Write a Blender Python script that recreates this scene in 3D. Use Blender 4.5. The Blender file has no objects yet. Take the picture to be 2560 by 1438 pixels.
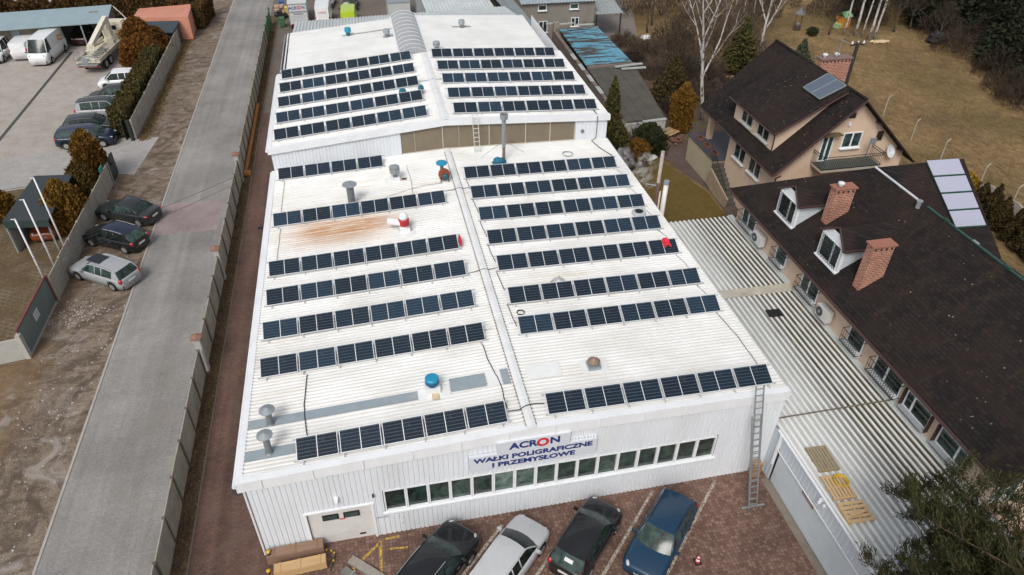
import bpy, math, random
import numpy as np
from mathutils import Vector, Matrix
R = math.radians
random.seed(7); rng = np.random.default_rng(11)
scene = bpy.context.scene
COL = scene.collection
# ---------------------------------------------------------------- camera
CAMP = dict(cx=-4.951311, cy=-18.437626, cz=26.91868, yaw=-.217466, pit=.652199, rol=.014468, f=1771.028)
def cam_axes(p):
    cy, sy, pi = math.cos(p['yaw']), math.sin(p['yaw']), p['pit']
    fwd = Vector((-sy*math.cos(pi), cy*math.cos(pi), -math.sin(pi)))
    r0 = Vector((cy, sy, 0)); u0 = r0.cross(fwd); r = p['rol']
    right = r0*math.cos(r) + u0*math.sin(r)
    return Vector((p['cx'], p['cy'], p['cz'])), right, right.cross(fwd), fwd
CP, CR, CU, CF = cam_axes(CAMP)
cd = bpy.data.cameras.new('camera'); cam = bpy.data.objects.new('camera', cd); COL.objects.link(cam)
m = Matrix((CR, CU, -CF)).transposed().to_4x4(); m.translation = CP
cam.matrix_world = m
cd.sensor_width = 36; cd.lens = 36*CAMP['f']/2560; cd.clip_start = .5; cd.clip_end = 2000
scene.camera = cam
# ---------------------------------------------------------------- sky, sun, exposure
w = bpy.data.worlds.new("World"); scene.world = w; w.use_nodes = True
nt = w.node_tree; bg = nt.nodes['Background']
sky = nt.nodes.new('ShaderNodeTexSky'); sky.sky_type = 'NISHITA'; sky.sun_disc = False
SUN_EL, SUN_AZ = R(48), R(208)
sky.sun_elevation = SUN_EL; sky.sun_rotation = SUN_AZ; sky.dust_density = 4; sky.air_density = 1.0; sky.ozone_density = 1.5
hs = nt.nodes.new('ShaderNodeHueSaturation'); hs.inputs['Saturation'].default_value = .38
nt.links.new(sky.outputs[0], hs.inputs['Color']); nt.links.new(hs.outputs[0], bg.inputs['Color'])
bg.inputs['Strength'].default_value = .14
sd = bpy.data.lights.new('sun', 'SUN'); sd.energy = 1.3; sd.angle = R(16); sd.color = (1, .96, .9)
so = bpy.data.objects.new('sun', sd); COL.objects.link(so)
sv = Vector((math.sin(SUN_AZ)*math.cos(SUN_EL), math.cos(SUN_AZ)*math.cos(SUN_EL), math.sin(SUN_EL)))
so.rotation_euler = sv.to_track_quat('Z', 'Y').to_euler()
scene.view_settings.view_transform = 'Standard'; scene.view_settings.look = 'None'
scene.view_settings.exposure = 0.12; scene.view_settings.gamma = 1
scene.render.engine = 'CYCLES'; scene.cycles.volume_bounces = 6
# ---------------------------------------------------------------- helpers
def at(u, v, z=None, x=None, y=None):
    """point of the plane z (or x, or y) seen at photo pixel u, v: how the place was measured"""
    d = CF + CR*((u-1280)/CAMP['f']) - CU*((v-719)/CAMP['f'])
    t = (z-CP.z)/d.z if z is not None else ((x-CP.x)/d.x if x is not None else (y-CP.y)/d.y)
    return CP + d*t
def tag(o, label=None, cat=None, group=None, kind=None):
    if label: o['label'] = label
    if cat: o['category'] = cat
    if group: o['group'] = group
    if kind: o['kind'] = kind
    return o
def thing(name, label, cat, loc=(0, 0, 0), rz=0, group=None):
    o = bpy.data.objects.new(name, None); COL.objects.link(o); o.location = loc; o.rotation_euler = (0, 0, rz)
    o.empty_display_size = .3
    return tag(o, label, cat, group)
def copy_tree(o, parent=None):
    c = o.copy(); COL.objects.link(c)
    if parent: c.parent = parent
    for ch in list(o.children): copy_tree(ch, c)
    return c
class MB:
    def __init__(s): s.v = []; s.f = []; s.mi = []
    def add(s, vs, fs, mi=0):
        b = len(s.v); s.v += [tuple(p) for p in vs]
        for f in fs: s.f.append(tuple(b+i for i in f)); s.mi.append(mi)
    def box(s, c, d, rz=0, mi=0, M=None):
        x, y, z = d[0]/2, d[1]/2, d[2]/2
        vs = [Vector((a*x, b*y, e*z)) for a in (-1, 1) for b in (-1, 1) for e in (-1, 1)]
        Q = Matrix.Rotation(rz, 3, 'Z') if M is None else M
        s.add([Q @ q + Vector(c) for q in vs], [(0, 1, 3, 2), (4, 6, 7, 5), (0, 4, 5, 1), (2, 3, 7, 6), (0, 2, 6, 4), (1, 5, 7, 3)], mi)
    def bar(s, a, b, w, h, mi=0, up=(0, 0, 1)):
        a, b = Vector(a), Vector(b); d = b-a; L = d.length
        if L < 1e-6: return
        X = d/L; U = Vector(up)
        if abs(X.dot(U)) > .98: U = Vector((0, 1, 0))
        Y = U.cross(X).normalized(); Z = X.cross(Y)
        s.box((a+b)/2, (L, w, h), mi=mi, M=Matrix((X, Y, Z)).transposed())
    def tube(s, pts, r, n=8, mi=0, cap=True):
        pts = [Vector(p) for p in pts]
        if not hasattr(r, '__len__'): r = [r]*len(pts)
        b = len(s.v); k = len(pts); pY = None
        for i, p in enumerate(pts):
            t = (pts[min(i+1, k-1)]-pts[max(i-1, 0)]).normalized()
            U = pY if pY is not None else (Vector((0, 0, 1)) if abs(t.z) < .9 else Vector((1, 0, 0)))
            X = U.cross(t).normalized(); Y = t.cross(X); pY = Y
            for j in range(n):
                a = 2*math.pi*j/n; s.v.append(tuple(p+(X*math.cos(a)+Y*math.sin(a))*r[i]))
        for i in range(k-1):
            for j in range(n):
                s.f.append((b+i*n+j, b+i*n+(j+1) % n, b+(i+1)*n+(j+1) % n, b+(i+1)*n+j)); s.mi.append(mi)
        if cap:
            s.f.append(tuple(b+j for j in range(n))[::-1]); s.mi.append(mi)
            s.f.append(tuple(b+(k-1)*n+j for j in range(n))); s.mi.append(mi)
    def lathe(s, prof, c=(0, 0, 0), n=20, mi=0, M=None, sx=1, sy=1):
        b = len(s.v); c = Vector(c)
        for r, z in prof:
            for j in range(n):
                a = 2*math.pi*j/n; q = Vector((r*math.cos(a)*sx, r*math.sin(a)*sy, z))
                if M is not None: q = M @ q
                s.v.append(tuple(q+c))
        for i in range(len(prof)-1):
            for j in range(n):
                s.f.append((b+i*n+j, b+i*n+(j+1) % n, b+(i+1)*n+(j+1) % n, b+(i+1)*n+j)); s.mi.append(mi)
        s.f.append(tuple(b+j for j in range(n))[::-1]); s.mi.append(mi)
        s.f.append(tuple(b+(len(prof)-1)*n+j for j in range(n))); s.mi.append(mi)
    def slab(s, pts, th, mi=0, mside=None):
        """polygon with thickness th straight down"""
        n = len(pts); pts = [Vector(p) for p in pts]; b = len(s.v)
        s.v += [tuple(p) for p in pts] + [tuple(p-Vector((0, 0, th))) for p in pts]
        s.f.append(tuple(b+i for i in range(n))); s.mi.append(mi)
        ms = mi if mside is None else mside
        s.f.append(tuple(b+n+i for i in range(n))[::-1]); s.mi.append(ms)
        for i in range(n):
            j = (i+1) % n; s.f.append((b+i, b+n+i, b+n+j, b+j)); s.mi.append(ms)
    def prism(s, pts, z0, z1, mi=0): s.slab([(p[0], p[1], z1) for p in pts], z1-z0, mi)
    def quad(s, a, b, c, d, mi=0): s.add([a, b, c, d], [(0, 1, 2, 3)], mi)
    def build(s, name, mats, parent=None, world=False, smooth=False, label=None, flip=False):
        if not isinstance(mats, (list, tuple)): mats = [mats]
        me = bpy.data.meshes.new(name)
        vs = s.v
        if world and parent is not None:
            q = Vector((0, 0, 0)); p = parent
            while p is not None: q += p.location; p = p.parent
            vs = [(a[0]-q.x, a[1]-q.y, a[2]-q.z) for a in vs]
        me.from_pydata(vs, [], s.f)
        for mt in mats: me.materials.append(mt)
        if len(mats) > 1: me.polygons.foreach_set('material_index', s.mi)
        if smooth: me.polygons.foreach_set('use_smooth', [True]*len(me.polygons))
        me.validate(); me.update()
        o = bpy.data.objects.new(name, me); COL.objects.link(o)
        if parent is not None: o.parent = parent
        if label: o['label'] = label
        return o
def struct(name, mb, mats, **k): o = mb.build(name, mats, **k); o['kind'] = 'structure'; return o
# ---------------------------------------------------------------- materials
MATS = {}
def nodes(name):
    mt = bpy.data.materials.new(name); mt.use_nodes = True; t = mt.node_tree
    return mt, t, t.nodes['Principled BSDF']
def N(t, kind, **k):
    n = t.nodes.new(kind)
    for a, b in k.items(): setattr(n, a, b)
    return n
def coords(t, scale=(1, 1, 1), rot=(0, 0, 0), kind='Object'):
    c = N(t, 'ShaderNodeTexCoord'); mp = N(t, 'ShaderNodeMapping'); mp.inputs['Scale'].default_value = scale; mp.inputs['Rotation'].default_value = rot
    t.links.new(c.outputs[kind], mp.inputs['Vector']); return mp.outputs[0]
def noise(t, vec, scale, detail=4, rough=.6, dist=0):
    n = N(t, 'ShaderNodeTexNoise'); n.inputs['Scale'].default_value = scale; n.inputs['Detail'].default_value = detail
    n.inputs['Roughness'].default_value = rough; n.inputs['Distortion'].default_value = dist
    t.links.new(vec, n.inputs['Vector']); return n.outputs['Fac']
def ramp(t, fac, stops, interp='LINEAR'):
    r = N(t, 'ShaderNodeValToRGB'); r.color_ramp.interpolation = interp
    el = r.color_ramp.elements
    while len(el) < len(stops): el.new(.5)
    for e, (p, c) in zip(el, stops):
        e.position = p; e.color = (c[0], c[1], c[2], 1) if hasattr(c, '__len__') else (c, c, c, 1)
    t.links.new(fac, r.inputs[0]); return r.outputs[0]
def mix(t, fac, a, b, mode='MIX'):
    n = N(t, 'ShaderNodeMix', data_type='RGBA', blend_type=mode)
    for i, q in ((0, fac), (6, a), (7, b)):
        if hasattr(q, 'is_output'): t.links.new(q, n.inputs[i])
        elif i == 0: n.inputs[0].default_value = q
        else: n.inputs[i].default_value = (q[0], q[1], q[2], 1)
    return n.outputs[2]
def math_(t, op, a, b=None, clamp=False):
    n = N(t, 'ShaderNodeMath', operation=op, use_clamp=clamp)
    for i, q in ((0, a), (1, b)):
        if q is None: continue
        if hasattr(q, 'is_output'): t.links.new(q, n.inputs[i])
        else: n.inputs[i].default_value = q
    return n.outputs[0]
def bump(t, bs, h, strength=.3, dist=.02):
    b = N(t, 'ShaderNodeBump'); b.inputs['Strength'].default_value = strength; b.inputs['Distance'].default_value = dist
    t.links.new(h, b.inputs['Height']); t.links.new(b.outputs[0], bs.inputs['Normal'])
def hx(c, k): return tuple(min(1, max(0, q*k)) for q in c)
def M_(name, col, rough=.6, var=.18, scale=3, metal=0, bmp=0, bscale=None, coat=0, spec=.5, stretch=(1, 1, 1), dirt=None, dirt_amt=.0, objrand=0):
    """plain material: colour with two scales of noise, optional dirt patches and bump"""
    if name in MATS: return MATS[name]
    mt, t, bs = nodes(name); vec = coords(t, stretch)
    n1 = noise(t, vec, scale, 5); c = ramp(t, n1, [(.3, hx(col, 1-var)), (.7, hx(col, 1+var))])
    n2 = noise(t, vec, scale*9, 3); c = mix(t, .25, c, ramp(t, n2, [(.35, hx(col, 1-var*1.5)), (.65, hx(col, 1+var*1.5))]))
    if dirt: c = mix(t, ramp(t, noise(t, vec, scale*.6, 6, .7), [(.5, 0), (.5+.25, dirt_amt)]), c, dirt)
    if objrand:
        oi = N(t, 'ShaderNodeObjectInfo'); h = N(t, 'ShaderNodeHueSaturation')
        t.links.new(c, h.inputs['Color']); t.links.new(math_(t, 'ADD', math_(t, 'MULTIPLY', oi.outputs['Random'], objrand), 1-objrand/2), h.inputs['Value']); c = h.outputs[0]
    t.links.new(c, bs.inputs['Base Color']); bs.inputs['Roughness'].default_value = rough
    bs.inputs['Metallic'].default_value = metal; bs.inputs['Coat Weight'].default_value = coat; bs.inputs['Coat Roughness'].default_value = .08
    bs.inputs['Specular IOR Level'].default_value = spec
    if bmp: bump(t, bs, noise(t, vec, bscale or scale*8, 4), bmp)
    MATS[name] = mt; return mt
def ground_mat(name, cols, scale, rough=.9, fine=None, bmp=.5, stretch=(1, 1, 1), bdist=.05, extra=None):
    if name in MATS: return MATS[name]
    mt, t, bs = nodes(name); vec = coords(t, stretch)
    a, b, c3 = cols
    big = noise(t, vec, scale, 7, .65, .6); c = ramp(t, big, [(.33, a), (.5, b), (.68, c3)])
    mid = noise(t, vec, scale*7, 5, .7); c = mix(t, .45, c, ramp(t, mid, [(.35, hx(a, .75)), (.5, b), (.66, hx(c3, 1.15))]))
    fi = noise(t, vec, fine or scale*60, 3, .7); c = mix(t, .35, c, ramp(t, fi, [(.35, hx(a, .5)), (.65, hx(c3, 1.3))]))
    if extra: c = extra(t, vec, c)
    t.links.new(c, bs.inputs['Base Color']); bs.inputs['Roughness'].default_value = rough; bs.inputs['Specular IOR Level'].default_value = .2
    bump(t, bs, math_(t, 'ADD', mid, fi), bmp, bdist)
    MATS[name] = mt; return mt
def paver_mat(name, cols, mortar, w, h, var_scale=.25, rough=.85, rot=0, wear=None, msize=.06, bmp=.5, streak=0):
    if name in MATS: return MATS[name]
    mt, t, bs = nodes(name); vec = coords(t, rot=(0, 0, rot))
    br = N(t, 'ShaderNodeTexBrick'); t.links.new(vec, br.inputs['Vector'])
    br.inputs['Color1'].default_value = (*cols[0], 1); br.inputs['Color2'].default_value = (*cols[1], 1); br.inputs['Mortar'].default_value = (*mortar, 1)
    br.inputs['Scale'].default_value = 1; br.inputs['Brick Width'].default_value = w; br.inputs['Row Height'].default_value = h
    br.inputs['Mortar Size'].default_value = msize*min(w, h); br.inputs['Mortar Smooth'].default_value = .5; br.inputs['Bias'].default_value = 0
    n = noise(t, vec, var_scale, 6, .6); c = mix(t, 1, br.outputs['Color'], ramp(t, n, [(.3, .72), (.7, 1.22)]), 'MULTIPLY')
    n2 = noise(t, vec, 9, 4, .7); c = mix(t, 1, c, ramp(t, n2, [(.3, .8), (.7, 1.18)]), 'MULTIPLY')
    if streak:
        sn = noise(t, coords(t, (1.5, .025, 1)), 1.0, 3, .6); c = mix(t, 1, c, ramp(t, sn, [(.35, 1-streak), (.65, 1+streak)]), 'MULTIPLY')
        pn = noise(t, vec, .22, 7, .75, 1.2); c = mix(t, ramp(t, pn, [(.52, 0), (.7, .45)]), c, hx(cols[0], .72))
    if wear: c = mix(t, ramp(t, noise(t, vec, .5, 6, .7), [(.5, 0), (.72, .7)]), c, wear)
    t.links.new(c, bs.inputs['Base Color']); bs.inputs['Roughness'].default_value = rough; bs.inputs['Specular IOR Level'].default_value = .25
    bump(t, bs, math_(t, 'SUBTRACT', n2, br.outputs['Fac']), bmp, .02)
    MATS[name] = mt; return mt
def sheet(name, poly, z, mat, sub=0):
    b = MB(); b.add([(p[0], p[1], z) for p in poly], [tuple(range(len(poly)))])
    o = struct(name, b, mat)
    me = o.data
    if me.polygons[0].normal.z < 0: me.flip_normals()
    return o
def text(s, size, loc, rot, mat, parent, name='lettering', sx=1.0, bold=0, ext=.004, align='LEFT'):
    cu = bpy.data.curves.new('t', 'FONT'); cu.body = s; cu.size = size; cu.extrude = ext; cu.offset = bold; cu.align_x = align; cu.align_y = 'CENTER'; cu.resolution_u = 3
    o = bpy.data.objects.new('t', cu); COL.objects.link(o)
    dg = bpy.context.evaluated_depsgraph_get(); me = bpy.data.meshes.new_from_object(o.evaluated_get(dg)); bpy.data.objects.remove(o)
    me.name = name; me.materials.clear(); me.materials.append(mat)
    ob = bpy.data.objects.new(name, me); COL.objects.link(ob); ob.parent = parent; ob.location = loc; ob.rotation_euler = rot; ob.scale = (sx, 1, 1)
    return ob
def corrugate(b, P00, P10, P01, P11, period, depth, n=(0, 0, 1), duty=.45, mi=0, slope=.18):
    """ribbed sheet: ribs run P00->P10 and are repeated P00->P01"""
    P00, P10, P01, P11 = map(Vector, (P00, P10, P01, P11)); n = Vector(n)
    W = (P01-P00).length; k = max(1, round(W/period)); prof = []
    for i in range(k):
        for q, h in ((0, 0), (1-duty-slope*2, 0), (1-duty-slope, 1), (1-slope, 1)): prof.append(((i+q)/k, h))
    prof.append((1, 0)); base = len(b.v)
    for q, h in prof:
        b.v.append(tuple(P00.lerp(P01, q)+n*h*depth)); b.v.append(tuple(P10.lerp(P11, q)+n*h*depth))
    for i in range(len(prof)-1):
        a = base+2*i; b.f.append((a, a+1, a+3, a+2)); b.mi.append(mi)
# ---------------------------------------------------------------- shared materials
def roof_white():
    mt, t, bs = nodes('painted_roof'); vec = coords(t)
    base = ramp(t, noise(t, vec, .35, 6, .65), [(.3, (.66, .665, .65)), (.6, (.8, .81, .81))])
    st = noise(t, coords(t, (.25, 9, 1)), 1.0, 5, .7)      # grime that runs down the slope along the ribs
    c = mix(t, ramp(t, st, [(.5, 0), (.75, .4)]), base, (.56, .52, .43))
    ca = N(t, 'ShaderNodeAttribute'); ca.attribute_name = 'crest'; trough = math_(t, 'SUBTRACT', 1, ca.outputs['Fac'], True)
    c = mix(t, math_(t, 'MULTIPLY', trough, ramp(t, noise(t, coords(t, (.3, 1.5, 1)), 1.2, 5, .7), [(.3, .12), (.7, .6)])), c, (.50, .47, .40))  # beige trough grime that also puts the rib shading into the colour
    sp = noise(t, vec, 14, 3, .6); c = mix(t, ramp(t, sp, [(.68, 0), (.76, .35)]), c, (.4, .37, .32))
    # rust that has bled out below one array (x -10.8..-3.8, y 14.6..17.8)
    g = N(t, 'ShaderNodeNewGeometry'); s = N(t, 'ShaderNodeSeparateXYZ'); t.links.new(g.outputs['Position'], s.inputs[0])
    def win(v, a, b, f):
        r1 = N(t, 'ShaderNodeMapRange'); r1.inputs[1].default_value = a-f; r1.inputs[2].default_value = a+f; t.links.new(v, r1.inputs[0])
        r2 = N(t, 'ShaderNodeMapRange'); r2.inputs[1].default_value = b+f; r2.inputs[2].default_value = b-f; t.links.new(v, r2.inputs[0])
        return math_(t, 'MULTIPLY', r1.outputs[0], r2.outputs[0])
    mk = math_(t, 'MULTIPLY', win(s.outputs[0], -9.9, -4.3, 1.4), win(s.outputs[1], 15.6, 18.2, 1.0))
    rib = noise(t, coords(t, (.22, 5, 1)), 1.6, 5, .65)
    mk = math_(t, 'MULTIPLY', mk, ramp(t, rib, [(.3, .3), (.55, 1)]))
    c = mix(t, mk, c, ramp(t, rib, [(.35, (.50, .30, .14)), (.65, (.38, .17, .06))]))
    for (a, b_, y0, y1, k) in ((1.5, 5.5, 9.3, 10.0, .5), (-3.2, -.4, 19.3, 21.2, .45), (-10.9, -3, 18.2, 22.4, .22), (2.3, 3.9, 2.4, 3.4, .5), (-10.9, -8.8, 3.3, 8.5, .25)):
        mk = math_(t, 'MULTIPLY', win(s.outputs[0], a, b_, .7), win(s.outputs[1], y0, y1, .35))
        mk = math_(t, 'MULTIPLY', mk, ramp(t, st, [(.38, 0), (.7, k)])); c = mix(t, mk, c, (.5, .40, .25))
    t.links.new(c, bs.inputs['Base Color']); bs.inputs['Roughness'].default_value = .55
    return mt
ROOFW = roof_white()
WALLW = M_('white_cladding', (.70, .73, .765), .45, .04, .8, dirt=(.45, .45, .44), dirt_amt=.25, stretch=(1, 1, .25))
TRIMW = M_('white_trim', (.76, .78, .80), .4, .05, 1.2, dirt=(.5, .5, .48), dirt_amt=.25)
STEEL = M_('galvanised', (.36, .40, .42), .4, .15, 5, metal=.5)
STEELD = M_('dull_steel', (.22, .24, .25), .5, .2, 5, metal=.4)
ALU = M_('aluminium', (.55, .57, .58), .35, .08, 6, metal=.6)
BLACK = M_('black_rubber', (.012, .012, .013), .6, .2, 8)
DARK = M_('dark_opening', (.012, .013, .014), .8, .2, 2)
GREYS = M_('grey_sheet', (.27, .32, .35), .5, .1, 2, dirt=(.45, .45, .44), dirt_amt=.4)
BLUEP = M_('blue_cap', (.015, .25, .42), .4, .1, 3)
REDP = M_('red_cloth', (.62, .02, .04), .7, .15, 8)
RUSTM = M_('rust', (.18, .07, .03), .8, .3, 8)
def glass_mat(name, col=(.02, .035, .032), rough=.06, streak=.5):
    mt, t, bs = nodes(name); vec = coords(t)
    c = ramp(t, noise(t, vec, 1.3, 4, .6, 1.5), [(.35, hx(col, .5)), (.7, hx(col, 1+streak*3))])
    oi = N(t, 'ShaderNodeObjectInfo'); c = mix(t, 1, c, ramp(t, oi.outputs['Random'], [(0, .45), (.6, 1.0), (1, 2.0)]), 'MULTIPLY')
    t.links.new(c, bs.inputs['Base Color']); bs.inputs['Roughness'].default_value = rough; bs.inputs['Specular IOR Level'].default_value = .6
    return mt
GLASS = glass_mat('window_glass'); GLASSG = glass_mat('hall_glass', (.04, .058, .05), .1, .35); CARGL = glass_mat('car_glass', (.018, .03, .027), .16, .4); CARGL.node_tree.nodes['Principled BSDF'].inputs['Specular IOR Level'].default_value = .27
# ---------------------------------------------------------------- ground, roads, yards
b = MB(); n = 60; S = 420
for i in range(n+1):
    for j in range(n+1): b.v.append((-S/2+S*i/n, -150+S*j/n, 0))
for i in range(n):
    for j in range(n): a = i*(n+1)+j; b.f.append((a, a+n+1, a+n+2, a+1)); b.mi.append(0)
def meadow_extra(t, vec, c):
    g = noise(t, vec, .09, 4, .5, .5); c = mix(t, ramp(t, g, [(.45, 0), (.62, .55)]), c, (.105, .082, .028))
    g = noise(t, vec, .17, 6, .6, 1); c = mix(t, ramp(t, g, [(.56, 0), (.68, .55)]), c, (.12, .078, .052))
    st = noise(t, coords(t, (1, .35, 1), (0, 0, .5)), 3.2, 6, .75); c = mix(t, 1, c, ramp(t, st, [(.32, .55), (.5, 1.0), (.68, 1.42)]), 'MULTIPLY')
    return c
struct('ground', b, ground_mat('meadow', ((.105, .064, .03), (.21, .137, .064), (.33, .225, .11)), .12, fine=8, bmp=.9, bdist=.12, extra=meadow_extra))
def dirt_extra(t, vec, c):
    r = noise(t, coords(t, (.55, 1.1, 1), (0, 0, .45)), .9, 6, .72, 1.8); c = mix(t, ramp(t, r, [(.47, 0), (.60, .75)]), c, (.085, .06, .043))
    w = N(t, 'ShaderNodeTexWave', wave_type='RINGS', rings_direction='Z'); t.links.new(coords(t, (.16, .11, 1)), w.inputs['Vector']); w.inputs['Scale'].default_value = 1.6; w.inputs['Distortion'].default_value = 9; w.inputs['Detail'].default_value = 4; w.inputs['Detail Scale'].default_value = 1.6
    wm = math_(t, 'MULTIPLY', ramp(t, w.outputs['Fac'], [(.62, 0), (.9, .6)]), ramp(t, noise(t, vec, .2, 3), [(.42, 0), (.58, 1)])); c = mix(t, wm, c, (.075, .055, .042))
    g = N(t, 'ShaderNodeNewGeometry'); s = N(t, 'ShaderNodeSeparateXYZ'); t.links.new(g.outputs['Position'], s.inputs[0]); mr = N(t, 'ShaderNodeMapRange'); mr.inputs[1].default_value = -23.0; mr.inputs[2].default_value = -24.5; t.links.new(s.outputs[0], mr.inputs[0])
    c = mix(t, math_(t, 'MULTIPLY', mr.outputs[0], ramp(t, noise(t, vec, 1.2, 5, .7), [(.35, 0), (.6, .8)])), c, (.19, .115, .055))
    p = noise(t, vec, .5, 6, .7, .9); c = mix(t, ramp(t, p, [(.54, 0), (.66, .75)]), c, (.33, .30, .275))
    return c
DIRT = ground_mat('bare_dirt', ((.075, .050, .032), (.185, .14, .102), (.32, .265, .21)), .42, fine=14, bmp=.5, bdist=.06, extra=dirt_extra)
sheet('dirt_verge', [(-24.6, -14), (-20.2, -14), (-20.2, 100), (-24.6, 100)], .006, DIRT)
sheet('dirt_ground', [(-60, -14), (-24.6, -14), (-24.6, 15.0), (-60, 12)], .005, DIRT)
ROADM = paver_mat('road_pavers', ((.248, .240, .230), (.275, .264, .250)), (.19, .184, .176), .25, .125, .22, rot=0, wear=(.235, .21, .18), bmp=.25, streak=.12, msize=.06)
sheet('access_road', [(-20.3, -14), (-15.25, -14), (-15.25, 130), (-20.3, 130)], .014, ROADM)
sheet('road_paving', [(-20.28, 26.4), (-16.1, 26.4), (-16.1, 30.6), (-20.0, 30.6)], .018, paver_mat('red_pavers', ((.29, .235, .235), (.32, .25, .25)), (.23, .2, .2), .2, .1, .3, bmp=.3))
KERB = M_('kerb_concrete', (.36, .33, .30), .85, .15, 2, bmp=.3)
b = MB(); b.box((-20.36, 55, .01), (.12, 150, .07)); struct('kerb', b, KERB)
b = MB(); b.box((-14.3, 30, .02), (.08, 112, .06)); struct('lane_kerb', b, M_('kerb_dark', (.13, .1, .085), .9, .2, 2))
LEAFL = ground_mat('leaf_litter', ((.045, .03, .02), (.10, .068, .042), (.19, .14, .09)), .9, fine=14, bmp=.9)
sheet('leaf_strip', [(-15.25, -14), (-14.3, -14), (-14.3, 76), (-15.25, 76)], .010, LEAFL)
LANE = paver_mat('lane_pavers', ((.115, .066, .052), (.15, .088, .07)), (.065, .045, .038), .22, .11, .3, wear=(.145, .105, .082), bmp=.4, streak=.22, msize=.09)
sheet('brick_lane', [(-14.3, -14), (-11.2, -14), (-11.2, 46), (-14.3, 46)], .012, LANE)
sheet('rear_yard', [(-14.3, 46), (-11.2, 46), (-11.2, 49), (22, 49), (22, 100), (-15.2, 100), (-15.2, 76), (-14.3, 76)], .011, ground_mat('rear_paving', ((.10, .082, .066), (.145, .12, .098), (.2, .175, .15)), .3, fine=14, bmp=.4))
def cobble():
    mt, t, bs = nodes('yard_cobbles'); vec = coords(t)
    v = N(t, 'ShaderNodeTexVoronoi', feature='DISTANCE_TO_EDGE'); v.inputs['Scale'].default_value = 6.2; v.inputs['Randomness'].default_value = .45
    v2 = N(t, 'ShaderNodeTexVoronoi'); v2.inputs['Scale'].default_value = 6.2; v2.inputs['Randomness'].default_value = .45
    for q in (v, v2): t.links.new(vec, q.inputs['Vector'])
    s = N(t, 'ShaderNodeSeparateColor'); t.links.new(v2.outputs['Color'], s.inputs[0])
    c = ramp(t, s.outputs[0], [(0, (.115, .062, .045)), (.5, (.16, .088, .064)), (1, (.215, .13, .098))])
    c = mix(t, ramp(t, v.outputs['Distance'], [(.02, 1), (.075, 0)]), c, (.05, .034, .028))
    n = noise(t, vec, .35, 6, .65, .5); c = mix(t, 1, c, ramp(t, n, [(.3, .66), (.68, 1.25)]), 'MULTIPLY')
    c = mix(t, 1, c, ramp(t, noise(t, vec, 22, 3, .7), [(.3, .8), (.7, 1.2)]), 'MULTIPLY')
    t.links.new(c, bs.inputs['Base Color']); bs.inputs['Roughness'].default_value = .75
    bump(t, bs, ramp(t, v.outputs['Distance'], [(0, 0), (.12, 1)]), .5, .02); return mt
COB = cobble()
sheet('brick_yard', [(-11.2, -14), (11.25, -14), (11.25, .05), (-11.2, .05)], .013, COB)
def marking_mat(name, col):
    mt, t, bs = nodes(name); vec = coords(t)
    v = N(t, 'ShaderNodeTexVoronoi', feature='DISTANCE_TO_EDGE'); v.inputs['Scale'].default_value = 7; v.inputs['Randomness'].default_value = .5; t.links.new(vec, v.inputs['Vector'])
    c = mix(t, ramp(t, v.outputs['Distance'], [(.03, 1), (.08, 0)]), col, (.09, .065, .05))
    wn = ramp(t, noise(t, vec, 5, 5, .8), [(.42, 0), (.62, 1)]); c = mix(t, wn, c, (.17, .105, .08))
    t.links.new(c, bs.inputs['Base Color']); bs.inputs['Roughness'].default_value = .8; return mt
MW = marking_mat('worn_white_paint', (.50, .47, .40)); MY = marking_mat('worn_yellow_paint', (.62, .38, .03))
def marking(p, q, wd, mt, name='parking_line'):
    p, q = Vector((*p, 0)), Vector((*q, 0)); d = (q-p).normalized(); nn = Vector((-d.y, d.x, 0))*wd/2
    sheet(name, [p-nn, q-nn, q+nn, p+nn], .018, mt)
for p, q in (((2.5, -.32), (-2.6, -5.4)), ((5.8, -.21), (.4, -5.6)), ((8.84, -.24), (3.4, -5.7)), ((-1.3, -.6), (-6.0, -5.2))): marking(p, q, .13, MW)
marking((-6.55, -.40), (-7.7, -1.4), .12, MY, 'yellow_line'); marking((-6.52, -.33), (-6.62, -3.2), .13, MY, 'yellow_line')
marking((-6.3, -.28), (-5.7, -.26), .10, MY, 'yellow_line'); marking((-6.15, -.78), (-5.4, -.86), .10, MY, 'yellow_line')
marking((-10.2, -1.45), (-9.7, -1.62), .12, MY, 'yellow_line')
# left compound
CONC = ground_mat('yard_concrete', ((.29, .258, .225), (.355, .322, .285), (.42, .385, .35)), .12, fine=10, bmp=.3, bdist=.02)
sheet('concrete_yard', [(-24.6, 42.2), (-24.6, 100), (-90, 100), (-90, 40), (-33, 40.5)], .008, CONC)
DRIV = ground_mat('driveway_asphalt', ((.27, .255, .24), (.33, .315, .30), (.38, .365, .35)), .2, fine=12, bmp=.3, bdist=.02)
sheet('driveway', [(-23.3, 35.9), (-22.6, 42.6), (-24.7, 42.4), (-33, 40.6), (-90, 40.1), (-90, 27), (-32.5, 34.8), (-24.7, 36.2)], .010, DRIV)
def gridp(t, vec, c):
    br = N(t, 'ShaderNodeTexBrick'); t.links.new(coords(t, rot=(0, 0, R(28))), br.inputs['Vector']); br.inputs['Scale'].default_value = 1
    br.inputs['Brick Width'].default_value = .42; br.inputs['Row Height'].default_value = .3; br.inputs['Mortar Size'].default_value = .045; br.offset = .5
    m2 = math_(t, 'MULTIPLY', br.outputs['Fac'], ramp(t, noise(t, vec, .5, 4, .6), [(.46, 0), (.6, .6)])); return mix(t, m2, c, (.2, .17, .14))
sheet('grass_pavers', [(-24.6, 15.0), (-24.6, 36.1), (-32.5, 34.7), (-70, 29), (-70, 10)], .007, ground_mat('grass_paver_ground', ((.06, .045, .026), (.115, .08, .04), (.17, .12, .07)), .5, fine=12, bmp=.6, extra=gridp))
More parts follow.
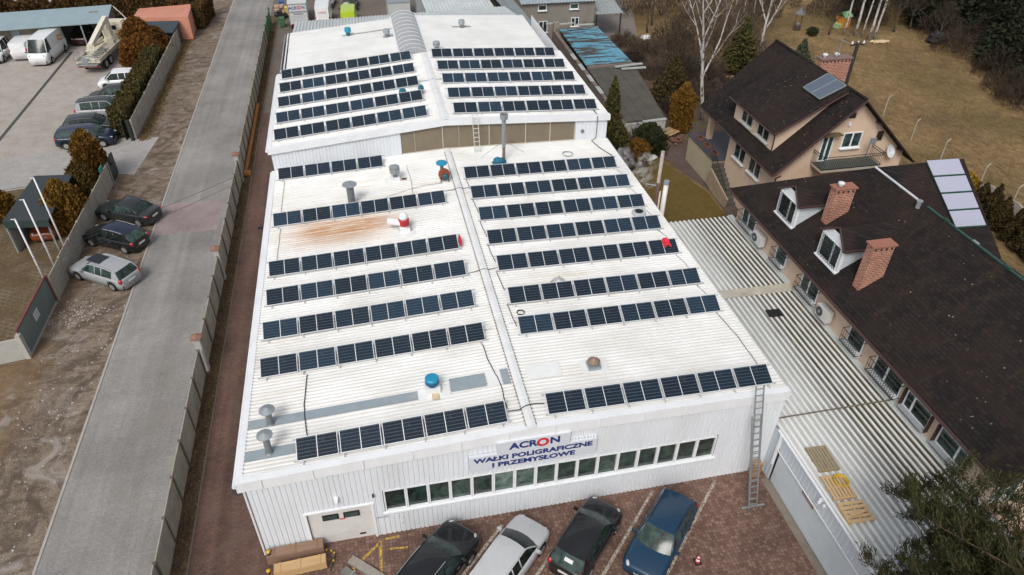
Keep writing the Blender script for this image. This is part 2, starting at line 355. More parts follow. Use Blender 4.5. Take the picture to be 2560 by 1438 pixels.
sheet('yard_seam', [(-35.75, 40), (-35.45, 40), (-35.38, 66.2), (-35.68, 66.4)], .013, M_('drain_grate', (.06, .055, .05), .8, .3, 5))
sheet('yard_seam', [(-37.2, 66.25), (-35.38, 66.2), (-35.4, 66.4), (-37.2, 66.45)], .0135, MATS['drain_grate'])
b = MB(); b.add([(-60, 30.75, .014), (-24.8, 36.25, .014), (-24.8, 36.32, .014), (-60, 30.85, .014)], [(0, 1, 2, 3)]); struct('yard_seam', b, MATS['drain_grate'])
# right garden
sheet('garden_lawn', [(11.5, 16.5), (17.6, 16.4), (19.6, 20.0), (19.8, 25), (17.6, 32), (14.5, 37), (11.5, 37)], .009, ground_mat('lawn', ((.07, .055, .014), (.125, .088, .022), (.16, .105, .034)), .35, fine=14, bmp=.6))
sheet('garden_path', [(17.6, 16.0), (21.6, 15.8), (21.4, 28), (20.9, 38), (17.4, 39), (16.4, 35), (18.8, 30), (20.0, 25), (19.7, 20)], .011, paver_mat('path_bricks', ((.10, .07, .062), (.13, .09, .078)), (.07, .055, .05), .2, .1, .4, bmp=.3))
sheet('shrub_bed', [(11.5, 36), (24, 30), (34, 40), (30, 58), (11.5, 58)], .006, LEAFL)
sheet('garden_yard', [(12, 58.5), (27.2, 60.9), (30, 70), (31, 96), (22, 96), (14, 80)], .010, ground_mat('garden_paving', ((.15, .13, .115), (.2, .175, .155), (.25, .22, .2)), .3, fine=10, bmp=.3))
sheet('side_terrace', [(17.2, -14), (60, -14), (60, -6.2), (17.2, -6.2)], .012, ground_mat('terrace_slabs', ((.33, .34, .36), (.38, .39, .41), (.43, .44, .46)), .4, fine=8, bmp=.2))
# ---------------------------------------------------------------- the two industrial halls
X0, X1 = -11.14, 11.28; XE0, XE1 = -11.43, 11.3
def zf(x): return 5.353+(4.777-5.353)*x/-11.434 if x < 0 else 5.353+(5.162-5.353)*x/11.214
def zh(x): return 7.445+(6.376-7.445)*x/-11.434 if x < 0 else 7.445+(6.912-7.445)*x/11.214
Y1, YB0, YB1 = 24.95, 25.0, 48.0
def ribwall(b, pA, pB, zlo, zhi, nrm, period=.2, depth=.036, mi=0):
    """ribbed cladding between plan points pA and pB"""
    A, B = Vector((*pA, 0)), Vector((*pB, 0)); W = (B-A).length; k = max(1, round(W/period)); nv = Vector((*nrm, 0)); base = len(b.v); m_ = 0
    for i in range(k+1):
        for q, h in ((0, 1), (.68, 1), (.76, 0), (.93, 0)):
            tt = (i+q)/k
            if tt > 1.0001: break
            p = A.lerp(B, tt)+nv*h*depth; b.v.append((p.x, p.y, zlo(p.x) if callable(zlo) else zlo)); b.v.append((p.x, p.y, zhi(p.x) if callable(zhi) else zhi)); m_ += 1
    for i in range(m_-1): a = base+2*i; b.f.append((a, a+2, a+3, a+1)); b.mi.append(mi)
def crest(o):
    me = o.data; at_ = me.attributes.new('crest', 'FLOAT', 'POINT'); vals = []; n = len(me.vertices); i = 0; H = [v.co.z for v in me.vertices]
    xy = {}
    for v in me.vertices: vals.append(1.0)
    # a corner is a crest when it stands above its two neighbours' mean line
    k = n//2
    for q in range(k):
        a, c = max(0, q-2), min(k-1, q+2); mean = sum(H[2*z] for z in range(max(0, q-4), min(k, q+5)))/(min(k, q+5)-max(0, q-4)); h = 1.0 if H[2*q] > mean else 0.0; vals[2*q] = h; vals[2*q+1] = h
    at_.data.foreach_set('value', vals)
RIDGM = M_('ridge_sheet', (.74, .75, .75), .5, .05, 1.2, dirt=(.5, .47, .41), dirt_amt=.55)
hall = thing('industrial_hall', 'lower front white metal hall with company sign and long strip window facing the car park', 'hall', (0, 0, 0))
b = MB(); fr = (0, -1)
ft = lambda x: zf(x)-.42
ribwall(b, (X0, 0), (-9.25, 0), 0, ft, fr); ribwall(b, (-9.25, 0), (-6.65, 0), 2.22, ft, fr)
ribwall(b, (-6.65, 0), (-6.15, 0), 0, ft, fr); ribwall(b, (-6.15, 0), (8.5, 0), 0, 1.58, fr); ribwall(b, (-6.15, 0), (8.5, 0), 2.98, ft, fr)
ribwall(b, (8.5, 0), (X1, 0), 0, ft, fr)
ribwall(b, (X0, 25), (X0, 0), 0, zf(X0)-.05, (-1, 0)); ribwall(b, (X1, 0), (X1, 25), 0, zf(X1)-.05, (1, 0))
b.box((1.1, .3, 1.5), (15.6, .04, 3.6), mi=1)       # dark interior behind the glass line
b.build('wall', [WALLW, DARK], hall)
b = MB(); corrugate(b, (0, -.05, zf(0)), (XE0, -.05, zf(XE0)), (0, Y1, zf(0)), (XE0, Y1, zf(XE0)), .2, .06, (0, 0, 1), .3); crest(b.build('roof', ROOFW, hall))
b = MB(); corrugate(b, (XE1, -.05, zf(XE1)), (0, -.05, zf(0)), (XE1, Y1, zf(XE1)), (0, Y1, zf(0)), .2, .06, (0, 0, 1), .3); crest(b.build('roof', ROOFW, hall))
b = MB()
for s in (-1, 1):
    xe = XE0 if s < 0 else XE1+.05
    b.add([(0, -.12, zf(0)+.07), (xe, -.12, zf(xe)+.07), (xe, .2, zf(xe)+.07), (0, .2, zf(0)+.07)], [(0, 1, 2, 3)])
    b.add([(0, -.12, zf(0)+.07), (xe, -.12, zf(xe)+.07), (xe, -.12, zf(xe)-.46), (0, -.12, zf(0)-.46)], [(0, 1, 2, 3)])
    b.add([(0, -.12, zf(0)-.46), (xe, -.12, zf(xe)-.46), (xe, .0, zf(xe)-.43), (0, .0, zf(0)-.43)], [(0, 1, 2, 3)])
    for k in range(6):
        x = xe*(k+.5)/6; b.box((x, -.14, zf(x)-.19), (.02, .03, .52))
b.build('fascia', TRIMW, hall)
b = MB(); b.add([(-.19, -.13, zf(0)+.09), (0, -.13, zf(0)+.12), (.19, -.13, zf(0)+.09), (-.19, Y1, zf(0)+.09), (0, Y1, zf(0)+.12), (.19, Y1, zf(0)+.09)], [(0, 1, 4, 3), (1, 2, 5, 4)])
for k in range(9): b.box((0, 1.6+k*2.75, zf(0)+.115), (.42, .05, .02))
b.build('ridge_cap', RIDGM, hall)
for s in (-1, 1):
    b = MB(); z_ = zf(.2)+.078
    for k in range(245): w_ = .205+.04*(k % 2)+random.uniform(0, .015); y_ = k*.1; b.v += [(s*.17, y_, z_), (s*w_, y_, z_), (s*.17, y_+.06, z_), (s*w_, y_+.06, z_)]
    for k in range(489): b.f.append((2*k, 2*k+1, 2*k+3, 2*k+2) if s > 0 else (2*k, 2*k+2, 2*k+3, 2*k+1)); b.mi.append(0)
    b.build('ridge_shade_teeth', M_('ridge_shade', (.24, .205, .165), .9, .5, 4), hall)  # dark toothed strips: rib shadow along the ridge cap, put in as colour
b = MB(); b.tube([(XE0-.05, -.15, zf(XE0)-.07), (XE0-.05, Y1, zf(XE0)-.07)], .075, 8); b.bar((XE0+.12, -.1, zf(XE0)+.065), (XE0+.12, Y1, zf(XE0)+.065), .26, .02); b.tube([(XE0-.05, -.1, zf(XE0)-.1), (X0-.08, -.06, zf(XE0)-.4), (X0-.08, -.06, .1)], .045, 8)
b.build('gutter', TRIMW, hall)
b = MB(); b.box((1.18, -.1, 1.56), (14.8, .12, .05)); b.build('sill', TRIMW, hall)
xs = [963, 1015, 1071, 1125, 1180, 1235, 1288, 1341, 1393, 1446, 1496, 1547, 1597, 1646, 1694, 1743, 1786]
nx = 16; wx = [-6.12+(8.46+6.12)*i/nx for i in range(nx+1)]
for i in range(nx):
    a, c = wx[i], wx[i+1]; f = MB(); zl, zt_ = 1.6, 2.96
    for q in ((a+.035, zl, zt_), (c-.035, zl, zt_)): f.box((q[0], -.02, (zl+zt_)/2), (.06, .09, zt_-zl))
    f.box(((a+c)/2, -.02, zt_-.03), (c-a-.14, .088, .06)); f.box(((a+c)/2, -.02, zl+.03), (c-a-.14, .088, .06))
    wo = f.build('window', TRIMW, hall); g = MB(); g.box(((a+c)/2, .03, (zl+zt_)/2), (c-a-.13, .02, zt_-zl-.12)); g.build('pane', GLASS if i < 2 else GLASSG, wo)
d = MB()
for k in range(4): d.box((-7.95, .06, .28+k*.55), (2.56, .05, .535))
do = d.build('sectional_door', M_('door_white', (.62, .61, .59), .5, .06, 2, dirt=(.4, .3, .22), dirt_amt=.35), hall, label='white sectional garage door with two small dark windows')
for x in (-8.35, -7.5):
    f = MB(); f.box((x, .03, 1.72), (.66, .03, .36)); fo = f.build('window', BLACK, do); g = MB(); g.box((x, .01, 1.72), (.54, .02, .25)); g.build('pane', GLASS, fo)
f = MB(); f.box((-7.9, .02, 1.5), (.22, .02, .06)); f.build('sticker', M_('red_print', (.5, .08, .07), .5), do)
f = MB(); f.box((-7.2, .02, .28), (.25, .03, .08)); f.build('handle', BLACK, do)
f = MB(); f.box((-9.3, -.03, 1.12), (.1, .1, 2.24)); f.box((-6.62, -.03, 1.12), (.1, .1, 2.24)); f.box((-7.95, -.03, 2.27), (2.8, .12, .07)); f.build('door_frame', TRIMW, hall)
f = MB(); f.box((-7.96, -.1, 2.98), (.16, .14, .14)); f.box((-7.96, -.2, 2.92), (.1, .1, .1)); f.build('wall_lamp', TRIMW, hall)
f = MB(); f.box((-6.52, -.1, 2.82), (.07, .12, .12)); f.build('camera_bracket', BLACK, hall)
f = MB()
for k, (x, z) in enumerate(((-5.6, 1.1), (-5.45, 1.0), (-5.5, .6))): f.box((x, -.045, z), (.05, .02, .05))
f.box((-6.3, -.045, 1.25), (.5, .02, .05)); f.build('cladding_patch', M_('blue_grey_print', (.3, .35, .42), .5), hall)
# grey replacement strips and pale patches lying on the roof
def strip(x0, x1, y0, y1, mt, h=.062, name='roof_strip'):
    b = MB(); b.slab([(x0, y0, zf(x0)+h), (x1, y0, zf(x1)+h), (x1, y1, zf(x1)+h), (x0, y1, zf(x0)+h)], .008); return b.build(name, mt, hall)
strip(XE0+.27, -4.25, 2.56, 3.04, GREYS); strip(XE0+.27, -1.0, .86, 1.4, GREYS); strip(-2.85, -1.3, 2.62, 3.42, GREYS); strip(-.62, -.28, 2.55, 3.46, GREYS)
PALE = M_('pale_sheet', (.76, .77, .76), .5, .05, 2, dirt=(.5, .45, .38), dirt_amt=.3)
strip(-4.24, -2.88, 2.5, 3.1, PALE); strip(-1.25, -.65, 2.62, 3.42, PALE); strip(2.9, 4.1, 2.5, 3.3, PALE); strip(.5, 2.0, 2.6, 3.5, PALE, .058); strip(-4.4, -3.1, 15.1, 15.6, PALE); strip(-4.35, -3.0, 21.3, 21.9, PALE)
for (yy, x0, x1) in ((6.2, -11.1, -.4), (12.3, -11.1, -.4), (12.3, .4, 11), (6.4, .4, 11), (18.9, .4, 11), (18.7, -11.1, -.4)):
    strip(x0, x1, yy, yy+.035, M_('sheet_lap', (.5, .49, .46), .6), .056, 'sheet_lap')
# rear hall
rh = thing('industrial_hall', 'taller rear white metal hall with brown window band and arched skylight on its ridge', 'hall', (0, 25, 0))
b = MB(); H2 = lambda x: zh(x)-.3
ribwall(b, (XE0+.2, 25), (-2.98, 25), zf(-5)-.3, H2, fr, .22); ribwall(b, (8.95, 25), (XE1-.1, 25), 5.0, H2, fr, .3)
ribwall(b, (-2.98, 25), (8.95, 25), lambda x: zh(x)-.36, H2, fr, .3)
ribwall(b, (XE0+.2, 48), (XE0+.2, 25), 0, lambda x: zh(XE0), (-1, 0)); ribwall(b, (XE1-.1, 25), (XE1-.1, 48), 0, lambda x: zh(XE1), (1, 0))
b.build('wall', WALLW, rh, world=True)
for s in (-1, 1):
    b = MB(); xa = XE0 if s < 0 else XE1; P = lambda x, y: (x, y, zh(x))
    xb = xa if s > 0 else -11.43; xr = -10.8 if s < 0 else 10.35
    if s < 0:
        corrugate(b, P(0, 24.9), P(xb, 24.9), P(0, 38), P(xb, 38), .2, .05, duty=.4); corrugate(b, P(0, 38), P(xr, 38), P(0, 48), P(xr, 48), .2, .012, duty=.4)
    else:
        corrugate(b, P(xb, 24.9), P(0, 24.9), P(xb, 38), P(0, 38), .2, .05, duty=.4); corrugate(b, P(xr, 38), P(0, 38), P(xr, 48), P(0, 48), .2, .012, duty=.4)
    crest(b.build('roof', ROOFW, rh, world=True))
b = MB()
for s in (-1, 1):
    xe = XE0 if s < 0 else XE1+.05
    b.add([(0, 24.82, zh(0)+.07), (xe, 24.82, zh(xe)+.07), (xe, 25.12, zh(xe)+.07), (0, 25.12, zh(0)+.07)], [(0, 1, 2, 3)])
    b.add([(0, 24.82, zh(0)+.07), (xe, 24.82, zh(xe)+.07), (xe, 24.82, zh(xe)-.33), (0, 24.82, zh(0)-.33)], [(0, 1, 2, 3)])
    b.add([(0, 24.82, zh(0)-.33), (xe, 24.82, zh(xe)-.33), (xe, 25.0, zh(xe)-.3), (0, 25.0, zh(0)-.3)], [(0, 1, 2, 3)])
b.build('fascia', TRIMW, rh, world=True)
b = MB(); b.add([(-.24, 24.8, zh(0)+.085), (0, 24.8, zh(0)+.12), (.24, 24.8, zh(0)+.085), (-.24, 37.6, zh(0)+.085), (0, 37.6, zh(0)+.12), (.24, 37.6, zh(0)+.085)], [(0, 1, 4, 3), (1, 2, 5, 4)])
b.build('ridge_cap', RIDGM, rh, world=True)
b = MB(); b.tube([(XE0-.05, 24.8, zh(XE0)-.07), (XE0-.05, 38, zh(XE0)-.07)], .075, 8); b.bar((XE0+.12, 24.9, zh(XE0)+.065), (XE0+.12, 38, zh(XE0)+.065), .24, .02)
b.tube([(XE0+.45, 38.2, zh(-11)-.05), (XE0+.45, 48, zh(-11)-.05)], .07, 8); b.build('gutter', TRIMW, rh, world=True)
TAN = M_('yellowed_panel', (.20, .165, .115), .6, .12, 1.4, dirt=(.12, .10, .075), dirt_amt=.4)
wb = [-2.95, -.2, 2.94, 5.45, 7.17, 8.92]
for i in range(5):
    a, c = wb[i], wb[i+1]; f = MB(); zb_ = lambda x: zf(x)+.02; ztp = lambda x: zh(x)-.37
    f.add([(a, 25.02, zb_(a)), (c, 25.02, zb_(c)), (c, 25.02, ztp(c)), (a, 25.02, ztp(a))], [(0, 1, 2, 3)])
    wo = f.build('window', TAN, rh, world=True)
    g = MB(); g.bar((c-.02, 24.985, zb_(c)), (c-.02, 24.985, ztp(c)), .05, .07); g.bar((a, 24.985, zb_(a)+.04), (c-.05, 24.985, zb_(c)+.04), .05, .06)
    if i < 2: g.bar(((a+c)/2-.5, 25.0, zb_(0)), ((a+c)/2-.5, 25.0, ztp(a)), .02, .03)
    g.build('frame', M_('frame_cream', (.55, .5, .42), .6, .1, 3), wo, world=True)
g = MB(); g.lathe([(.13, 0), (.13, .08), (.09, .1)], (9.45, 24.97, 5.87), 14, M=Matrix.Rotation(R(90), 3, 'X')); g.build('round_vent', STEELD, rh, world=True)
# arched skylight
b = MB(); xa, xb_ = -1.85, .32; ys = np.linspace(37.9, 48, 21)
def arc(k, y, up=0): a = math.pi*k/12; xm = (xa+xb_)/2; return (xm-math.cos(a)*(xb_-xa)/2, y, 7.32+.07*(k/12)+math.sin(a)*(.55)+up)
base = 0
for y in ys:
    for k in range(13): b.v.append(arc(k, y))
for i in range(20):
    for k in range(12): a = i*13+k; b.f.append((a, a+1, a+14, a+13)); b.mi.append(0)
for y in (ys[0], ys[-1]): b.add([arc(k, y) for k in range(13)], [tuple(range(13))])
sk = b.build('skylight', M_('milky_polycarbonate', (.36, .37, .38), .35, .08, 2, dirt=(.25, .25, .25), dirt_amt=.35), rh, world=True, smooth=False)
b = MB()
for i in range(0, 21, 2):
    for k in range(12): b.bar(arc(k, ys[i], .01), arc(k+1, ys[i], .01), .035, .02)
b.bar((xa-.06, 37.9, 7.36), (xa-.06, 48, 7.36), .14, .1); b.bar((xb_+.06, 37.9, 7.44), (xb_+.06, 48, 7.44), .14, .1); b.build('frame', TRIMW, sk, world=True)
for (x0, x1, y0, y1) in ((-6.3, -2.0, 44.9, 45.1), (-2.9, -2.0, 43.0, 43.3), (3.2, 4.9, 44.4, 44.6)):
    b = MB(); h = .062; b.slab([(x0, y0, zh(x0)+h), (x1, y0, zh(x1)+h), (x1, y1, zh(x1)+h), (x0, y1, zh(x0)+h)], .01); b.build('flashing', M_('grey_flashing', (.42, .4, .38), .6), rh, world=True)
# lean-to behind
lt = thing('rear_canopy', 'grey white corrugated lean-to roof along the back of the rear hall', 'canopy', (0, 51, 0))
AWN = M_('weathered_sheet', (.50, .54, .54), .5, .12, .8, dirt=(.36, .37, .36), dirt_amt=.5)
b = MB(); corrugate(b, (-10.7, 48.05, 6.25), (-10.7, 54.4, 5.5), (10.3, 48.05, 6.6), (10.3, 56, 5.5), .3, .07, duty=.35); b.build('roof', AWN, lt, world=True)
b = MB(); ribwall(b, (-10.4, 54), (-10.4, 48.1), 0, 5.6, (-1, 0)); ribwall(b, (10, 49), (10, 55), 0, 5.5, (1, 0)); b.build('wall', WALLW, lt, world=True)
for x in (-9.8, -4.8, .2, 5, 9.6): b = MB(); b.box((x, 53.6, 2.7), (.15, .15, 5.4)); b.build('post', STEEL, lt, world=True)
# side annex with the big corrugated roof (garage)
gr = thing('garage_annex', 'low annex with striped corrugated roof between white hall and brown roofed house', 'garage', (11.3, 0, 0))
GW = M_('garage_cladding', (.50, .55, .60), .45, .05, 1, dirt=(.4, .43, .45), dirt_amt=.3)
b = MB(); ribwall(b, (11.3, 0), (11.3, -9.1), 2.1, 2.98, (-1, 0), .25, .03); ribwall(b, (11.3, 0), (11.3, -.7), 0, 2.1, (-1, 0), .25, .03)
b.box((14.3, -9.1, 1.45), (6, .1, 2.9)); b.box((14.4, 16.9, 1.4), (6, .1, 2.7)); b.build('wall', GW, gr, world=True)
b = MB()
for k in range(9): b.box((11.36, -4.9, .13+k*.24), (.05, 8.3, .228))
dd = b.build('sectional_door', M_('garage_door', (.52, .58, .62), .45, .04, 1, dirt=(.42, .46, .48), dirt_amt=.3), gr, world=True)
b = MB(); b.box((11.32, -3.17, 1.82), (.02, .85, .16)); sg = b.build('sign', M_('dark_red_sign', (.18, .015, .03), .5), gr, world=True)
b = MB()
for k in range(11): b.box((11.308, -2.82-k*.07, 1.82), (.006, .04, .04))
b.build('lettering', TRIMW, sg, world=True)
b = MB(); b.box((11.22, -.62, 2.05), (.1, .1, 1.9), mi=0); b.bar((11.25, -.3, 3.0), (11.25, -9.2, 3.0), .1, .06); b.bar((11.22, -.7, 2.1), (11.22, -9.2, 2.1), .04, .05); b.build('trim', TRIMW, gr, world=True)
b = MB(); b.box((11.1, -4.9, .04), (.35, 8.6, .05)); b.build('threshold', M_('stone_edge', (.2, .17, .14), .9, .2, 3), gr, world=True)
f = MB(); f.box((11.2, -3.9, 2.82), (.12, .14, .1)); f.lathe([(.05, 0), (.07, .08), (.05, .14)], (11.1, -3.95, 2.68), 10); f.box((11.2, -4.15, 2.75), (.1, .1, .1)); f.build('wall_lamp', TRIMW, gr, world=True)
def annex_mat():
    mt, t, bs = nodes('annex_roof'); vec = coords(t, (1, .3, 1))
    c = ramp(t, noise(t, vec, .8, 6, .7), [(.3, (.62, .64, .63)), (.65, (.80, .82, .81))])
    g = N(t, 'ShaderNodeNewGeometry'); s = N(t, 'ShaderNodeSeparateXYZ'); t.links.new(g.outputs['Position'], s.inputs[0])
    mr = N(t, 'ShaderNodeMapRange'); mr.inputs[1].default_value = 13.0; mr.inputs[2].default_value = 15.2; t.links.new(s.outputs[0], mr.inputs[0])
    low = N(t, 'ShaderNodeMapRange'); low.inputs[1].default_value = .045; low.inputs[2].default_value = .0; 
    # dirt and algae lie in the troughs: the mesh stores trough = 0, crest = 1 in an attribute
    a = N(t, 'ShaderNodeAttribute'); a.attribute_name = 'crest'; inv = math_(t, 'SUBTRACT', 1, a.outputs['Fac'], True)
    nn = noise(t, coords(t, (1, .35, 1)), 1.3, 5, .7, .4)
    k2 = math_(t, 'MULTIPLY', inv, ramp(t, noise(t, vec, .5, 5), [(.3, .35), (.65, .85)])); c = mix(t, k2, c, (.30, .285, .25))
    k = math_(t, 'MULTIPLY', math_(t, 'MULTIPLY', mr.outputs[0], inv), ramp(t, nn, [(.2, .55), (.5, 1)]))
    c = mix(t, k, c, ramp(t, noise(t, vec, 3, 4), [(.3, (.06, .047, .024)), (.7, (.11, .088, .045))]))
    c = mix(t, ramp(t, noise(t, coords(t), 1.1, 6, .75, .6), [(.6, 0), (.75, .35)]), c, (.2, .19, .15))
    t.links.new(c, bs.inputs['Base Color']); bs.inputs['Roughness'].default_value = .5; return mt
ANX = annex_mat()
def annex(y0, y1, z0, z1, x0=11.35, x1=17.38):
    b = MB(); corrugate(b, (x1, y0, z0-.06), (x1, y1, z1-.06), (x0, y0, z0), (x0, y1, z1), .3, .075, duty=.28, slope=.12)
    o = b.build('roof', ANX, gr, world=True); me = o.data; at_ = me.attributes.new('crest', 'FLOAT', 'POINT')
    k = len(me.vertices)//2; vals = []
    for i in range(k): h = 1.0 if (i % 4) in (2, 3) else 0.0; vals += [h, h]
    at_.data.foreach_set('value', vals)
annex(9.3, 17.1, 2.95, 2.85)
annex(.25, 9.0, 2.93, 2.98); annex(-9.2, .45, 2.99, 2.94)
b = MB(); b.slab([(11.35, 8.85, 3.12), (17.35, 8.85, 3.05), (17.35, 9.5, 3.05), (11.35, 9.5, 3.12)], .06); b.build('ridge_cap', M_('mossy_cap', (.45, .42, .35), .7, .2, 1, dirt=(.2, .16, .1), dirt_amt=.8), gr, world=True)
for yy in (.3,):
    b = MB(); b.box((14.3, yy, 3.06), (5.9, .06, .03)); b.build('sheet_lap', M_('mossy_lap', (.16, .13, .09), .9, .3, 3), gr, world=True)
b = MB(); b.bar((17.28, -9.2, 2.98), (17.28, 17, 2.98), .3, .05); b.build('flashing', AWN, gr, world=True)
b = MB(); b.slab([(14.65, 6.93, 3.06), (15.5, 6.9, 3.04), (15.53, 7.5, 3.04), (14.7, 7.52, 3.06)], .02); b.build('roof_patch', BLACK, gr, world=True, label='black patch on the corrugated roof')
# signs on the front hall
INK = M_('navy_lettering', (.012, .03, .16), .4, .05); INKR = M_('red_lettering', (.6, .015, .03), .4, .05)
SIGNW = M_('sign_white', (.60, .63, .68), .4, .03, 1)
sg = thing('company_sign', 'upper white sign with the word ACRON in navy with a red letter O', 'sign', (.08, -.06, 4.61))
b = MB(); b.box((0, -.07, 0), (3.05, .14, .62)); b.build('panel', SIGNW, sg); b = MB()
for k in range(14): b.box((-1.42+k*.22, .02, .37), (.05, .1, .06))
b.build('bracket', TRIMW, sg)
fr90 = (R(90), 0, 0)
text('ACR', .5, (-1.0, -.145, 0), fr90, INK, sg, sx=1.14, bold=.018); text('N', .5, (.66, -.145, 0), fr90, INK, sg, sx=1.14, bold=.018)
b = MB(); nn = 28
for k in range(nn):
    a0, a1 = 2*math.pi*k/nn, 2*math.pi*(k+1)/nn; o = .245; i_ = .135; f = lambda r, a, y: (.37+r*1.05*math.cos(a), y, r*math.sin(a))
    b.add([f(i_, a0, -.15), f(o, a0, -.15), f(o, a1, -.15), f(i_, a1, -.15)], [(0, 1, 2, 3)])
b.build('lettering', INKR, sg)
sg = thing('trade_sign', 'lower wide white sign reading WAŁKI POLIGRAFICZNE I PRZEMYSŁOWE above the strip window', 'sign', (.1, -.06, 3.85))
b = MB(); b.box((0, -.07, 0), (5.35, .14, .86)); b.build('panel', SIGNW, sg); b = MB()
for k in range(8): b.box((1.72+k*.13, .02, .47), (.05, .1, .06))
b.build('bracket', TRIMW, sg)
def fit(s, xc, zc, wd, h, par):
    o = text(s, h, (xc, -.145, zc), fr90, INK, par, sx=1, bold=.015, align='CENTER'); xsz = max(v.co.x for v in o.data.vertices)-min(v.co.x for v in o.data.vertices); o.scale = (wd/xsz, 1, 1); return o
fit('WAŁKI POLIGRAFICZNE', 0, .18, 5.0, .36, sg); fit('I PRZEMYSŁOWE', 0, -.22, 3.5, .36, sg)
# ---------------------------------------------------------------- solar panels
def cell_mat():
    mt, t, bs = nodes('solar_cells'); c = N(t, 'ShaderNodeTexCoord'); s = N(t, 'ShaderNodeSeparateXYZ'); t.links.new(c.outputs['Object'], s.inputs[0])
    def lines(v, period, wd, off=0):
        q = math_(t, 'FRACT', math_(t, 'DIVIDE', math_(t, 'ADD', v, off), period)); return math_(t, 'LESS_THAN', q, wd/period)
    lh = lines(s.outputs[1], .145, .014); lv = lines(s.outputs[0], .0785, .005)
    oi = N(t, 'ShaderNodeObjectInfo')
    base = mix(t, math_(t, 'POWER', oi.outputs['Random'], 2.5), (.006, .011, .021), (.014, .030, .055))
    col = mix(t, math_(t, 'MULTIPLY', lh, .6), base, (.13, .20, .22)); col = mix(t, math_(t, 'MULTIPLY', lv, .5), col, (.08, .12, .15))
    # thin dust film
    col = mix(t, ramp(t, noise(t, coords(t), 2.2, 4, .6), [(.55, 0), (.8, .12)]), col, (.25, .27, .28))
    t.links.new(col, bs.inputs['Base Color']); bs.inputs['Roughness'].default_value = .22; bs.inputs['Specular IOR Level'].default_value = .35
    return mt
CELL = cell_mat(); FRM = M_('panel_frame', (.66, .68, .70), .35, .04, 3, metal=.2); RAIL = M_('mounting_rail', (.5, .51, .52), .45, .06, 3, metal=.3)
PW, PH = 1.598, .924
def make_panel():
    o = thing('solar_panel', 'x', 'solar panel'); b = MB(); t_ = .035; e = .026
    b.box((PW/2, e/2, 0), (PW, e, t_)); b.box((PW/2, PH-e/2, 0), (PW, e, t_)); b.box((e/2, PH/2, 0), (e, PH-2*e, t_)); b.box((PW-e/2, PH/2, 0), (e, PH-2*e, t_))
    b.box((PW/2, PH/2, -.001), (.03, PH-2*e, t_)); b.build('frame', FRM, o)
    b = MB()
    for x0, x1 in ((e, PW/2-.015), (PW/2+.015, PW-e)): b.box(((x0+x1)/2, PH/2, 0), (x1-x0, PH-2*e, .02))
    b.build('cells', CELL, o); return o
PAN = make_panel(); pan_used = False
ORD = ['first', 'second', 'third', 'fourth', 'fifth', 'sixth', 'seventh', 'eighth', 'ninth', 'tenth', 'eleventh']
rowsF = dict(L=[(.377, -9.142, 5), (5.403, -10.829, 6), (7.938, -10.883, 6), (10.51, -10.878, 6), (12.962, -10.898, 6), (17.857, -10.937, 6), (23.46, -10.921, 4)],
             R=[(.399, .806, 6), (5.417, .755, 6), (7.706, .752, 6), (10.485, .726, 6), (12.968, .674, 6), (15.446, .632, 6), (17.961, .59, 6), (20.449, .573, 6)])
rowsH = dict(L=[(25.796, -10.991, 6), (28.475, -10.992, 6), (31.197, -10.996, 6), (33.893, -11.015, 6), (36.574, -11.005, 6)],
             R=[(25.696, .715, 6), (28.351, .692, 6), (31.109, .673, 6), (33.808, .653, 6), (36.486, .545, 6)])
PITCH = 1.671; DY, DZ = .832, .402
for hall_n, rws, zfun, hi in (('lower', rowsF, zf, 0), ('rear', rowsH, zh, 1)):
    for side in 'LR':
        sl = (zfun(5)-zfun(4)) if side == 'R' else (zfun(-4)-zfun(-5))
        X = Vector((1, 0, sl)).normalized(); Yv = Vector((0, DY, DZ)).normalized(); Zv = X.cross(Yv).normalized(); Yo = Zv.cross(X)
        for ri, (y0, x0, n) in enumerate(rws[side]):
            sd_ = 'left' if side == 'L' else 'right'
            rk = thing('solar_array', f'tilted row of dark solar panels, {ORD[ri]} from front, {sd_} slope, {hall_n} hall', 'solar panels', (x0, y0, zfun(x0)+.06), group='rows of solar panels on the hall roofs'); xe = x0+n*PITCH-.05
            for k in range(n):
                if not pan_used: o = PAN; pan_used = True; o.parent = rk; [o.pop(q, None) for q in ('label', 'category')]
                else: o = copy_tree(PAN, rk)
                x = x0+k*PITCH; Mx = Matrix((X, Yo, Zv)).transposed().to_4x4(); Mx.translation = Vector((x, y0, zfun(x)+.14))-rk.location; o.matrix_basis = Mx
            for (yy, dz) in ((.02, .06), (DY-.04, DZ+.04)):
                b = MB(); b.bar((x0-.12, y0+yy, zfun(x0-.12)+.06+dz), (xe+.12, y0+yy, zfun(xe+.12)+.06+dz), .045, .045); b.build('rail', RAIL, rk, world=True)
            nn = 7 if n == 6 else n+1
            for k in range(nn):
                x = x0+.25+(xe-x0-.5)*k/(nn-1); z = zfun(x)+.055; b = MB()
                b.bar((x, y0-.18, z+.03), (x, y0+DY+.05, z+.03), .045, .04); b.bar((x, y0+DY-.04, z), (x, y0+DY-.04, z+DZ), .04, .04, up=(0, 1, 0)); b.bar((x, y0, z), (x, y0, z+.07), .06, .06, up=(0, 1, 0))
                b.build('foot', RAIL, rk, world=True)
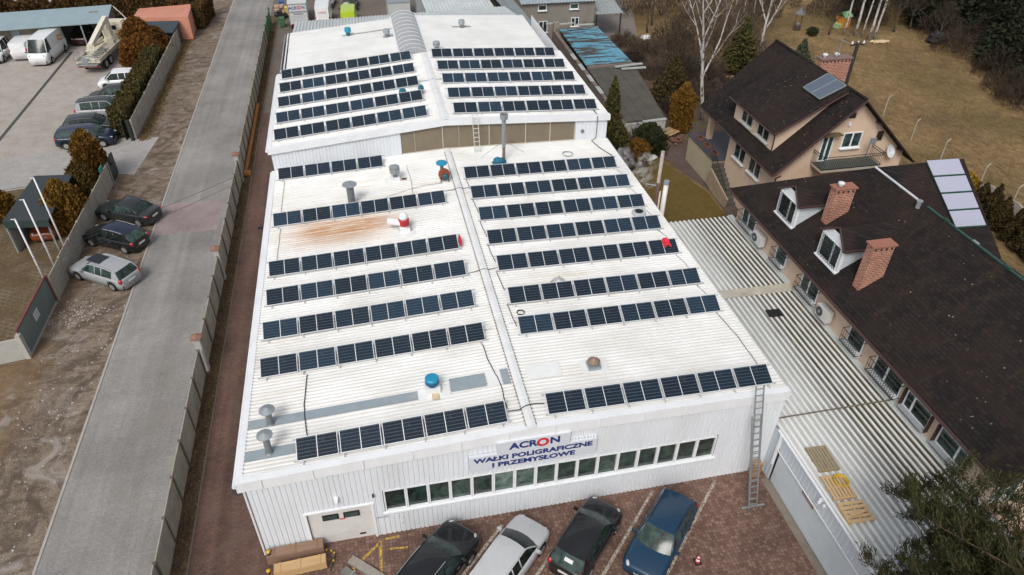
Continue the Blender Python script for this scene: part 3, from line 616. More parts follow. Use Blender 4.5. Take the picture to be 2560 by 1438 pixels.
# ---------------------------------------------------------------- things standing on the roofs
def hat_pipe(label, x, y, zb, h, r, hr, parts_mat, capm, zfun=zf, cone=.12, group=None, name='vent_pipe'):
    o = thing(name, label, 'vent', (x, y, zfun(x)+.03), group=group)
    b = MB(); b.lathe([(r*1.35, 0), (r*1.3, .04), (r, .08), (r, h)], n=18); b.build('pipe', parts_mat, o, smooth=False)
    b = MB(); b.lathe([(hr, h+.12), (hr*.98, h+.15), (.02, h+.15+cone)], n=22)
    for k in range(3): a = k*2.1; b.bar((math.cos(a)*r*.95, math.sin(a)*r*.95, h-.12), (math.cos(a)*r*.95, math.sin(a)*r*.95, h+.15), .02, .02, up=(1, 0, 0))
    b.build('cap', capm, o); return o
hat_pipe('short grey vent pipe with wide round cap at front left roof corner, nearest the facade', -10.22, 1.15, 0, .92, .13, .31, STEELD, STEEL)
hat_pipe('short grey vent pipe with round cap on the grey roof strip, behind the corner one', -10.26, 2.66, 0, .72, .13, .32, STEELD, STEEL)
hat_pipe('tall grey mushroom-capped pipe standing behind the sixth panel row on left slope', -6.45, 19.3, 0, 1.25, .22, .43, STEELD, STEEL, cone=.06)
o = thing('roof_fan', 'blue capped roof fan on a white square base between pale patches', 'vent', (-3.6, 2.95, zf(-3.6)+.05))
b = MB(); b.box((0, 0, .16), (.62, .55, .3)); b.build('base', TRIMW, o); b = MB(); b.lathe([(.20, .31), (.20, .42), (.30, .46), (.30, .62)], n=20); b.build('housing', M_('blue_dark', (.01, .1, .2), .5), o)
b = MB(); b.lathe([(.29, .5), (.29, .72), (.25, .76)], n=24); b.build('cap', BLUEP, o); b = MB(); b.box((.08, -.42, .03), (.3, .35, .06)); b.build('mortar_smear', M_('cream_render', (.55, .45, .3), .9, .2, 4), o)
o = thing('turbine_vent', 'small galvanised turbine vent on a white box near the ridge of lower hall', 'vent', (-3.7, 21.6, zf(-3.7)+.05))
b = MB(); b.box((0, 0, .12), (.6, .5, .24)); b.build('base', TRIMW, o); b = MB(); b.lathe([(.13, .24), (.13, .42)], n=14); b.build('neck', STEELD, o)
b = MB(); b.lathe([(.14, .42), (.30, .52), (.33, .75), (.30, .95), (.1, 1.02)], n=16)
for k in range(16): a = k*math.pi/8; b.bar((math.cos(a)*.29, math.sin(a)*.29, .5), (math.cos(a+.25)*.33, math.sin(a+.25)*.33, .95), .02, .03)
b.build('cowl', STEEL, o); b = MB(); b.box((.55, -.05, .04), (.3, .25, .05)); b.build('rusty_plate', RUSTM, o)
o = thing('extraction_fan', 'rusty red extraction fan with blue mushroom cap beside the ridge of lower hall', 'fan', (-.72, 20.6, zf(-.7)+.08))
b = MB(); Q = Matrix.Rotation(R(90), 3, 'X') @ Matrix.Rotation(R(0), 3, 'Y'); b.lathe([(.12, -.16), (.34, -.15), (.37, 0), (.34, .15), (.12, .16)], (0, 0, .45), 20, M=Q); b.build('housing', M_('rusty_red', (.24, .06, .03), .7, .3, 4), o)
b = MB(); b.lathe([(.2, .16), (.2, .3), (.1, .36)], (.05, 0, .4), 16, M=Q); b.build('motor', M_('teal_motor', (.01, .09, .12), .5), o)
b = MB(); b.tube([(-.12, .15, .5), (-.12, .15, 1.15)], .11, 12); b.build('pipe', STEELD, o); b = MB(); b.lathe([(.34, 1.12), (.34, 1.2), (.05, 1.28)], (-.12, .15, 0), 22); b.build('cap', BLUEP, o)
b = MB()
for x, y in ((-.25, -.2), (.25, -.2), (-.25, .25), (.25, .25)): b.bar((x, y, 0), (x*.8, y, .3), .05, .05)
b.build('stand', BLACK, o)
o = thing('roof_exhaust', 'white domed roof exhaust with red band and white side spout on left slope', 'exhaust', (-3.65, 15.7, zf(-3.65)+.05))
b = MB(); b.box((0, 0, .1), (.62, .5, .2)); b.lathe([(.26, .2), (.2, .35)], n=16); b.build('base', TRIMW, o)
b = MB(); b.lathe([(.22, .32), (.30, .38), (.30, .72), (.26, .76)], n=20); b.build('band', M_('red_band', (.45, .02, .03), .5, .1, 3), o)
b = MB(); b.lathe([(.25, .76), (.26, .86), (.22, 1.02), (.12, 1.12), (.02, 1.15)], n=20); b.build('dome', TRIMW, o, smooth=True)
b = MB(); b.tube([(-.2, 0, .5), (-.9, .12, .62)], [.19, .2], 16); b.build('spout', TRIMW, o)
b = MB(); b.box((.35, -.2, .25), (.05, .05, .5)); b.box((-.3, -.2, .1), (.05, .05, .25)); b.build('bracket', STEELD, o)
o = thing('roof_vent', 'low silver domed vent just behind a panel row on right slope', 'vent', (3.5, 8.95, zf(3.5)+.05))
b = MB(); b.lathe([(.42, 0), (.40, .08), (.2, .12)], n=20); b.build('flange', STEELD, o); b = MB(); b.lathe([(.32, .1), (.30, .25), (.15, .36), (.06, .40), (.05, .5)], n=20); b.build('dome', M_('silver', (.55, .56, .56), .35, .1, 4, metal=.4), o)
o = thing('roof_vent', 'open round grey vent collar with black throat near right eave of lower hall', 'vent', (9.95, 14.85, zf(9.95)+.05))
b = MB(); b.lathe([(.44, 0), (.40, .12), (.30, .16)], n=24); b.build('collar', M_('collar_grey', (.42, .44, .45), .5), o); b = MB(); b.lathe([(.24, .16), (.24, .175)], n=20); b.build('throat', BLACK, o)
o = thing('roof_vent', 'small grey peaked vent on white square flashing at front of right slope', 'vent', (3.45, 2.85, zf(3.45)+.05))
b = MB(); b.box((0, 0, .1), (.55, .5, .2)); b.build('base', STEEL, o); b = MB(); b.lathe([(.2, .2), (.18, .34)], n=12); b.build('neck', STEELD, o)
b = MB(); b.lathe([(.26, .32), (.28, .36), (.02, .58)], n=14); b.build('cap', M_('brown_cap', (.22, .15, .10), .6, .3, 4), o)
o = thing('flue_stack', 'tall thin grey flue stack with open drum top in front of brown window band', 'chimney', (3.42, 22.5, zf(3.4)+.03))
b = MB(); b.tube([(0, 0, 0), (0, 0, 1.1)], .1, 12); b.build('lower_pipe', M_('rust_grey', (.2, .13, .1), .6, .3, 5), o); b = MB(); b.tube([(0, 0, 1.1), (0, 0, 3.0)], .13, 12); b.build('pipe', STEEL, o)
b = MB(); b.lathe([(.13, 2.9), (.25, 3.02), (.26, 3.32), (.21, 3.33), (.20, 3.2)], n=20); b.build('drum', STEEL, o); b = MB(); b.lathe([(.2, 3.21), (.2, 3.22)], n=16); b.build('throat', M_('sooty_rust', (.12, .06, .04), .8), o)
b = MB(); b.tube([(0, 0, 1.5), (1.6, .9, .1)], .012, 4); b.tube([(0, 0, 1.5), (-1.4, .7, .1)], .012, 4); b.build('guy_wire', STEELD, o)
for (nm, lb, x, y, col, cap) in (('roof_fan', 'small blue drum vent on the far left roof of the rear hall', -5.75, 44.9, M_('vent_blue', (.01, .10, .16), .5), BLUEP), ('turbine_vent', 'grey drum vent just left of the arched skylight, rear hall', -2.55, 43.0, STEELD, STEEL), ('turbine_vent', 'grey drum vent behind right hand panels close to the ridge, rear hall', 1.15, 38.6, STEELD, STEEL), ('turbine_vent', 'grey drum vent alone on the far right roof of the rear hall', 4.05, 44.3, STEELD, STEEL)):
    o = thing(nm, lb, 'vent', (x, y, zh(x)+.03)); b = MB(); b.lathe([(.17, 0), (.17, .34)], n=14); b.build('neck', col, o); b = MB(); b.lathe([(.26, .3), (.28, .35), (.28, .6), (.22, .66)], n=18); b.build('cap', cap, o)
# workers behind the panels, cloths, bags, coils
def teal_drum(lbl, x, y, zfun, r=.25, h=.32):
    o = thing('roof_vent', lbl, 'vent', (x, y, zfun(x)+.04)); b = MB(); b.lathe([(r*.6, 0), (r*.6, h)], n=14); b.build('neck', STEELD, o); b = MB(); b.lathe([(r, h-.05), (r*1.05, h+.1), (r*.9, h+.25), (r*.4, h+.34)], n=18); b.build('cap', M_('teal_cap', (.012, .12, .17), .45, .15, 3), o)
teal_drum('teal capped vent peeping over panels near the ridge, rear hall, left slope', -2.35, 29.65, zh)
teal_drum('darker capped vent peeping over panels nearest the ridge, rear hall', -1.05, 29.75, zh, .2)
from mathutils import noise as mnz
def lump(name, lbl, cat, c, r, mt, seed, k=.35):
    b = MB(); u, v = 18, 10; c = Vector(c)
    for i in range(v+1):
        for j in range(u):
            a, e = 2*math.pi*j/u, -math.pi/2+math.pi*i/v; d = Vector((math.cos(a)*math.cos(e), math.sin(a)*math.cos(e), math.sin(e))); q = 1+k*mnz.noise(d*2.6+Vector((seed, 0, 0))); b.v.append((d.x*r[0]*q, d.y*r[1]*q, d.z*r[2]*q+r[2]*.7))
    for i in range(v):
        for j in range(u): b.f.append((i*u+j, i*u+(j+1) % u, (i+1)*u+(j+1) % u, (i+1)*u+j)); b.mi.append(0)
    o = b.build(name, mt, smooth=True); o.location = c; return tag(o, lbl, cat)
lump('tool_bag', 'crumpled teal work bag behind the rearmost panel row, beside the flue stack', 'bag', (3.05, 22.15, zf(3)+.03), (.42, .28, .3), M_('teal_cloth', (.012, .13, .20), .7, .25, 5), 3)
lump('red_jacket', 'narrow red jacket hanging on the right end of a panel row, left slope', 'jacket', (-.83, 13.42, zf(-.8)+.16), (.07, .42, .24), REDP, 7)
b = MB(); base = Vector((10.05, 11.35, zf(10)+.0)); z0 = zf(10.1)+.14+.18
pts = []
for k in range(14): a = 2*math.pi*k/14; pts.append((.19+.03*math.sin(3*a))*1.0*Vector((math.cos(a), math.sin(a), 0)))
o = thing('red_jacket', 'crumpled red jacket lying on the top edge of a solar panel, right slope', 'jacket', (10.07, 11.12, zf(10.1)+.48))
b = MB(); Mq = Matrix.Rotation(R(20), 3, 'X'); b.lathe([(.17, 0), (.22, .03), (.2, .08), (.11, .11), (.1, .05)], n=14, M=Mq, sy=1.25); b.tube([(.1, -.15, .02), (.2, -.36, -.08)], [.06, .05], 8); b.tube([(-.1, -.15, .02), (-.14, -.36, -.09)], [.06, .05], 8); b.build('cloth', REDP, o, smooth=True)
def coil(lbl, x, y, z, r, mt, w_=.02, turns=3, name='cable_coil', rx=1.0, cat='coil'):
    b = MB()
    for k in range(turns):
        rr = r*(1+.04*k); pts = [(x+rr*math.cos(a)*rx, y+rr*math.sin(a), z+.02*k+.01*math.sin(3*a+k)) for a in np.linspace(0, 2*math.pi, 25)]
        b.tube(pts, w_, 6)
    o = b.build(name, mt); return tag(o, lbl, cat)
coil('thin dark cable coil lying on right slope behind the last panel row', 7.85, 22.9, zf(7.85)+.07, .33, STEELD, .018, 2)
coil('small black cable coil at left end of a panel row, right slope', 1.12, 7.05, zf(1.1)+.08, .17, BLACK, .02, 2)
def cable(lbl, pts, r=.016, mt=None, name='cable', zfun=None, h=.07, grp=None):
    P = []
    for p in pts: P.append(Vector((p[0], p[1], (zfun(p[0])+h if zfun else 0)+(p[2] if len(p) > 2 else 0))))
    Q = []
    for i in range(len(P)-1):
        for k in range(5):
            q = P[i].lerp(P[i+1], k/5); q.x += random.uniform(-.015, .015); Q.append(q)
    Q.append(P[-1]); b = MB(); b.tube(Q, r, 5); o = b.build(name, mt or BLACK); return tag(o, lbl, 'cable', grp)
cable('black cable crossing the grey strip between front two panel rows, left slope, near eave', [(-8.85, 5.2), (-8.95, 3.4), (-8.8, 1.7), (-8.6, 1.0)], .022, zfun=zf)
cable('black cable down to front panel row close to the ridge, left slope', [(-1.05, 5.2), (-1.0, 4.2), (-.75, 2.7), (-.75, 1.2)], .022, zfun=zf)
cable('black cable looping over the ridge between the two front panel rows', [(-.75, 1.0), (-.3, .95, .02), (0, 1.05, .09), (.35, 1.15, .02), (.8, 1.1)], .022, zfun=zf)
cable('grey wire wandering from the red fan across left slope', [(-.9, 20.4), (-2, 20.4), (-3.4, 20.0), (-4.6, 19.5), (-5.7, 19.1)], .012, STEELD, zfun=zf)
for i, (ya, yb) in enumerate(((23.3, 19.0), (17.7, 14.2))): cable(f'dark cable joining {("rearmost", "middle")[i]} rows near left eave of lower hall', [(-10.55, ya), (-10.6, yb)], .014, STEELD, zfun=zf)
cable('dark cable between rows in the middle of left slope behind sixth row', [(-5.05+2.2, 23.3), (-2.75, 21), (-2.85, 18.9)], .014, STEELD, zfun=zf)
RN = [20.4, 17.96, 15.45, 12.97, 10.5, 7.7, 5.4]
for i in range(6):
    y = RN[i]; cable(f'short black cable at ridge end of {ORD[7-i]} row, right slope', [(.62, y+.1), (.66, y-.8), (.72, y-1.6)], .02, zfun=zf, grp='cables between right slope rows')
    cable(f'short dark cable at eave end of {ORD[7-i]} row, right slope', [(10.45, y-.05), (10.62, y-.8), (10.66, y-1.55)], .014, STEELD, zfun=zf, grp='cables between right slope rows')
cable('long dark cable from second row down to front row near right eave', [(10.5, 5.3), (10.7, 3.6), (10.72, 1.3)], .016, zfun=zf)
for y, nm in ((19.4, 'rear'), (10.8, 'middle')): cable(f'dark cable lying across {nm} part of the lower hall ridge', [(-.85, y-.1), (-.3, y), (0, y, .07), (.3, y), (.9, y+.1)], .016, zfun=zf)
cable('thin cable lying across the rear hall ridge', [(-.95, 32.0), (-.3, 32), (0, 32, .07), (.3, 32), (.7, 32.1)], .016, STEELD, zfun=zh)
tag(MB(), None) if False else None
cb = MB(); cb.tube([(10.35, 25.9, zh(10.3)+.08), (10.4, 25.0, zh(10.3)+.09), (10.4, 24.76, zh(10.3)-.05), (10.42, 24.76, 6.0), (10.4, 24.8, 5.35), (10.05, 24.6, zf(10)+.08), (10.3, 23.4, zf(10)+.08), (10.75, 22.2, zf(10)+.08)], .025, 6); tag(cb.build('cable', BLACK), 'black cable dropping down the rear hall wall beside round vent', 'cable')
# ladders
LADM = M_('ladder_metal', (.33, .35, .35), .4, .1, 6, metal=.5)
def ladder(lbl, base, top, wd, n, mt, name='ladder', foot=False, grp=None):
    base, top = Vector(base), Vector(top); o = thing(name, lbl, 'ladder', base, group=grp); X = Vector((1, 0, 0)); d = top-base
    for s in (-1, 1): b = MB(); b.bar(X*s*wd/2, d+X*s*wd/2, .03, .07); b.build('rail', mt, o)
    for k in range(n): p = d*((k+.5)/n); b = MB(); b.bar(p-X*wd/2, p+X*wd/2, .03, .035); b.build('rung', mt, o)
    if foot: b = MB(); b.bar((-.55, 0, .03), (.55, 0, .03), .08, .06); b.build('stabiliser', mt, o)
    return o
ladder('long aluminium extension ladder leaning on the facade right of the strip window', (9.87, -1.92, .02), (9.66, -.22, 6.0), .36, 20, LADM, foot=True)
ld = ladder('lower section of the extension ladder, lying against its front face', (9.80, -2.02, .05), (9.63, -.62, 4.6), .40, 14, LADM)
ladder('short white ladder standing on the lower roof against the brown window band', (1.95, 24.05, zf(2)+.06), (1.92, 24.7, 7.9), .36, 9, M_('pale_ladder', (.62, .62, .58), .5, .05, 3))
o = thing('cardboard_box', 'brown cardboard box by the wall in the corner behind the leaning ladder', 'box', (10.72, -.3, .02)); b = MB(); b.box((0, 0, .45), (.42, .34, .9)); b.build('box', M_('cardboard', (.30, .17, .09), .8, .12, 4), o); b = MB(); b.box((0, -.09, .915), (.42, .15, .015)); b.box((0, .09, .915), (.42, .15, .012)); b.build('flap', M_('cardboard_light', (.38, .23, .13), .8, .1, 4), o)
# traffic cone
o = thing('traffic_cone', 'small red and white striped traffic cone standing on the cobbles right of the blue car', 'cone', (6.33, -3.94, .015)); b = MB(); b.box((0, 0, .02), (.3, .3, .04)); b.build('base', BLACK, o)
cr = M_('cone_red', (.5, .02, .03), .5); cw = M_('cone_white', (.75, .75, .75), .5); rr = lambda z: .115-.085*z/.5
for i in range(5): z0_, z1_ = .04+i*.095, .04+(i+1)*.095; b = MB(); b.lathe([(rr(z0_), z0_), (rr(z1_), z1_)], n=16); b.build('stripe', (cr, cw)[i % 2], o)
# timber crates, planks and chain posts in front of the facade
WOODN = M_('fresh_timber', (.50, .32, .16), .7, .15, 3, stretch=(.4, 3, 3)); WOODO = M_('weathered_timber', (.24, .15, .10), .8, .2, 3, stretch=(.4, 3, 3)); PLKG = M_('grey_plank', (.27, .25, .22), .85, .18, 3, stretch=(3, .5, 3))
def crate(lbl, c, sz, rz, mt):
    o = thing('timber_crate', lbl, 'crate', c, rz); b = MB(); L, W, H = sz; b.box((0, 0, H/2+.06), (L, W, H)); b.build('body', mt, o)
    for k in range(3): b = MB(); b.box(((k-1)*L*.38, 0, .03), (.1, W*.9, .06)); b.build('skid', mt, o); b = MB(); b.box(((k-1)*L*.38, 0, H+.075), (.07, W*1.01, .02)); b.build('strap', mt, o)
crate('brown weathered timber crate pushed against the white wall left of the garage door', (-9.95, -.33, .015), (2.25, .42, .5), R(2), WOODO)
crate('fresh pale timber crate lying parallel in front of the brown one', (-9.75, -1.02, .015), (2.05, .42, .42), R(2.5), WOODN)
o = thing('plank', 'broad pale grey plank lying across the cobbles, right hand one', 'plank', (-7.15, -1.55, .02), R(-43)); b = MB(); b.box((.25, 0, .05), (2.2, .36, .09)); b.build('board', PLKG, o)
o = thing('plank', 'darker grey plank with a pale batten on it, left hand one', 'plank', (-7.65, -1.85, .02), R(-48)); b = MB(); b.box((.1, 0, .04), (1.5, .36, .07)); b.build('board', M_('dark_grey_plank', (.16, .16, .14), .85, .2, 3), o); b = MB(); b.box((-.2, 0, .09), (.07, .5, .03)); b.build('batten', PLKG, o)
o = thing('plank', 'short grey board lying in front of the pale crate', 'plank', (-9.3, -1.75, .02), R(4)); b = MB(); b.box((0, 0, .03), (1.2, .25, .05)); b.build('board', PLKG, o)
YEL = M_('yellow_post', (.62, .36, .03), .5, .12, 4)
for i, (x, y, h) in enumerate(((-10.98, -.42, .75), (-10.93, -1.25, .7))):
    o = thing('bollard', ('yellow and black bollard at the very corner of the white hall', 'yellow bollard beside the end of the pale timber crate')[i], 'bollard', (x, y, .012)); b = MB(); b.tube([(0, 0, 0), (0, 0, h)], .07, 12); b.build('post', YEL, o); b = MB(); b.tube([(0, 0, h-.18), (0, 0, h-.06)], .073, 12); b.build('band', BLACK, o); b = MB(); b.lathe([(.075, h), (.08, h+.03), (.02, h+.06)], n=12); b.build('cap', YEL, o)
for i, (pts) in enumerate((((-8.75, -.35), (-8.5, -.45), (-8.38, -.62), (-8.6, -1.35)),)):
    b = MB(); pp = []
    for k in range(len(pts)-1):
        for q in np.linspace(0, 1, 6)[:-1]: pp.append(Vector((*pts[k], .1)).lerp(Vector((*pts[k+1], .1)), q))
    pp.append(Vector((*pts[-1], .1))); b.tube(pp, .02, 5, mi=0)
    for k in range(0, len(pp), 4): b.lathe([(.04, -.04), (.05, 0), (.03, .04)], pp[k], 8, mi=1)
    tag(b.build('chain', [M_('dark_green_chain', (.02, .04, .03), .5), YEL]), 'thin dark chain with yellow knobs lying beside the timber crates', 'chain')
# pallets on the annex roof
def pallet(lbl, x, y, rz, mt, boards=7, L=1.25, W=.9, tilt=0, z=3.02):
    o = thing('pallet', lbl, 'pallet', (x, y, z), rz)
    for k in range(3): b = MB(); b.box((0, (k-1)*(W/2-.06), .06), (L, .1, .12)); b.build('stringer', mt, o)
    for k in range(boards): b = MB(); b.box((-L/2+.06+(L-.12)*k/(boards-1), 0, .13), (L/boards*.72, W, .022)); b.build('board', mt, o)
    return o
WG = 'pallets on the annex roof'
W1 = M_('aged_pallet', (.30, .24, .15), .8, .2, 4); W2 = M_('new_pallet', (.55, .38, .20), .75, .15, 4)
pallet('grey brown weathered pallet farthest back on the corrugated annex roof', 12.2, -2.2, R(-3), W1, 7, .95, 1.25)
pl2 = pallet('pale pallet in the middle carrying a yellow coiled hose', 12.05, -3.65, R(-3), W2, 7, 1.0, 1.15)
pl3 = pallet('overturned pale pallet with wide gaps nearest the pine tree', 12.05, -4.85, R(87), W2, 5, .92, 1.1)
o = thing('plank', 'single pale board lying across the overturned pallet', 'plank', (12.05, -4.95, 3.17), R(8)); b = MB(); b.box((0, 0, .03), (.75, .14, .03)); b.build('board', W2, o)
coil('yellow coiled hose lying on the middle pallet', 12.25, -3.45, 3.19, .25, M_('yellow_hose', (.55, .36, .02), .5, .1, 5), .022, 5, 'hose_coil', cat='hose')
# ---------------------------------------------------------------- cars
TYRE = M_('tyre', (.012, .012, .012), .85, .1, 8); RIM = M_('alloy_rim', (.38, .39, .40), .35, .1, 8, metal=.5); HUB = M_('plastic_black', (.014, .014, .015), .6, .1, 6)
LAMPC = M_('lamp_clear', (.45, .47, .48), .15, .25, 12, coat=.5); LAMPR = M_('lamp_red', (.35, .01, .015), .2, .25, 12, coat=.5); PLATE = M_('plate_white', (.6, .6, .6), .5, .05, 3); CHROME = M_('chrome', (.55, .56, .58), .2, .05, 5, metal=.8)
def paint(name, col, rough=.3):
    return M_('paint_'+name, col, rough, .07, 1.5, coat=.45, spec=.4, dirt=hx(col, 1.0) if sum(col) > 1 else (.10, .095, .09), dirt_amt=.12)
WHEELS = {}
def wheel_meshes(r):
    if r in WHEELS: return WHEELS[r]
    Q = Matrix.Rotation(R(90), 3, 'X'); b = MB(); b.lathe([(r*.6, -.1), (r*.92, -.105), (r, -.07), (r, .07), (r*.92, .105), (r*.6, .1)], n=20, M=Q); t_ = b.build('wheel', TYRE); tm = t_.data; bpy.data.objects.remove(t_)
    b = MB(); b.lathe([(r*.62, -.108), (r*.55, -.1), (r*.5, -.06), (r*.12, -.07), (.02, -.115)], n=20, M=Q); b.lathe([(r*.62, .108), (r*.55, .1), (r*.5, .06), (r*.12, .07), (.02, .115)], n=20, M=Q)
    for s in (-1, 1):
        for k in range(5): a = k*2*math.pi/5; b.bar((0, s*.105, 0), (math.cos(a)*r*.58, s*.108, math.sin(a)*r*.58), .05, .02, up=(0, 1, 0))
    q = b.build('rim', RIM); rm = q.data; bpy.data.objects.remove(q); WHEELS[r] = (tm, rm); return tm, rm
CARK = {  # L, W, H, belt, hood z at nose / windshield base, key x as fraction from rear
 'hatch': dict(W=1.74, H=1.46, belt=.92, nose=.68, A=.74, B=.585, C=.12, D=.03, tail=.9, hatch=1),
 'wagon': dict(W=1.78, H=1.45, belt=.91, nose=.66, A=.715, B=.57, C=.10, D=.03, tail=.88, hatch=1),
 'sedan': dict(W=1.78, H=1.44, belt=.91, nose=.66, A=.70, B=.55, C=.29, D=.15, tail=.93, hatch=0),
 'mpv': dict(W=1.82, H=1.68, belt=1.0, nose=.74, A=.80, B=.655, C=.07, D=.02, tail=.98, hatch=1),
 'suv': dict(W=1.84, H=1.66, belt=1.02, nose=.84, A=.73, B=.585, C=.12, D=.03, tail=1.0, hatch=1),
 'van': dict(W=1.98, H=2.0, belt=1.15, nose=.88, A=.86, B=.74, C=.03, D=.012, tail=1.1, hatch=1, panel=1),
 'boxvan': dict(W=2.05, H=2.5, belt=1.25, nose=.95, A=.90, B=.79, C=.03, D=.01, tail=1.2, hatch=1, panel=1)}
def car(lbl, kind, L, pt, loc, rz, cat='car', name='parked_car', group=None, rails=None, roofm=None, wr=.32, simple=False, Hs=None):
    K = dict(CARK[kind]); W = K['W']; H = Hs or K['H']; hw = W/2; o = thing(name, lbl, cat, (loc[0], loc[1], loc[2] if len(loc) > 2 else .02), rz, group)
    xr, xf = -L/2, L/2; fx = lambda q: xr+q*L; xa, xb_, xc, xd = fx(K['A']), fx(K['B']), fx(K['C']), fx(K['D']); wh = (xr+L*.185, xf-L*.19); ra = wr+.055
    belt = K['belt']; nose = K['nose']
    def ztop(x):
        if x > xa: q = (x-xa)/(xf-xa); z = belt-.01-(belt-nose)*q**1.6; 
        elif x < xd: z = K['tail'] if not K['hatch'] else belt-.02
        else: z = belt
        e = (xf-x) if x > 0 else (x-xr); lim = .12 if x > 0 else .10
        if e < lim: z -= (1-math.sqrt(max(0, 1-(1-e/lim)**2)))*.16
        return z
    def plan(x):
        q = abs(x)/(L/2); return hw*(1-.035*q**2-.20*max(0, (q-.84)/.16)**2.2)
    n = 56; b = MB(); X = sorted(set([xr+L*(.5-.5*math.cos(math.pi*i/n)) for i in range(n+1)] + [w_+ra*math.cos(a) for w_ in wh for a in np.linspace(0, math.pi, 9)]))
    for x in X:
        zt = ztop(x); p = plan(x); zb = .2
        for w_ in wh:
            if abs(x-w_) < ra: zb = max(zb, wr+math.sqrt(max(0, ra*ra-(x-w_)**2))-.0)
        zs = .26+.0*x; lowm = max(zb, zs); sh = zt-.10; mid = lowm+(sh-lowm)*.55
        half = [(0, zb), (p*.78, zb), (p*.965, lowm if zb < .3 else zb+.001), (p*1.0, max(mid, lowm)), (p*.985, max(sh, lowm+.02)), (p*.93, zt-.03), (p*.80, zt), (p*.4, zt+.028), (0, zt+.035)]
        for (y, z) in half: b.v.append((x, -y, z))
        for (y, z) in half[-2:0:-1]: b.v.append((x, y, z))
    m_ = 16
    for i in range(len(X)-1):
        for j in range(m_):
            a = i*m_+j; a2 = i*m_+(j+1) % m_; b.f.append((a, a+m_, a2+m_, a2)); b.mi.append(1 if j in (0, 15) or ((.5*(X[i]+X[i+1]) > xf-.09 or X[i] < xr+.05) and j in (1, 14, 2, 13)) else 0)
    b.f.append(tuple(range(m_))); b.mi.append(0); b.f.append(tuple((len(X)-1)*m_+j for j in range(m_))[::-1]); b.mi.append(0)
    b.build('body', [pt, HUB], o, smooth=True)
    # greenhouse
    hb = hw*.90; hr = hw*(.70 if not K.get('panel') else .80)
    prof = [(xa, belt)]; ns = 4
    for k in range(1, ns+1): q = k/ns; prof.append((xa+(xb_-xa)*q, belt+(H-.05-belt)*q+.035*math.sin(math.pi*q)))
    for k in range(1, 8): q = k/8; prof.append((xb_+(xc-xb_)*q, H-.05+.05*math.sin(math.pi*min(1, q*1.1+.05)) - (.05*q if not K.get('panel') else 0)))
    zc = prof[-1][1]-.02
    prof.append((xc, zc))
    for k in range(1, ns+1): q = k/ns; prof.append((xc+(xd-xc)*q, zc+(ztop(xd)-.01-zc)*q+.03*math.sin(math.pi*q)))
    def hwid(i):
        x, z = prof[i]; q = min(1, max(0, (z-belt)/(H-.08-belt))); w_ = hb+(hr-hb)*q; return w_*min(plan(x)/hw+.03, 1)
    ny = 6; grid = []
    for i, (x, z) in enumerate(prof):
        w_ = hwid(i); ends = 1 if i <= ns else (-1 if i >= ns+8 else 0); bul = .11*(1-(i/ns))+.06 if ends == 1 else (.06 if ends == -1 else (.06*(1-(i-ns)/8*2)))
        row = []
        for j in range(ny+1):
            y = -w_+2*w_*j/ny; q = 1-(y/w_)**2; row.append((x+bul*q*(1 if i <= ns+4 else -1 if ends == -1 else 1), y, z+(.045*q if ends == 0 else .02*q)))
        grid.append(row)
    def patch(i0, i1, nm, mt, off=0):
        g = MB()
        for i in range(i0, i1+1): g.v += grid[i]
        for i in range(i1-i0):
            for j in range(ny): a = i*(ny+1)+j; g.f.append((a, a+1, a+ny+2, a+ny+1)); g.mi.append(0)
        return g.build(nm, mt, o, smooth=True)
    patch(0, ns, 'windshield', CARGL); rf = patch(ns, ns+8, 'roof', roofm or pt)
    patch(ns+8, len(prof)-1, 'rear_window', CARGL if not K.get('panel') else pt)
    g = MB()
    for s in (-1, 1):
        edge = [grid[i][0 if s < 0 else ny] for i in range(len(prof))]
        g.tube(edge, [.028]+[.034]*(len(edge)-2)+[.03], 6)
        for q, wd in ((.33, .05), ((.62 if kind != 'sedan' else .8), .05)):
            i = ns+int(q*8); e = edge[i]; g.bar((e[0], e[1], e[2]), (e[0]+.02, s*hb*1.0, belt-.02), .03, .06, up=(1, 0, 0))
    g.build('pillars', pt, o, smooth=True)
    for s in (-1, 1):
        sg_ = MB(); sp = MB(); 
        for i in range(len(prof)-1):
            e0, e1 = grid[i][0 if s < 0 else ny], grid[i+1][0 if s < 0 else ny]; b0 = (e0[0], s*min(hb, plan(e0[0])*.93), min(ztop(max(min(e0[0], xa), xr))-.0, e0[2])); b1 = (e1[0], s*min(hb, plan(e1[0])*.93), min(ztop(max(min(e1[0], xa), xr)), e1[2]))
            tgt = sp if (K.get('panel') and e1[0] < fx(.66)) or (i >= ns+8+(0 if kind == 'sedan' else -1) and not K.get('panel')) else sg_
            tgt.add([e0, e1, b1, b0], [(0, 1, 2, 3) if s < 0 else (3, 2, 1, 0)])
        if sg_.f: sg_.build('side_window', CARGL, o)
        if sp.f: sp.build('side_panel', pt, o)
    tm, rm = wheel_meshes(wr)
    for wx_ in wh:
        for s in (-1, 1):
            q = bpy.data.objects.new('wheel', tm); COL.objects.link(q); q.parent = o; q.location = (wx_, s*(hw-.11), wr); r_ = bpy.data.objects.new('rim', rm); COL.objects.link(r_); r_.parent = q
    if simple: return o
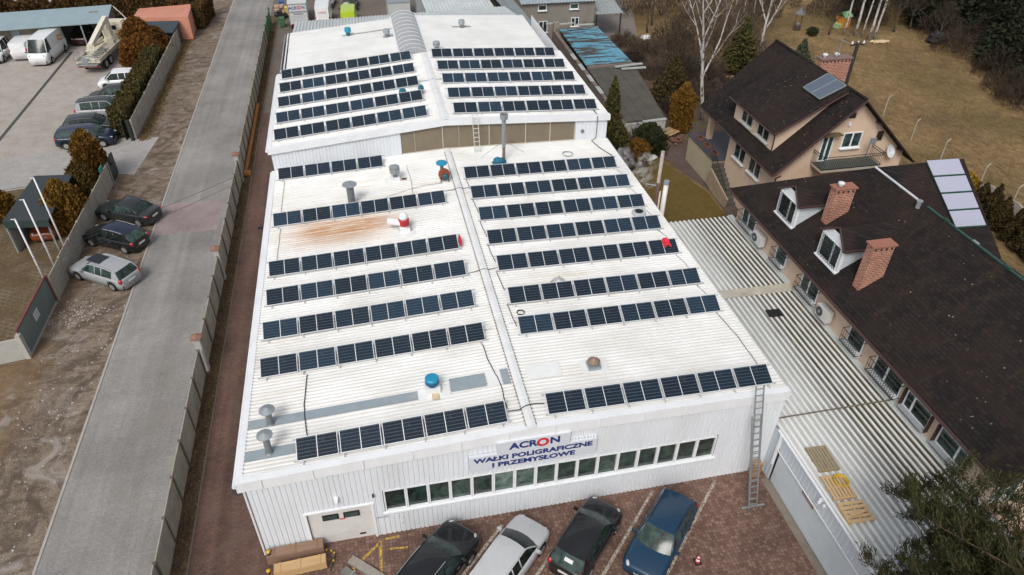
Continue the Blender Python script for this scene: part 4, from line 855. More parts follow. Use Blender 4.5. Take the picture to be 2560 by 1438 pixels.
    for s in (-1, 1):
        zl = ztop(xf-.2)-.06; b = MB(); b.lathe([(.01, -.5), (.28, -.42), (.46, -.2), (.5, 0), (.46, .2), (.28, .42), (.01, .5)], (xf-.22, s*hw*.70, zl), 10, M=Matrix.Rotation(R(-s*28), 3, 'Z') @ Matrix.Diagonal((.44, .20, .15))); b.build('headlight', LAMPC, o, smooth=True)
        tz = (K['tail'] if kind != 'van' else 1.2)-.10; tall = .34 if K['hatch'] else .16; b = MB(); b.lathe([(.01, -.5), (.28, -.42), (.46, -.2), (.5, 0), (.46, .2), (.28, .42), (.01, .5)], (xr+.13, s*hw*.80, tz), 10, M=Matrix.Rotation(R(s*25), 3, 'Z') @ Matrix.Diagonal((.26, .26, tall))); b.build('taillight', LAMPR, o, smooth=True)
        b = MB(); b.box((xa-.22*(1 if not K.get('panel') else .3), s*(hw+.07), belt+.06), (.10, .2, .13)); b.build('mirror', pt if not K.get('panel') else HUB, o)
        b = MB()
        for q in (.42, .62): 
            if not K.get('panel') or q > .6: b.box((fx(q), s*(hw*.992), belt-.17), (.16, .025, .025))
        b.build('door_handle', pt if rails is None else CHROME, o)
    b = MB(); b.box((xr-.005, 0, .62 if K['hatch'] else .66), (.03, .52, .12)); b.build('number_plate', PLATE, o); b = MB(); b.box((xf-.015, 0, .42), (.03, .52, .11)); b.build('number_plate', PLATE, o)
    b = MB(); b.box((xf-.04, 0, nose-.14), (.05, W*.42, .09)); b.build('grille', HUB, o)
    b = MB()
    for s in (-1, 1): b.bar((xa+.08, s*.12, belt+.035), (xa-.12, s*.12+.38, belt+.09), .02, .015)
    b.build('wiper', HUB, o)
    if rails:
        for s in (-1, 1):
            e = [grid[i][0 if s < 0 else ny] for i in range(ns+1, ns+8)]; b = MB(); b.tube([(p[0], p[1]*.97, p[2]+.055) for p in e], .02, 6); b.build('roof_rail', rails, o)
    return o
BLK = paint('black', (.010, .011, .012)); SIL = paint('silver', (.33, .34, .355), .35); BLU = paint('blue', (.008, .036, .075)); GRY = paint('graphite', (.022, .026, .028)); WHT = paint('white', (.72, .73, .74)); DKB = paint('navy', (.008, .016, .038)); ORG = paint('orange', (.22, .05, .015)); DKR = paint('maroon', (.03, .008, .008)); LIM = paint('lime', (.42, .55, .03)); CRM = M_('cream_paint', (.62, .57, .45), .5, .08, 1.5, dirt=(.4, .35, .28), dirt_amt=.4)
PGLS = M_('panorama_glass', (.012, .014, .02), .06, .2, 1)
c1 = car('black car with silver roof rails, leftmost of the four parked before the facade', 'suv', 4.5, BLK, (-4.53, -2.48), R(45), rails=CHROME, group=None, Hs=1.6)
c2 = car('silver car between the two black ones parked before the facade', 'hatch', 4.4, paint('light_silver', (.46, .47, .48), .35), (-1.5, -2.67), R(45), Hs=1.5)
c3 = car('black hatchback with red tail lamps facing the wall, beside the blue car', 'hatch', 3.95, BLK, (1.98, -2.26), R(45.5), Hs=1.48)
b = MB(); b.add([(-1.80, -.25, 1.20), (-1.80, .12, 1.20), (-1.70, .12, 1.33), (-1.70, -.25, 1.33)], [(0, 1, 2, 3)]); b.build('paper_sheet', PLATE, c3)
c4 = car('dark blue estate car facing away from the facade, rightmost of the four', 'wagon', 4.3, BLU, (5.10, -2.77), R(-135), rails=DKB)
car('silver estate car with glass roof panel on the dirt verge, nearest of three', 'wagon', 4.5, SIL, (-22.15, 21.8), R(146), rails=CHROME)
car('black hatchback with chrome roof rails on the dirt verge, middle of three', 'hatch', 4.3, BLK, (-22.35, 25.8), R(150), rails=CHROME, roofm=DKB)
car('black saloon on the dirt verge beside the concrete fence, farthest of three', 'sedan', 4.5, GRY, (-22.25, 29.15), R(153))
b = MB(); b.add([(.95, -.42, 1.462), (-.15, -.42, 1.475), (-.15, .42, 1.475), (.95, .42, 1.462)], [(3, 2, 1, 0)])
b2 = b.build('sunroof', PGLS, bpy.data.objects['parked_car.004']); b2.location.x = -.25; b2.location.z = .012
car('navy people carrier parked nose to hedge in the compound, nearest of the row', 'mpv', 4.5, DKB, (-28.05, 42.2), R(-1), Hs=1.55)
car('dark grey estate car parked between the navy and the silver people carriers', 'wagon', 4.5, GRY, (-28.2, 44.75), R(0))
mp = car('silver people carrier with black roof and rails in the compound row', 'mpv', 4.4, SIL, (-28.0, 47.9), R(-2), rails=HUB, roofm=GRY)
car('black hatchback half under the hedge, fourth from the driveway', 'hatch', 4.4, BLK, (-27.9, 51.4), R(182))
car('white car with bright roof farthest back along the hedge', 'mpv', 4.2, WHT, (-27.9, 55.0), R(181), Hs=1.6)
car('orange car parked beneath the dark canopy roof', 'hatch', 4.2, ORG, (-27.2, 28.9), R(-88), simple=False)
car('maroon car parked inside the long grey shed', 'suv', 4.4, DKR, (-35.0, 70.2), R(-92))
pv = car('tall white delivery van with orange lettering on its side', 'boxvan', 5.7, WHT, (-37.25, 65.0), R(-95), 'van', 'delivery_van', Hs=2.45)
b = MB()
for k in range(7): b.box((-1.9+k*.19, 1.02, 1.75+.04*k), (.13, .01, .2)); b.box((-1.7+k*.16, 1.02, 1.4+.04*k), (.11, .01, .17))
b.build('lettering', M_('orange_print', (.6, .28, .05), .5), pv)
car('small white panel van seen from behind, between two larger white vans', 'van', 4.3, WHT, (-39.75, 66.4), R(88), 'van', 'delivery_van', Hs=1.85)
car('white passenger van with dark side glass at left edge of the picture', 'mpv', 4.9, WHT, (-42.2, 66.0), R(-92), 'van', 'minibus', Hs=1.95)
wv = car('white panel van parked behind the rear hall with small company print', 'van', 4.8, WHT, (-8.7, 72.6), R(88), 'van', 'delivery_van', Hs=2.3)
text('ACRON', .26, (-2.43, .0, 1.75), (R(90), 0, R(-90)), INKR, wv, align='CENTER')
car('lime yellow van parked behind the rear hall', 'van', 4.5, LIM, (-5.75, 71.7), R(88), 'van', 'delivery_van', Hs=1.9)
car('white car parked deep behind the box truck at top of picture', 'hatch', 4.3, WHT, (-8.3, 79.2), R(80))
car('dark car parked beyond the lime van at top of picture', 'wagon', 4.4, GRY, (-5.4, 78), R(85))
# box truck with lettering
o = thing('box_truck', 'white box truck with ACRON and red O on its rear doors behind the hall', 'truck', (-11.55, 72.7, .02), R(92))
b = MB(); b.box((-.9, 0, 1.9), (4.6, 2.15, 2.3)); bx_ = b.build('cargo_box', M_('truck_white', (.55, .56, .56), .5, .06, 1, dirt=(.4, .38, .34), dirt_amt=.4), o)
b = MB()
for s in (-1, 1): b.box((-3.22, s*1.03, 1.9), (.05, .08, 2.3))
b.box((-3.22, 0, 3.03), (.05, 2.2, .07)); b.build('frame', STEEL, o)
b = MB(); b.box((2.6, 0, 1.25), (1.6, 2.0, 1.5)); b.box((2.35, 0, 2.1), (1.1, 1.8, .3)); b.build('cab', WHT, o); b = MB(); b.box((3.41, 0, 1.65), (.03, 1.7, .6)); b.build('windshield', CARGL, o)
b = MB(); b.box((0, 0, .6), (6, .9, .2)); b.build('chassis', HUB, o)
tm, rm = wheel_meshes(.4)
for x in (-2.2, 2.3):
    for s in (-1, 1): q = bpy.data.objects.new('wheel', tm); COL.objects.link(q); q.parent = o; q.location = (x, s*.9, .4); r_ = bpy.data.objects.new('rim', rm); COL.objects.link(r_); r_.parent = q
rr90 = (R(90), 0, R(-90)); INKB = M_('blue_print', (.03, .10, .35), .5)
text('ACR', .46, (-3.225, .52, 2.6), rr90, INKB, o, align='CENTER', bold=.01); text('N', .46, (-3.225, -.66, 2.6), rr90, INKB, o, align='CENTER', bold=.01); text('O', .52, (-3.225, -.18, 2.6), rr90, INKR, o, align='CENTER', bold=.02)
text('WAŁKI POLIGRAFICZNE', .17, (-3.225, 0, 2.15), rr90, INK, o, align='CENTER', bold=.004); text('I PRZEMYSŁOWE', .15, (-3.225, 0, 1.92), rr90, INK, o, align='CENTER', bold=.004)
for z in (1.68, 1.5, 1.25): b = MB(); [b.box((-3.21, -.75+k*.15, z), (.01, .1, .06)) for k in range(11)]; b.build('print_line', M_('faint_print', (.25, .28, .36), .5), o)
b = MB(); b.box((-3.25, .72, .75), (.05, .3, .14)); b.build('taillight', LAMPR, o); b = MB(); b.box((-3.25, -.72, .75), (.05, .3, .14)); b.build('taillight', LAMPR, o)
# truck-mounted platform lift
o = thing('lift_truck', 'cream truck with folded aerial work platform parked by brown conifers', 'truck', (-31.25, 63.7, .02), R(83))
b = MB(); b.box((0, 0, .75), (9, .9, .3)); b.build('chassis', HUB, o); b = MB(); b.box((-.9, 0, 1.12), (7.2, 2.3, .14)); b.box((-.9, 1.12, 1.28), (7.2, .1, .3)); b.box((-.9, -1.12, 1.28), (7.2, .1, .3)); b.build('flatbed', CRM, o)
b = MB(); b.box((3.9, 0, 1.75), (1.7, 2.25, 1.9)); b.box((3.7, 0, 2.76), (1.2, 2.0, .14)); cb_ = b.build('cab', CRM, o)
b = MB(); b.box((3.04, 0, 2.25), (.03, .9, .45)); b.build('window', CARGL, cb_); b = MB(); b.box((4.76, 0, 2.2), (.03, 1.9, .7)); b.build('windshield', CARGL, cb_)
for s in (-1, 1): b = MB(); b.box((4.1, s*1.13, 2.2), (.9, .03, .6)); b.build('window', CARGL, cb_)
b = MB(); b.lathe([(.6, 1.2), (.55, 1.6), (.5, 1.7)], (1.9, 0, 0), 16); b.box((1.9, 0, 2.1), (.7, .7, 1.5)); b.build('turret', CRM, o)
b = MB(); b.bar((2.0, -.1, 3.6), (-3.1, -.1, 2.3), .42, .42); b.bar((2.0, -.1, 2.2), (2.1, -.1, 3.7), .42, .42); b.build('boom', M_('boom_cream', (.66, .62, .52), .5, .08, 2), o)
b = MB(); b.bar((1.9, .45, 3.1), (-2.6, .45, 1.9), .3, .3); b.bar((-2.6, .45, 1.9), (1.2, .45, 1.4), .18, .18); b.build('lower_boom', CRM, o)
b = MB()
for y in (-.35, -.2, -.05, .1, .25): b.bar((-2.9, y, 2.45), (-3.5, y, 1.7), .06, .06)
b.bar((-3.3, -.5, 1.9), (-3.3, .5, 1.9), .1, .1); b.build('jib', CRM, o)
b = MB()
for z in (1.0, 1.45, 1.95):
    for (p, q) in (((-5.0, -1.0), (-5.0, 1.0)), ((-5.0, 1.0), (-3.7, 1.0)), ((-3.7, 1.0), (-3.7, -1.0)), ((-3.7, -1.0), (-5.0, -1.0))): b.bar((*p, z), (*q, z), .05, .05)
for x, y in ((-5, -1), (-5, 0), (-5, 1), (-3.7, 1), (-3.7, -1), (-4.35, -1), (-4.35, 1), (-5, .5), (-5, -.5)): b.bar((x, y, .95), (x, y, 1.95), .04, .04, up=(1, 0, 0))
b.box((-4.35, 0, .95), (1.3, 2, .05)); b.box((-4.3, .3, 1.2), (.5, .5, .4)); b.build('basket', STEEL, o)
b = MB(); b.box((-4.6, 0, .72), (.1, 2.2, .14)); b.build('bumper', M_('red_white', (.4, .2, .18), .5), o)
for s in (-1, 1): b = MB(); b.box((-4.66, s*.85, .74), (.04, .4, .12)); b.build('taillight', LAMPR, o)
b = MB()
for x in (-2.4, .4): b.box((x, 1.0, 1.45), (.25, .1, .5)); b.box((x, -1.0, 1.45), (.25, .1, .5))
for k in range(6): b.bar((-3.5+k*.5, -.8, 1.22), (-3.1+k*.5, .3, 1.3), .08, .08)
b.build('outrigger', STEELD, o)
tm, rm = wheel_meshes(.5)
for x in (-3.1, -1.9, 3.2):
    for s in (-1, 1): q = bpy.data.objects.new('wheel', tm); COL.objects.link(q); q.parent = o; q.location = (x, s*1.0, .5); r_ = bpy.data.objects.new('rim', rm); COL.objects.link(r_); r_.parent = q
# ---------------------------------------------------------------- fences
FENC = M_('fence_concrete', (.35, .31, .25), .9, .22, 1.2, bmp=.5, dirt=(.18, .155, .12), dirt_amt=.8)
FENP = M_('fence_post_concrete', (.33, .30, .26), .9, .15, 1.5, bmp=.4)
FENPD = M_('fence_post_dark', (.13, .105, .08), .9, .2, 2)
def panel_fence(lbl, x, y0, y1, h, n, post_side=1, skip=None, mt=FENC, pm=FENP):
    o = thing('concrete_fence', lbl, 'fence', (x, y0, 0)); st = (y1-y0)/n; rows = 4
    for k in range(n):
        ya, yb = y0+k*st+.06, y0+(k+1)*st-.06; b = MB(); jit = random.uniform(-.025, .025)
        for r_ in range(rows): hh = h/rows; b.box((x+jit, (ya+yb)/2, hh*(r_+.5)), (.05, yb-ya, hh-.012)); b.box((x+jit+.028*post_side, (ya+yb)/2, hh*(r_+.5)), (.02, yb-ya-.12, hh*.5))
        b.build('panel', mt, o, world=True)
    for k in range(n+1):
        y = y0+k*st; b = MB(); b.box((x+.02*post_side, y, h/2+.02), (.13, .085, h+.06+random.uniform(-.02, .03))); b.build('post', pm, o, world=True)
    return o
panel_fence('long grey brown concrete panel fence between the road and the brick lane', -15.02, 9.53-2.05*11+.0, 9.53+2.05*1.0, 1.76, 12, 1, pm=FENPD)
panel_fence('concrete panel fence along the road between the two rust capped pillars', -15.02, 12.1, 20.3-.1, 1.8, 4, 1, pm=FENPD)
panel_fence('concrete panel fence beside the road, from second pillar to the third', -15.02, 20.6, 33.0, 1.8, 6, 1, pm=FENPD)
panel_fence('farthest stretch of concrete panel fence running beside the lane', -15.02, 33.4, 66.0, 1.8, 16, 1, pm=FENPD)
PIER = M_('pillar_concrete', (.36, .35, .32), .85, .15, 2, bmp=.3); CAPR = M_('rust_brown_cap', (.24, .13, .085), .7, .2, 4)
for i, y in enumerate((12.0, 20.35, 33.2)):
    o = thing('gate_pillar', f'grey gate pillar with brown cap, {("nearest", "second", "farthest")[i]} of three along the road fence', 'pillar', (-15.0, y, 0)); b = MB(); b.box((0, 0, 1.15), (.3, .3, 2.3)); b.build('shaft', PIER, o); b = MB(); b.box((0, 0, 2.34), (.5, .5, .07)); b.lathe([(.3, 2.37), (.05, 2.5)], n=4); b.build('cap', CAPR, o)
for i, (y, l) in enumerate(((11.0, .9), (19.6, 1.3))): pass
LF = M_('left_fence_concrete', (.36, .325, .275), .9, .12, 1.2, bmp=.5, dirt=(.22, .19, .15), dirt_amt=.6)
panel_fence('light concrete panel fence behind the three verge cars', -24.5, 20.0, 34.6, 1.75, 7, 1, mt=LF, pm=LF)
panel_fence('light concrete panel fence in front of the long green hedge', -24.4, 42.4, 78.5, 1.75, 18, 1, mt=LF, pm=LF)
o = thing('sheet_gate', 'grey green sheet metal gate with dark red frame beside the verge', 'gate', (-24.6, 17.4, 0), 0)
b = MB(); b.box((0, 0, .95), (.05, 4.9, 1.7)); 
b.build('leaf', M_('gate_sheet', (.13, .175, .165), .5, .1, 1, dirt=(.2, .22, .2), dirt_amt=.3), o); RF = M_('dark_red_frame', (.18, .045, .045), .6, .2, 4)
b = MB(); b.box((0, 0, 1.86), (.09, 5.0, .1)); b.box((.02, 2.52, .95), (.16, .16, 1.95)); b.build('frame', RF, o); b = MB(); b.box((.03, -.1, 1.1), (.06, .62, .5)); b.build('notice', PLATE, o); b = MB()
for k in range(4): b.box((.064, -.1, 1.25-k*.09), (.006, .5, .035))
b.build('lettering', M_('grey_print', (.3, .3, .36), .5), bpy.data.objects['notice'])
b = MB(); b.box((0, 0, .05), (.2, 4.9, .1)); b.build('threshold', FENP, o)
o = thing('concrete_wall', 'low weathered grey concrete wall at the left edge of the picture, below the gate', 'wall', (-25.4, 14.8, 0)); b = MB(); b.bar((.75, .05, .72), (-3.0, -.6, .72), .12, 1.4); b.build('wall', M_('old_concrete', (.40, .39, .36), .9, .15, 1, bmp=.5, dirt=(.2, .19, .16), dirt_amt=.6), o); b = MB(); b.box((.8, .1, .8), (.22, .3, 1.7)); b.bar((-1.2, -.28, .75), (-1.35, -.31, .75), .2, 1.5); b.build('post', MATS['old_concrete'], o)
DG = M_('dark_gate_paint', (.018, .026, .026), .5, .2, 2)
o = thing('steel_gate', 'dark metal gate leaf standing open beside the driveway, near end', 'gate', (-24.6, 35.3, 0)); b = MB(); b.bar((.05, -.8, .9), (.0, 1.2, .9), .1, 1.7); b.build('leaf', DG, o); b = MB(); b.box((.05, -.75, .95), (.16, .14, 1.95)); b.build('post', DG, o)
o = thing('gate_post', 'dark tilted steel post at far side of the driveway, end of the hedge fence', 'post', (-24.6, 42.25, 0)); b = MB(); b.box((0, 0, .9), (.22, .26, 1.85)); b.build('post', DG, o); b = MB(); b.bar((-.55, .1, .85), (-.35, 8, .85), .06, 1.7); b.build('screen', DG, o)
o = thing('notice_board', 'small turquoise sign fixed on top of the light fence near the driveway', 'sign', (-24.55, 33.3, 1.9)); b = MB(); b.box((0, 0, 0), (.04, .7, .45)); b.build('board', M_('turquoise', (.03, .38, .28), .5), o); b = MB(); [b.box((.024, 0, .1-k*.1), (.005, .45, .04)) for k in range(3)]; b.build('lettering', INK, o)
for i, y in enumerate((25.1, 22.9, 21.1)):
    o = thing('flagpole', f'bare white flagpole behind the concrete fence, {("farthest", "middle", "nearest")[i]} of the three', 'flagpole', (-25.3, y, 0)); h = (5.65, 5.4, 5.15)[i]
    b = MB(); b.tube([(0, 0, 0), (0, 0, h)], [.06, .045], 10); b.build('pole', M_('flagpole_white', (.72, .72, .74), .4, .03, 2), o, smooth=True); b = MB(); b.bar((0, 0, h), (-.22, 0, h+.03), .05, .03); b.lathe([(.05, h), (.055, h+.03), (.01, h+.06)], n=8); b.build('truck', M_('flagpole_white', (0, 0, 0)), o)
# canopies of the compound
o = thing('carport', 'dark flat roofed canopy over the orange car by the light fence', 'carport', (-27.2, 28.8, 0)); DR = M_('dark_felt', (.030, .040, .044), .7, .12, 1.5)
b = MB(); b.slab([(-28.55, 25.9, 2.45), (-25.75, 25.55, 2.45), (-25.9, 31.75, 2.45), (-28.45, 32.05, 2.45)], .1); b.build('roof', DR, o, world=True); b = MB(); b.bar((-28.5, 25.85, 2.2), (-25.75, 25.5, 2.2), .05, .45); b.build('fascia', M_('dark_green_edge', (.02, .04, .035), .6), o, world=True)
b = MB(); b.bar((-28.45, 26.0, 1.1), (-28.4, 31.9, 1.1), .06, 2.2); b.build('side_wall', M_('grey_board', (.32, .33, .33), .7, .1, 1), o, world=True); b = MB(); b.bar((-28.3, 31.9, 1.1), (-26, 31.7, 1.1), .05, 2.2); b.build('back_wall', DR, o, world=True)
for x, y in ((-28.5, 25.95), (-26, 25.8)): b = MB(); b.box((x, y, 1.1), (.1, .1, 2.2)); b.build('post', STEEL, o, world=True)
o = thing('vehicle_shed', 'long open fronted grey shed with pale blue grey sloping roof', 'shed', (-37, 69, 0)); SR = M_('shed_sheet', (.25, .33, .36), .5, .1, .7, dirt=(.36, .40, .42), dirt_amt=.4)
b = MB(); b.slab([(-43.5, 65.9, 2.75), (-31.3, 67.2, 2.75), (-31.6, 71.6, 3.35), (-44, 70.2, 3.35)], .1); b.build('roof', SR, o, world=True); b = MB(); b.slab([(-33.6, 69.6, 3.14), (-32.7, 69.7, 3.14), (-32.7, 70.0, 3.18), (-33.6, 69.9, 3.18)], .03); b.build('roof_patch', M_('patch_brown', (.2, .17, .15), .7), o, world=True)
b = MB(); b.bar((-44, 70, 1.5), (-31.6, 71.3, 1.5), .1, 3.0); b.bar((-31.7, 67.4, 1.35), (-31.6, 71.2, 1.5), .1, 2.8); b.bar((-44, 66.1, 1.3), (-44, 70.0, 1.5), .1, 2.7); b.build('wall', M_('shed_wall', (.14, .15, .15), .8, .15, 1), o, world=True)
b = MB(); b.bar((-43.3, 66.6, 1.35), (-42.2, 66.7, 1.35), .08, 2.6); b.bar((-40.9, 66.9, 1.35), (-40.1, 67.0, 1.35), .08, 2.6); b.bar((-38.3, 67.2, 1.35), (-36.7, 67.35, 1.35), .08, 2.6); b.build('door_panel', M_('shed_door', (.16, .2, .21), .6, .12, 2), o, world=True)
b = MB(); b.bar((-42.2, 66.9, 1.4), (-40.9, 67.05, 1.4), .06, 2.5); b.bar((-40.1, 67.1, 1.4), (-38.3, 67.3, 1.4), .06, 2.5); b.build('tan_panel', M_('tan_board', (.17, .13, .10), .8, .2, 2), o, world=True)
for x, y in ((-31.5, 67.4), (-34, 67.15)): b = MB(); b.box((x, y, 1.35), (.12, .12, 2.65)); b.build('post', STEEL, o, world=True)
b = MB(); b.bar((-31.4, 71.2, 3.3), (-29.9, 70.1, 1.9), .05, .05); b.build('brace', TRIMW, o, world=True)
o = thing('storage_container', 'faded salmon red container behind the brown conifers at top left', 'container', (-26, 75, 0)); b = MB(); b.slab([(-29.1, 68.6, 2.6), (-23.2, 68.2, 2.6), (-23.5, 73.2, 2.6), (-29.1, 72.3, 2.6)], 2.5)
b.build('body', M_('salmon_sheet', (.55, .24, .16), .6, .12, .8, dirt=(.36, .17, .12), dirt_amt=.5), o, world=True); b = MB(); b.slab([(-28.8, 66.0, 1.85), (-24.5, 65.3, 1.85), (-24.2, 68.1, 2.25), (-28.8, 68.5, 2.25)], .1); b.bar((-28.7, 66.4, .9), (-24.6, 65.8, .9), .08, 1.8); b.bar((-24.5, 65.6, 1.0), (-24.3, 68, 1.0), .08, 2.0); b.bar((-28.8, 68.2, 1), (-28.8, 68.2, 2), .1, .1, up=(1, 0, 0)); b.bar((-26, 67.9, .1), (-25.7, 67.9, 2), .1, .1, up=(1, 0, 0)); b.build('lean_to', M_('dark_blue_sheet', (.035, .055, .065), .6, .2, 2), o, world=True)
# lane things
o = thing('timber_beam', 'long rusty orange beam lying in the leaves against the road fence', 'beam', (-14.75, 41, .05)); b = MB(); b.box((0, 0, .18), (.22, 13.4, .22)); b.build('beam', M_('orange_rust', (.34, .13, .03), .8, .25, 2), o); b = MB(); b.box((.12, -6.9, .18), (.5, .35, .3)); b.build('block', M_('orange_block', (.45, .17, .03), .7, .2, 4), o)
b = MB(); b.lathe([(.34, 0), (.34, .012)], (-12.6, 3.6, .013), 24); tag(b.build('manhole_cover', M_('cast_iron', (.05, .045, .04), .6, .25, 12, bmp=.8)), 'round dark manhole cover in the brick lane beside the white hall', 'manhole')
b = MB(); b.box((-12.85, 26.0, .02), (.95, .35, .02)); tag(b.build('drain_grate', BLACK), 'dark rectangular drain grate in the brick lane', 'drain')
o = thing('sliding_gate', 'green sheet gate section at the far end of the road fence', 'gate', (-15.0, 69.5, 0)); b = MB(); b.box((0, 0, .9), (.08, 6.6, 1.6)); b.build('leaf', M_('gate_green', (.08, .20, .10), .6, .12, 1), o)
for y in (-3.3, 0, 3.3): b = MB(); b.box((0, y, .95), (.14, .1, 1.9)); b.build('post', DG, o)
def bin_(lbl, x, y, mt, rz=0, h=1.05):
    o = thing('wheelie_bin', lbl, 'bin', (x, y, .015), rz); b = MB(); b.add([(-.24, -.26, .08), (.24, -.26, .08), (.24, .26, .08), (-.24, .26, .08), (-.3, -.34, h), (.3, -.34, h), (.3, .34, h), (-.3, .34, h)], [(0, 3, 2, 1), (4, 5, 6, 7), (0, 1, 5, 4), (1, 2, 6, 5), (2, 3, 7, 6), (3, 0, 4, 7)]); b.build('tub', mt, o); b = MB(); b.box((0, 0, h+.03), (.64, .74, .06)); b.build('lid', mt, o); b = MB(); [b.lathe([(.1, -.04), (.1, .04)], (s*.24, .28, .1), 12, M=Matrix.Rotation(R(90), 3, 'Y')) for s in (-1, 1)]; b.build('wheel', BLACK, o)
GB = M_('bin_green', (.05, .14, .06), .6, .12, 3)
bin_('green wheelie bin standing nearest in the lane behind the hall', -13.55, 71.3, GB)
for i, (x, y, mt, lb) in enumerate(((-13.9, 74.0, M_('bin_black', (.015, .02, .02), .6), 'black bin behind the green wheelie bin'), (-13.1, 75.6, M_('bin_yellow', (.55, .42, .08), .6), 'yellow topped bin near the box truck'), (-13.9, 78.2, M_('bin_blue', (.02, .09, .28), .6), 'blue bin farthest up the lane'))): bin_(lb, x, y, mt)
o = thing('rubbish_pile', 'heap of cardboard and dark sacks beside the green bins', 'rubbish', (-14, 76.4, 0)); b = MB()
for k in range(9): b.box((random.uniform(-.5, .5), random.uniform(-.8, .8), .2+.12*k), (.6, .5, .2), rz=random.uniform(0, 3))
b.build('cardboard', M_('pale_cardboard', (.42, .30, .2), .8, .2, 4), o); b = MB(); [b.lathe([(.05, 0), (.3, .1), (.35, .3), (.2, .5), (.03, .6)], (random.uniform(-.6, .6), random.uniform(-1.6, -.6), 0), 9) for k in range(5)]; b.build('sack', MATS['bin_black'], o)
# overhead wires
def wire(lbl, p, q, sag=.6, r=.012):
    p, q = Vector(p), Vector(q); pts = [p.lerp(q, k/16)-Vector((0, 0, sag*4*(k/16)*(1-k/16))) for k in range(17)]; b = MB(); b.tube(pts, r, 4); tag(b.build('overhead_wire', BLACK), lbl, 'wire', 'wires across the road')
wire('thin dark wire crossing the access road above the verge cars', (-30, 16.6, 3.2), (-12, 25.5, 5.1), .3)
wire('second thin dark wire crossing the access road, just beside the first', (-30, 16.2, 3.0), (-12, 25.3, 4.8), .5)
# sewage poles behind the hall: leaning masts and their smoke are built with the garden
# ---------------------------------------------------------------- houses with brown shingle roofs
def onpl(u, v, P, Nn):
    d = CF + CR*((u-1280)/CAMP['f']) - CU*((v-719)/CAMP['f']); Nn = Vector(Nn); t = (Vector(P)-CP).dot(Nn)/d.dot(Nn); return CP+d*t
def shingles(name='shingles', moss=.5, warm=0.0):
    mt, t, bs = nodes(name); vec = coords(t)
    g = N(t, 'ShaderNodeNewGeometry'); s = N(t, 'ShaderNodeSeparateXYZ'); t.links.new(g.outputs['Position'], s.inputs[0]); cb = N(t, 'ShaderNodeCombineXYZ')
    t.links.new(s.outputs[1], cb.inputs[0]); t.links.new(math_(t, 'MULTIPLY', math_(t, 'ADD', s.outputs[2], math_(t, 'MULTIPLY', s.outputs[0], .3)), 1.15), cb.inputs[1])
    br = N(t, 'ShaderNodeTexBrick'); t.links.new(cb.outputs[0], br.inputs['Vector']); br.inputs['Scale'].default_value = 1; br.inputs['Brick Width'].default_value = .33; br.inputs['Row Height'].default_value = .17; br.inputs['Mortar Size'].default_value = .02; br.inputs['Mortar Smooth'].default_value = .5
    br.inputs['Color1'].default_value = (.012, .0105, .0108, 1); br.inputs['Color2'].default_value = (.025, .0205, .020, 1); br.inputs['Mortar'].default_value = (.009, .008, .008, 1)
    n = noise(t, vec, .35, 6, .65, .6); c = mix(t, ramp(t, n, [(.38, 0), (.62, 1)]), br.outputs['Color'], mix(t, .5, br.outputs['Color'], (.034+warm, .022, .018)))
    ms = noise(t, coords(t, (.5, 1.6, .5)), 1.0, 6, .75, .3); c = mix(t, ramp(t, ms, [(.55, 0), (.78, moss)]), c, (.075, .045, .022))
    v = N(t, 'ShaderNodeTexVoronoi'); v.inputs['Scale'].default_value = 2.4; t.links.new(vec, v.inputs['Vector']); k = math_(t, 'MULTIPLY', math_(t, 'LESS_THAN', v.outputs['Distance'], .085), ramp(t, noise(t, vec, .5, 3), [(.45, 0), (.55, 1)])); c = mix(t, math_(t, 'MULTIPLY', k, .8), c, (.26, .23, .18))
    t.links.new(c, bs.inputs['Base Color']); bs.inputs['Roughness'].default_value = .85; bs.inputs['Specular IOR Level'].default_value = .15
    bump(t, bs, br.outputs['Color'], .6, .03); return mt
SH = shingles(); SHW = shingles('shingles_warm', .3, .004)
PLAS = M_('peach_plaster', (.62, .465, .345), .85, .06, 1.5, bmp=.25, dirt=(.38, .27, .19), dirt_amt=.4)
BRNG = M_('brown_gutter', (.06, .032, .028), .5, .15, 3)
IRON = M_('wrought_iron', (.008, .009, .009), .5, .1, 3)
def bricks():
    mt, t, bs = nodes('chimney_bricks'); g = N(t, 'ShaderNodeNewGeometry'); s = N(t, 'ShaderNodeSeparateXYZ'); t.links.new(g.outputs['Position'], s.inputs[0]); cb = N(t, 'ShaderNodeCombineXYZ')
    t.links.new(math_(t, 'ADD', s.outputs[0], s.outputs[1]), cb.inputs[0]); t.links.new(s.outputs[2], cb.inputs[1])
    br = N(t, 'ShaderNodeTexBrick'); t.links.new(cb.outputs[0], br.inputs['Vector']); br.inputs['Scale'].default_value = 1; br.inputs['Brick Width'].default_value = .26; br.inputs['Row Height'].default_value = .11; br.inputs['Mortar Size'].default_value = .017
    br.inputs['Color1'].default_value = (.26, .058, .026, 1); br.inputs['Color2'].default_value = (.38, .11, .05, 1); br.inputs['Mortar'].default_value = (.42, .34, .28, 1)
    c = mix(t, 1, br.outputs['Color'], ramp(t, noise(t, coords(t), 2, 5), [(.3, .75), (.7, 1.2)]), 'MULTIPLY'); t.links.new(c, bs.inputs['Base Color']); bs.inputs['Roughness'].default_value = .85; bump(t, bs, br.outputs['Fac'], -.4, .01); return mt
BRK = bricks(); BCAP = M_('brick_cap', (.30, .125, .085), .8, .1, 3)
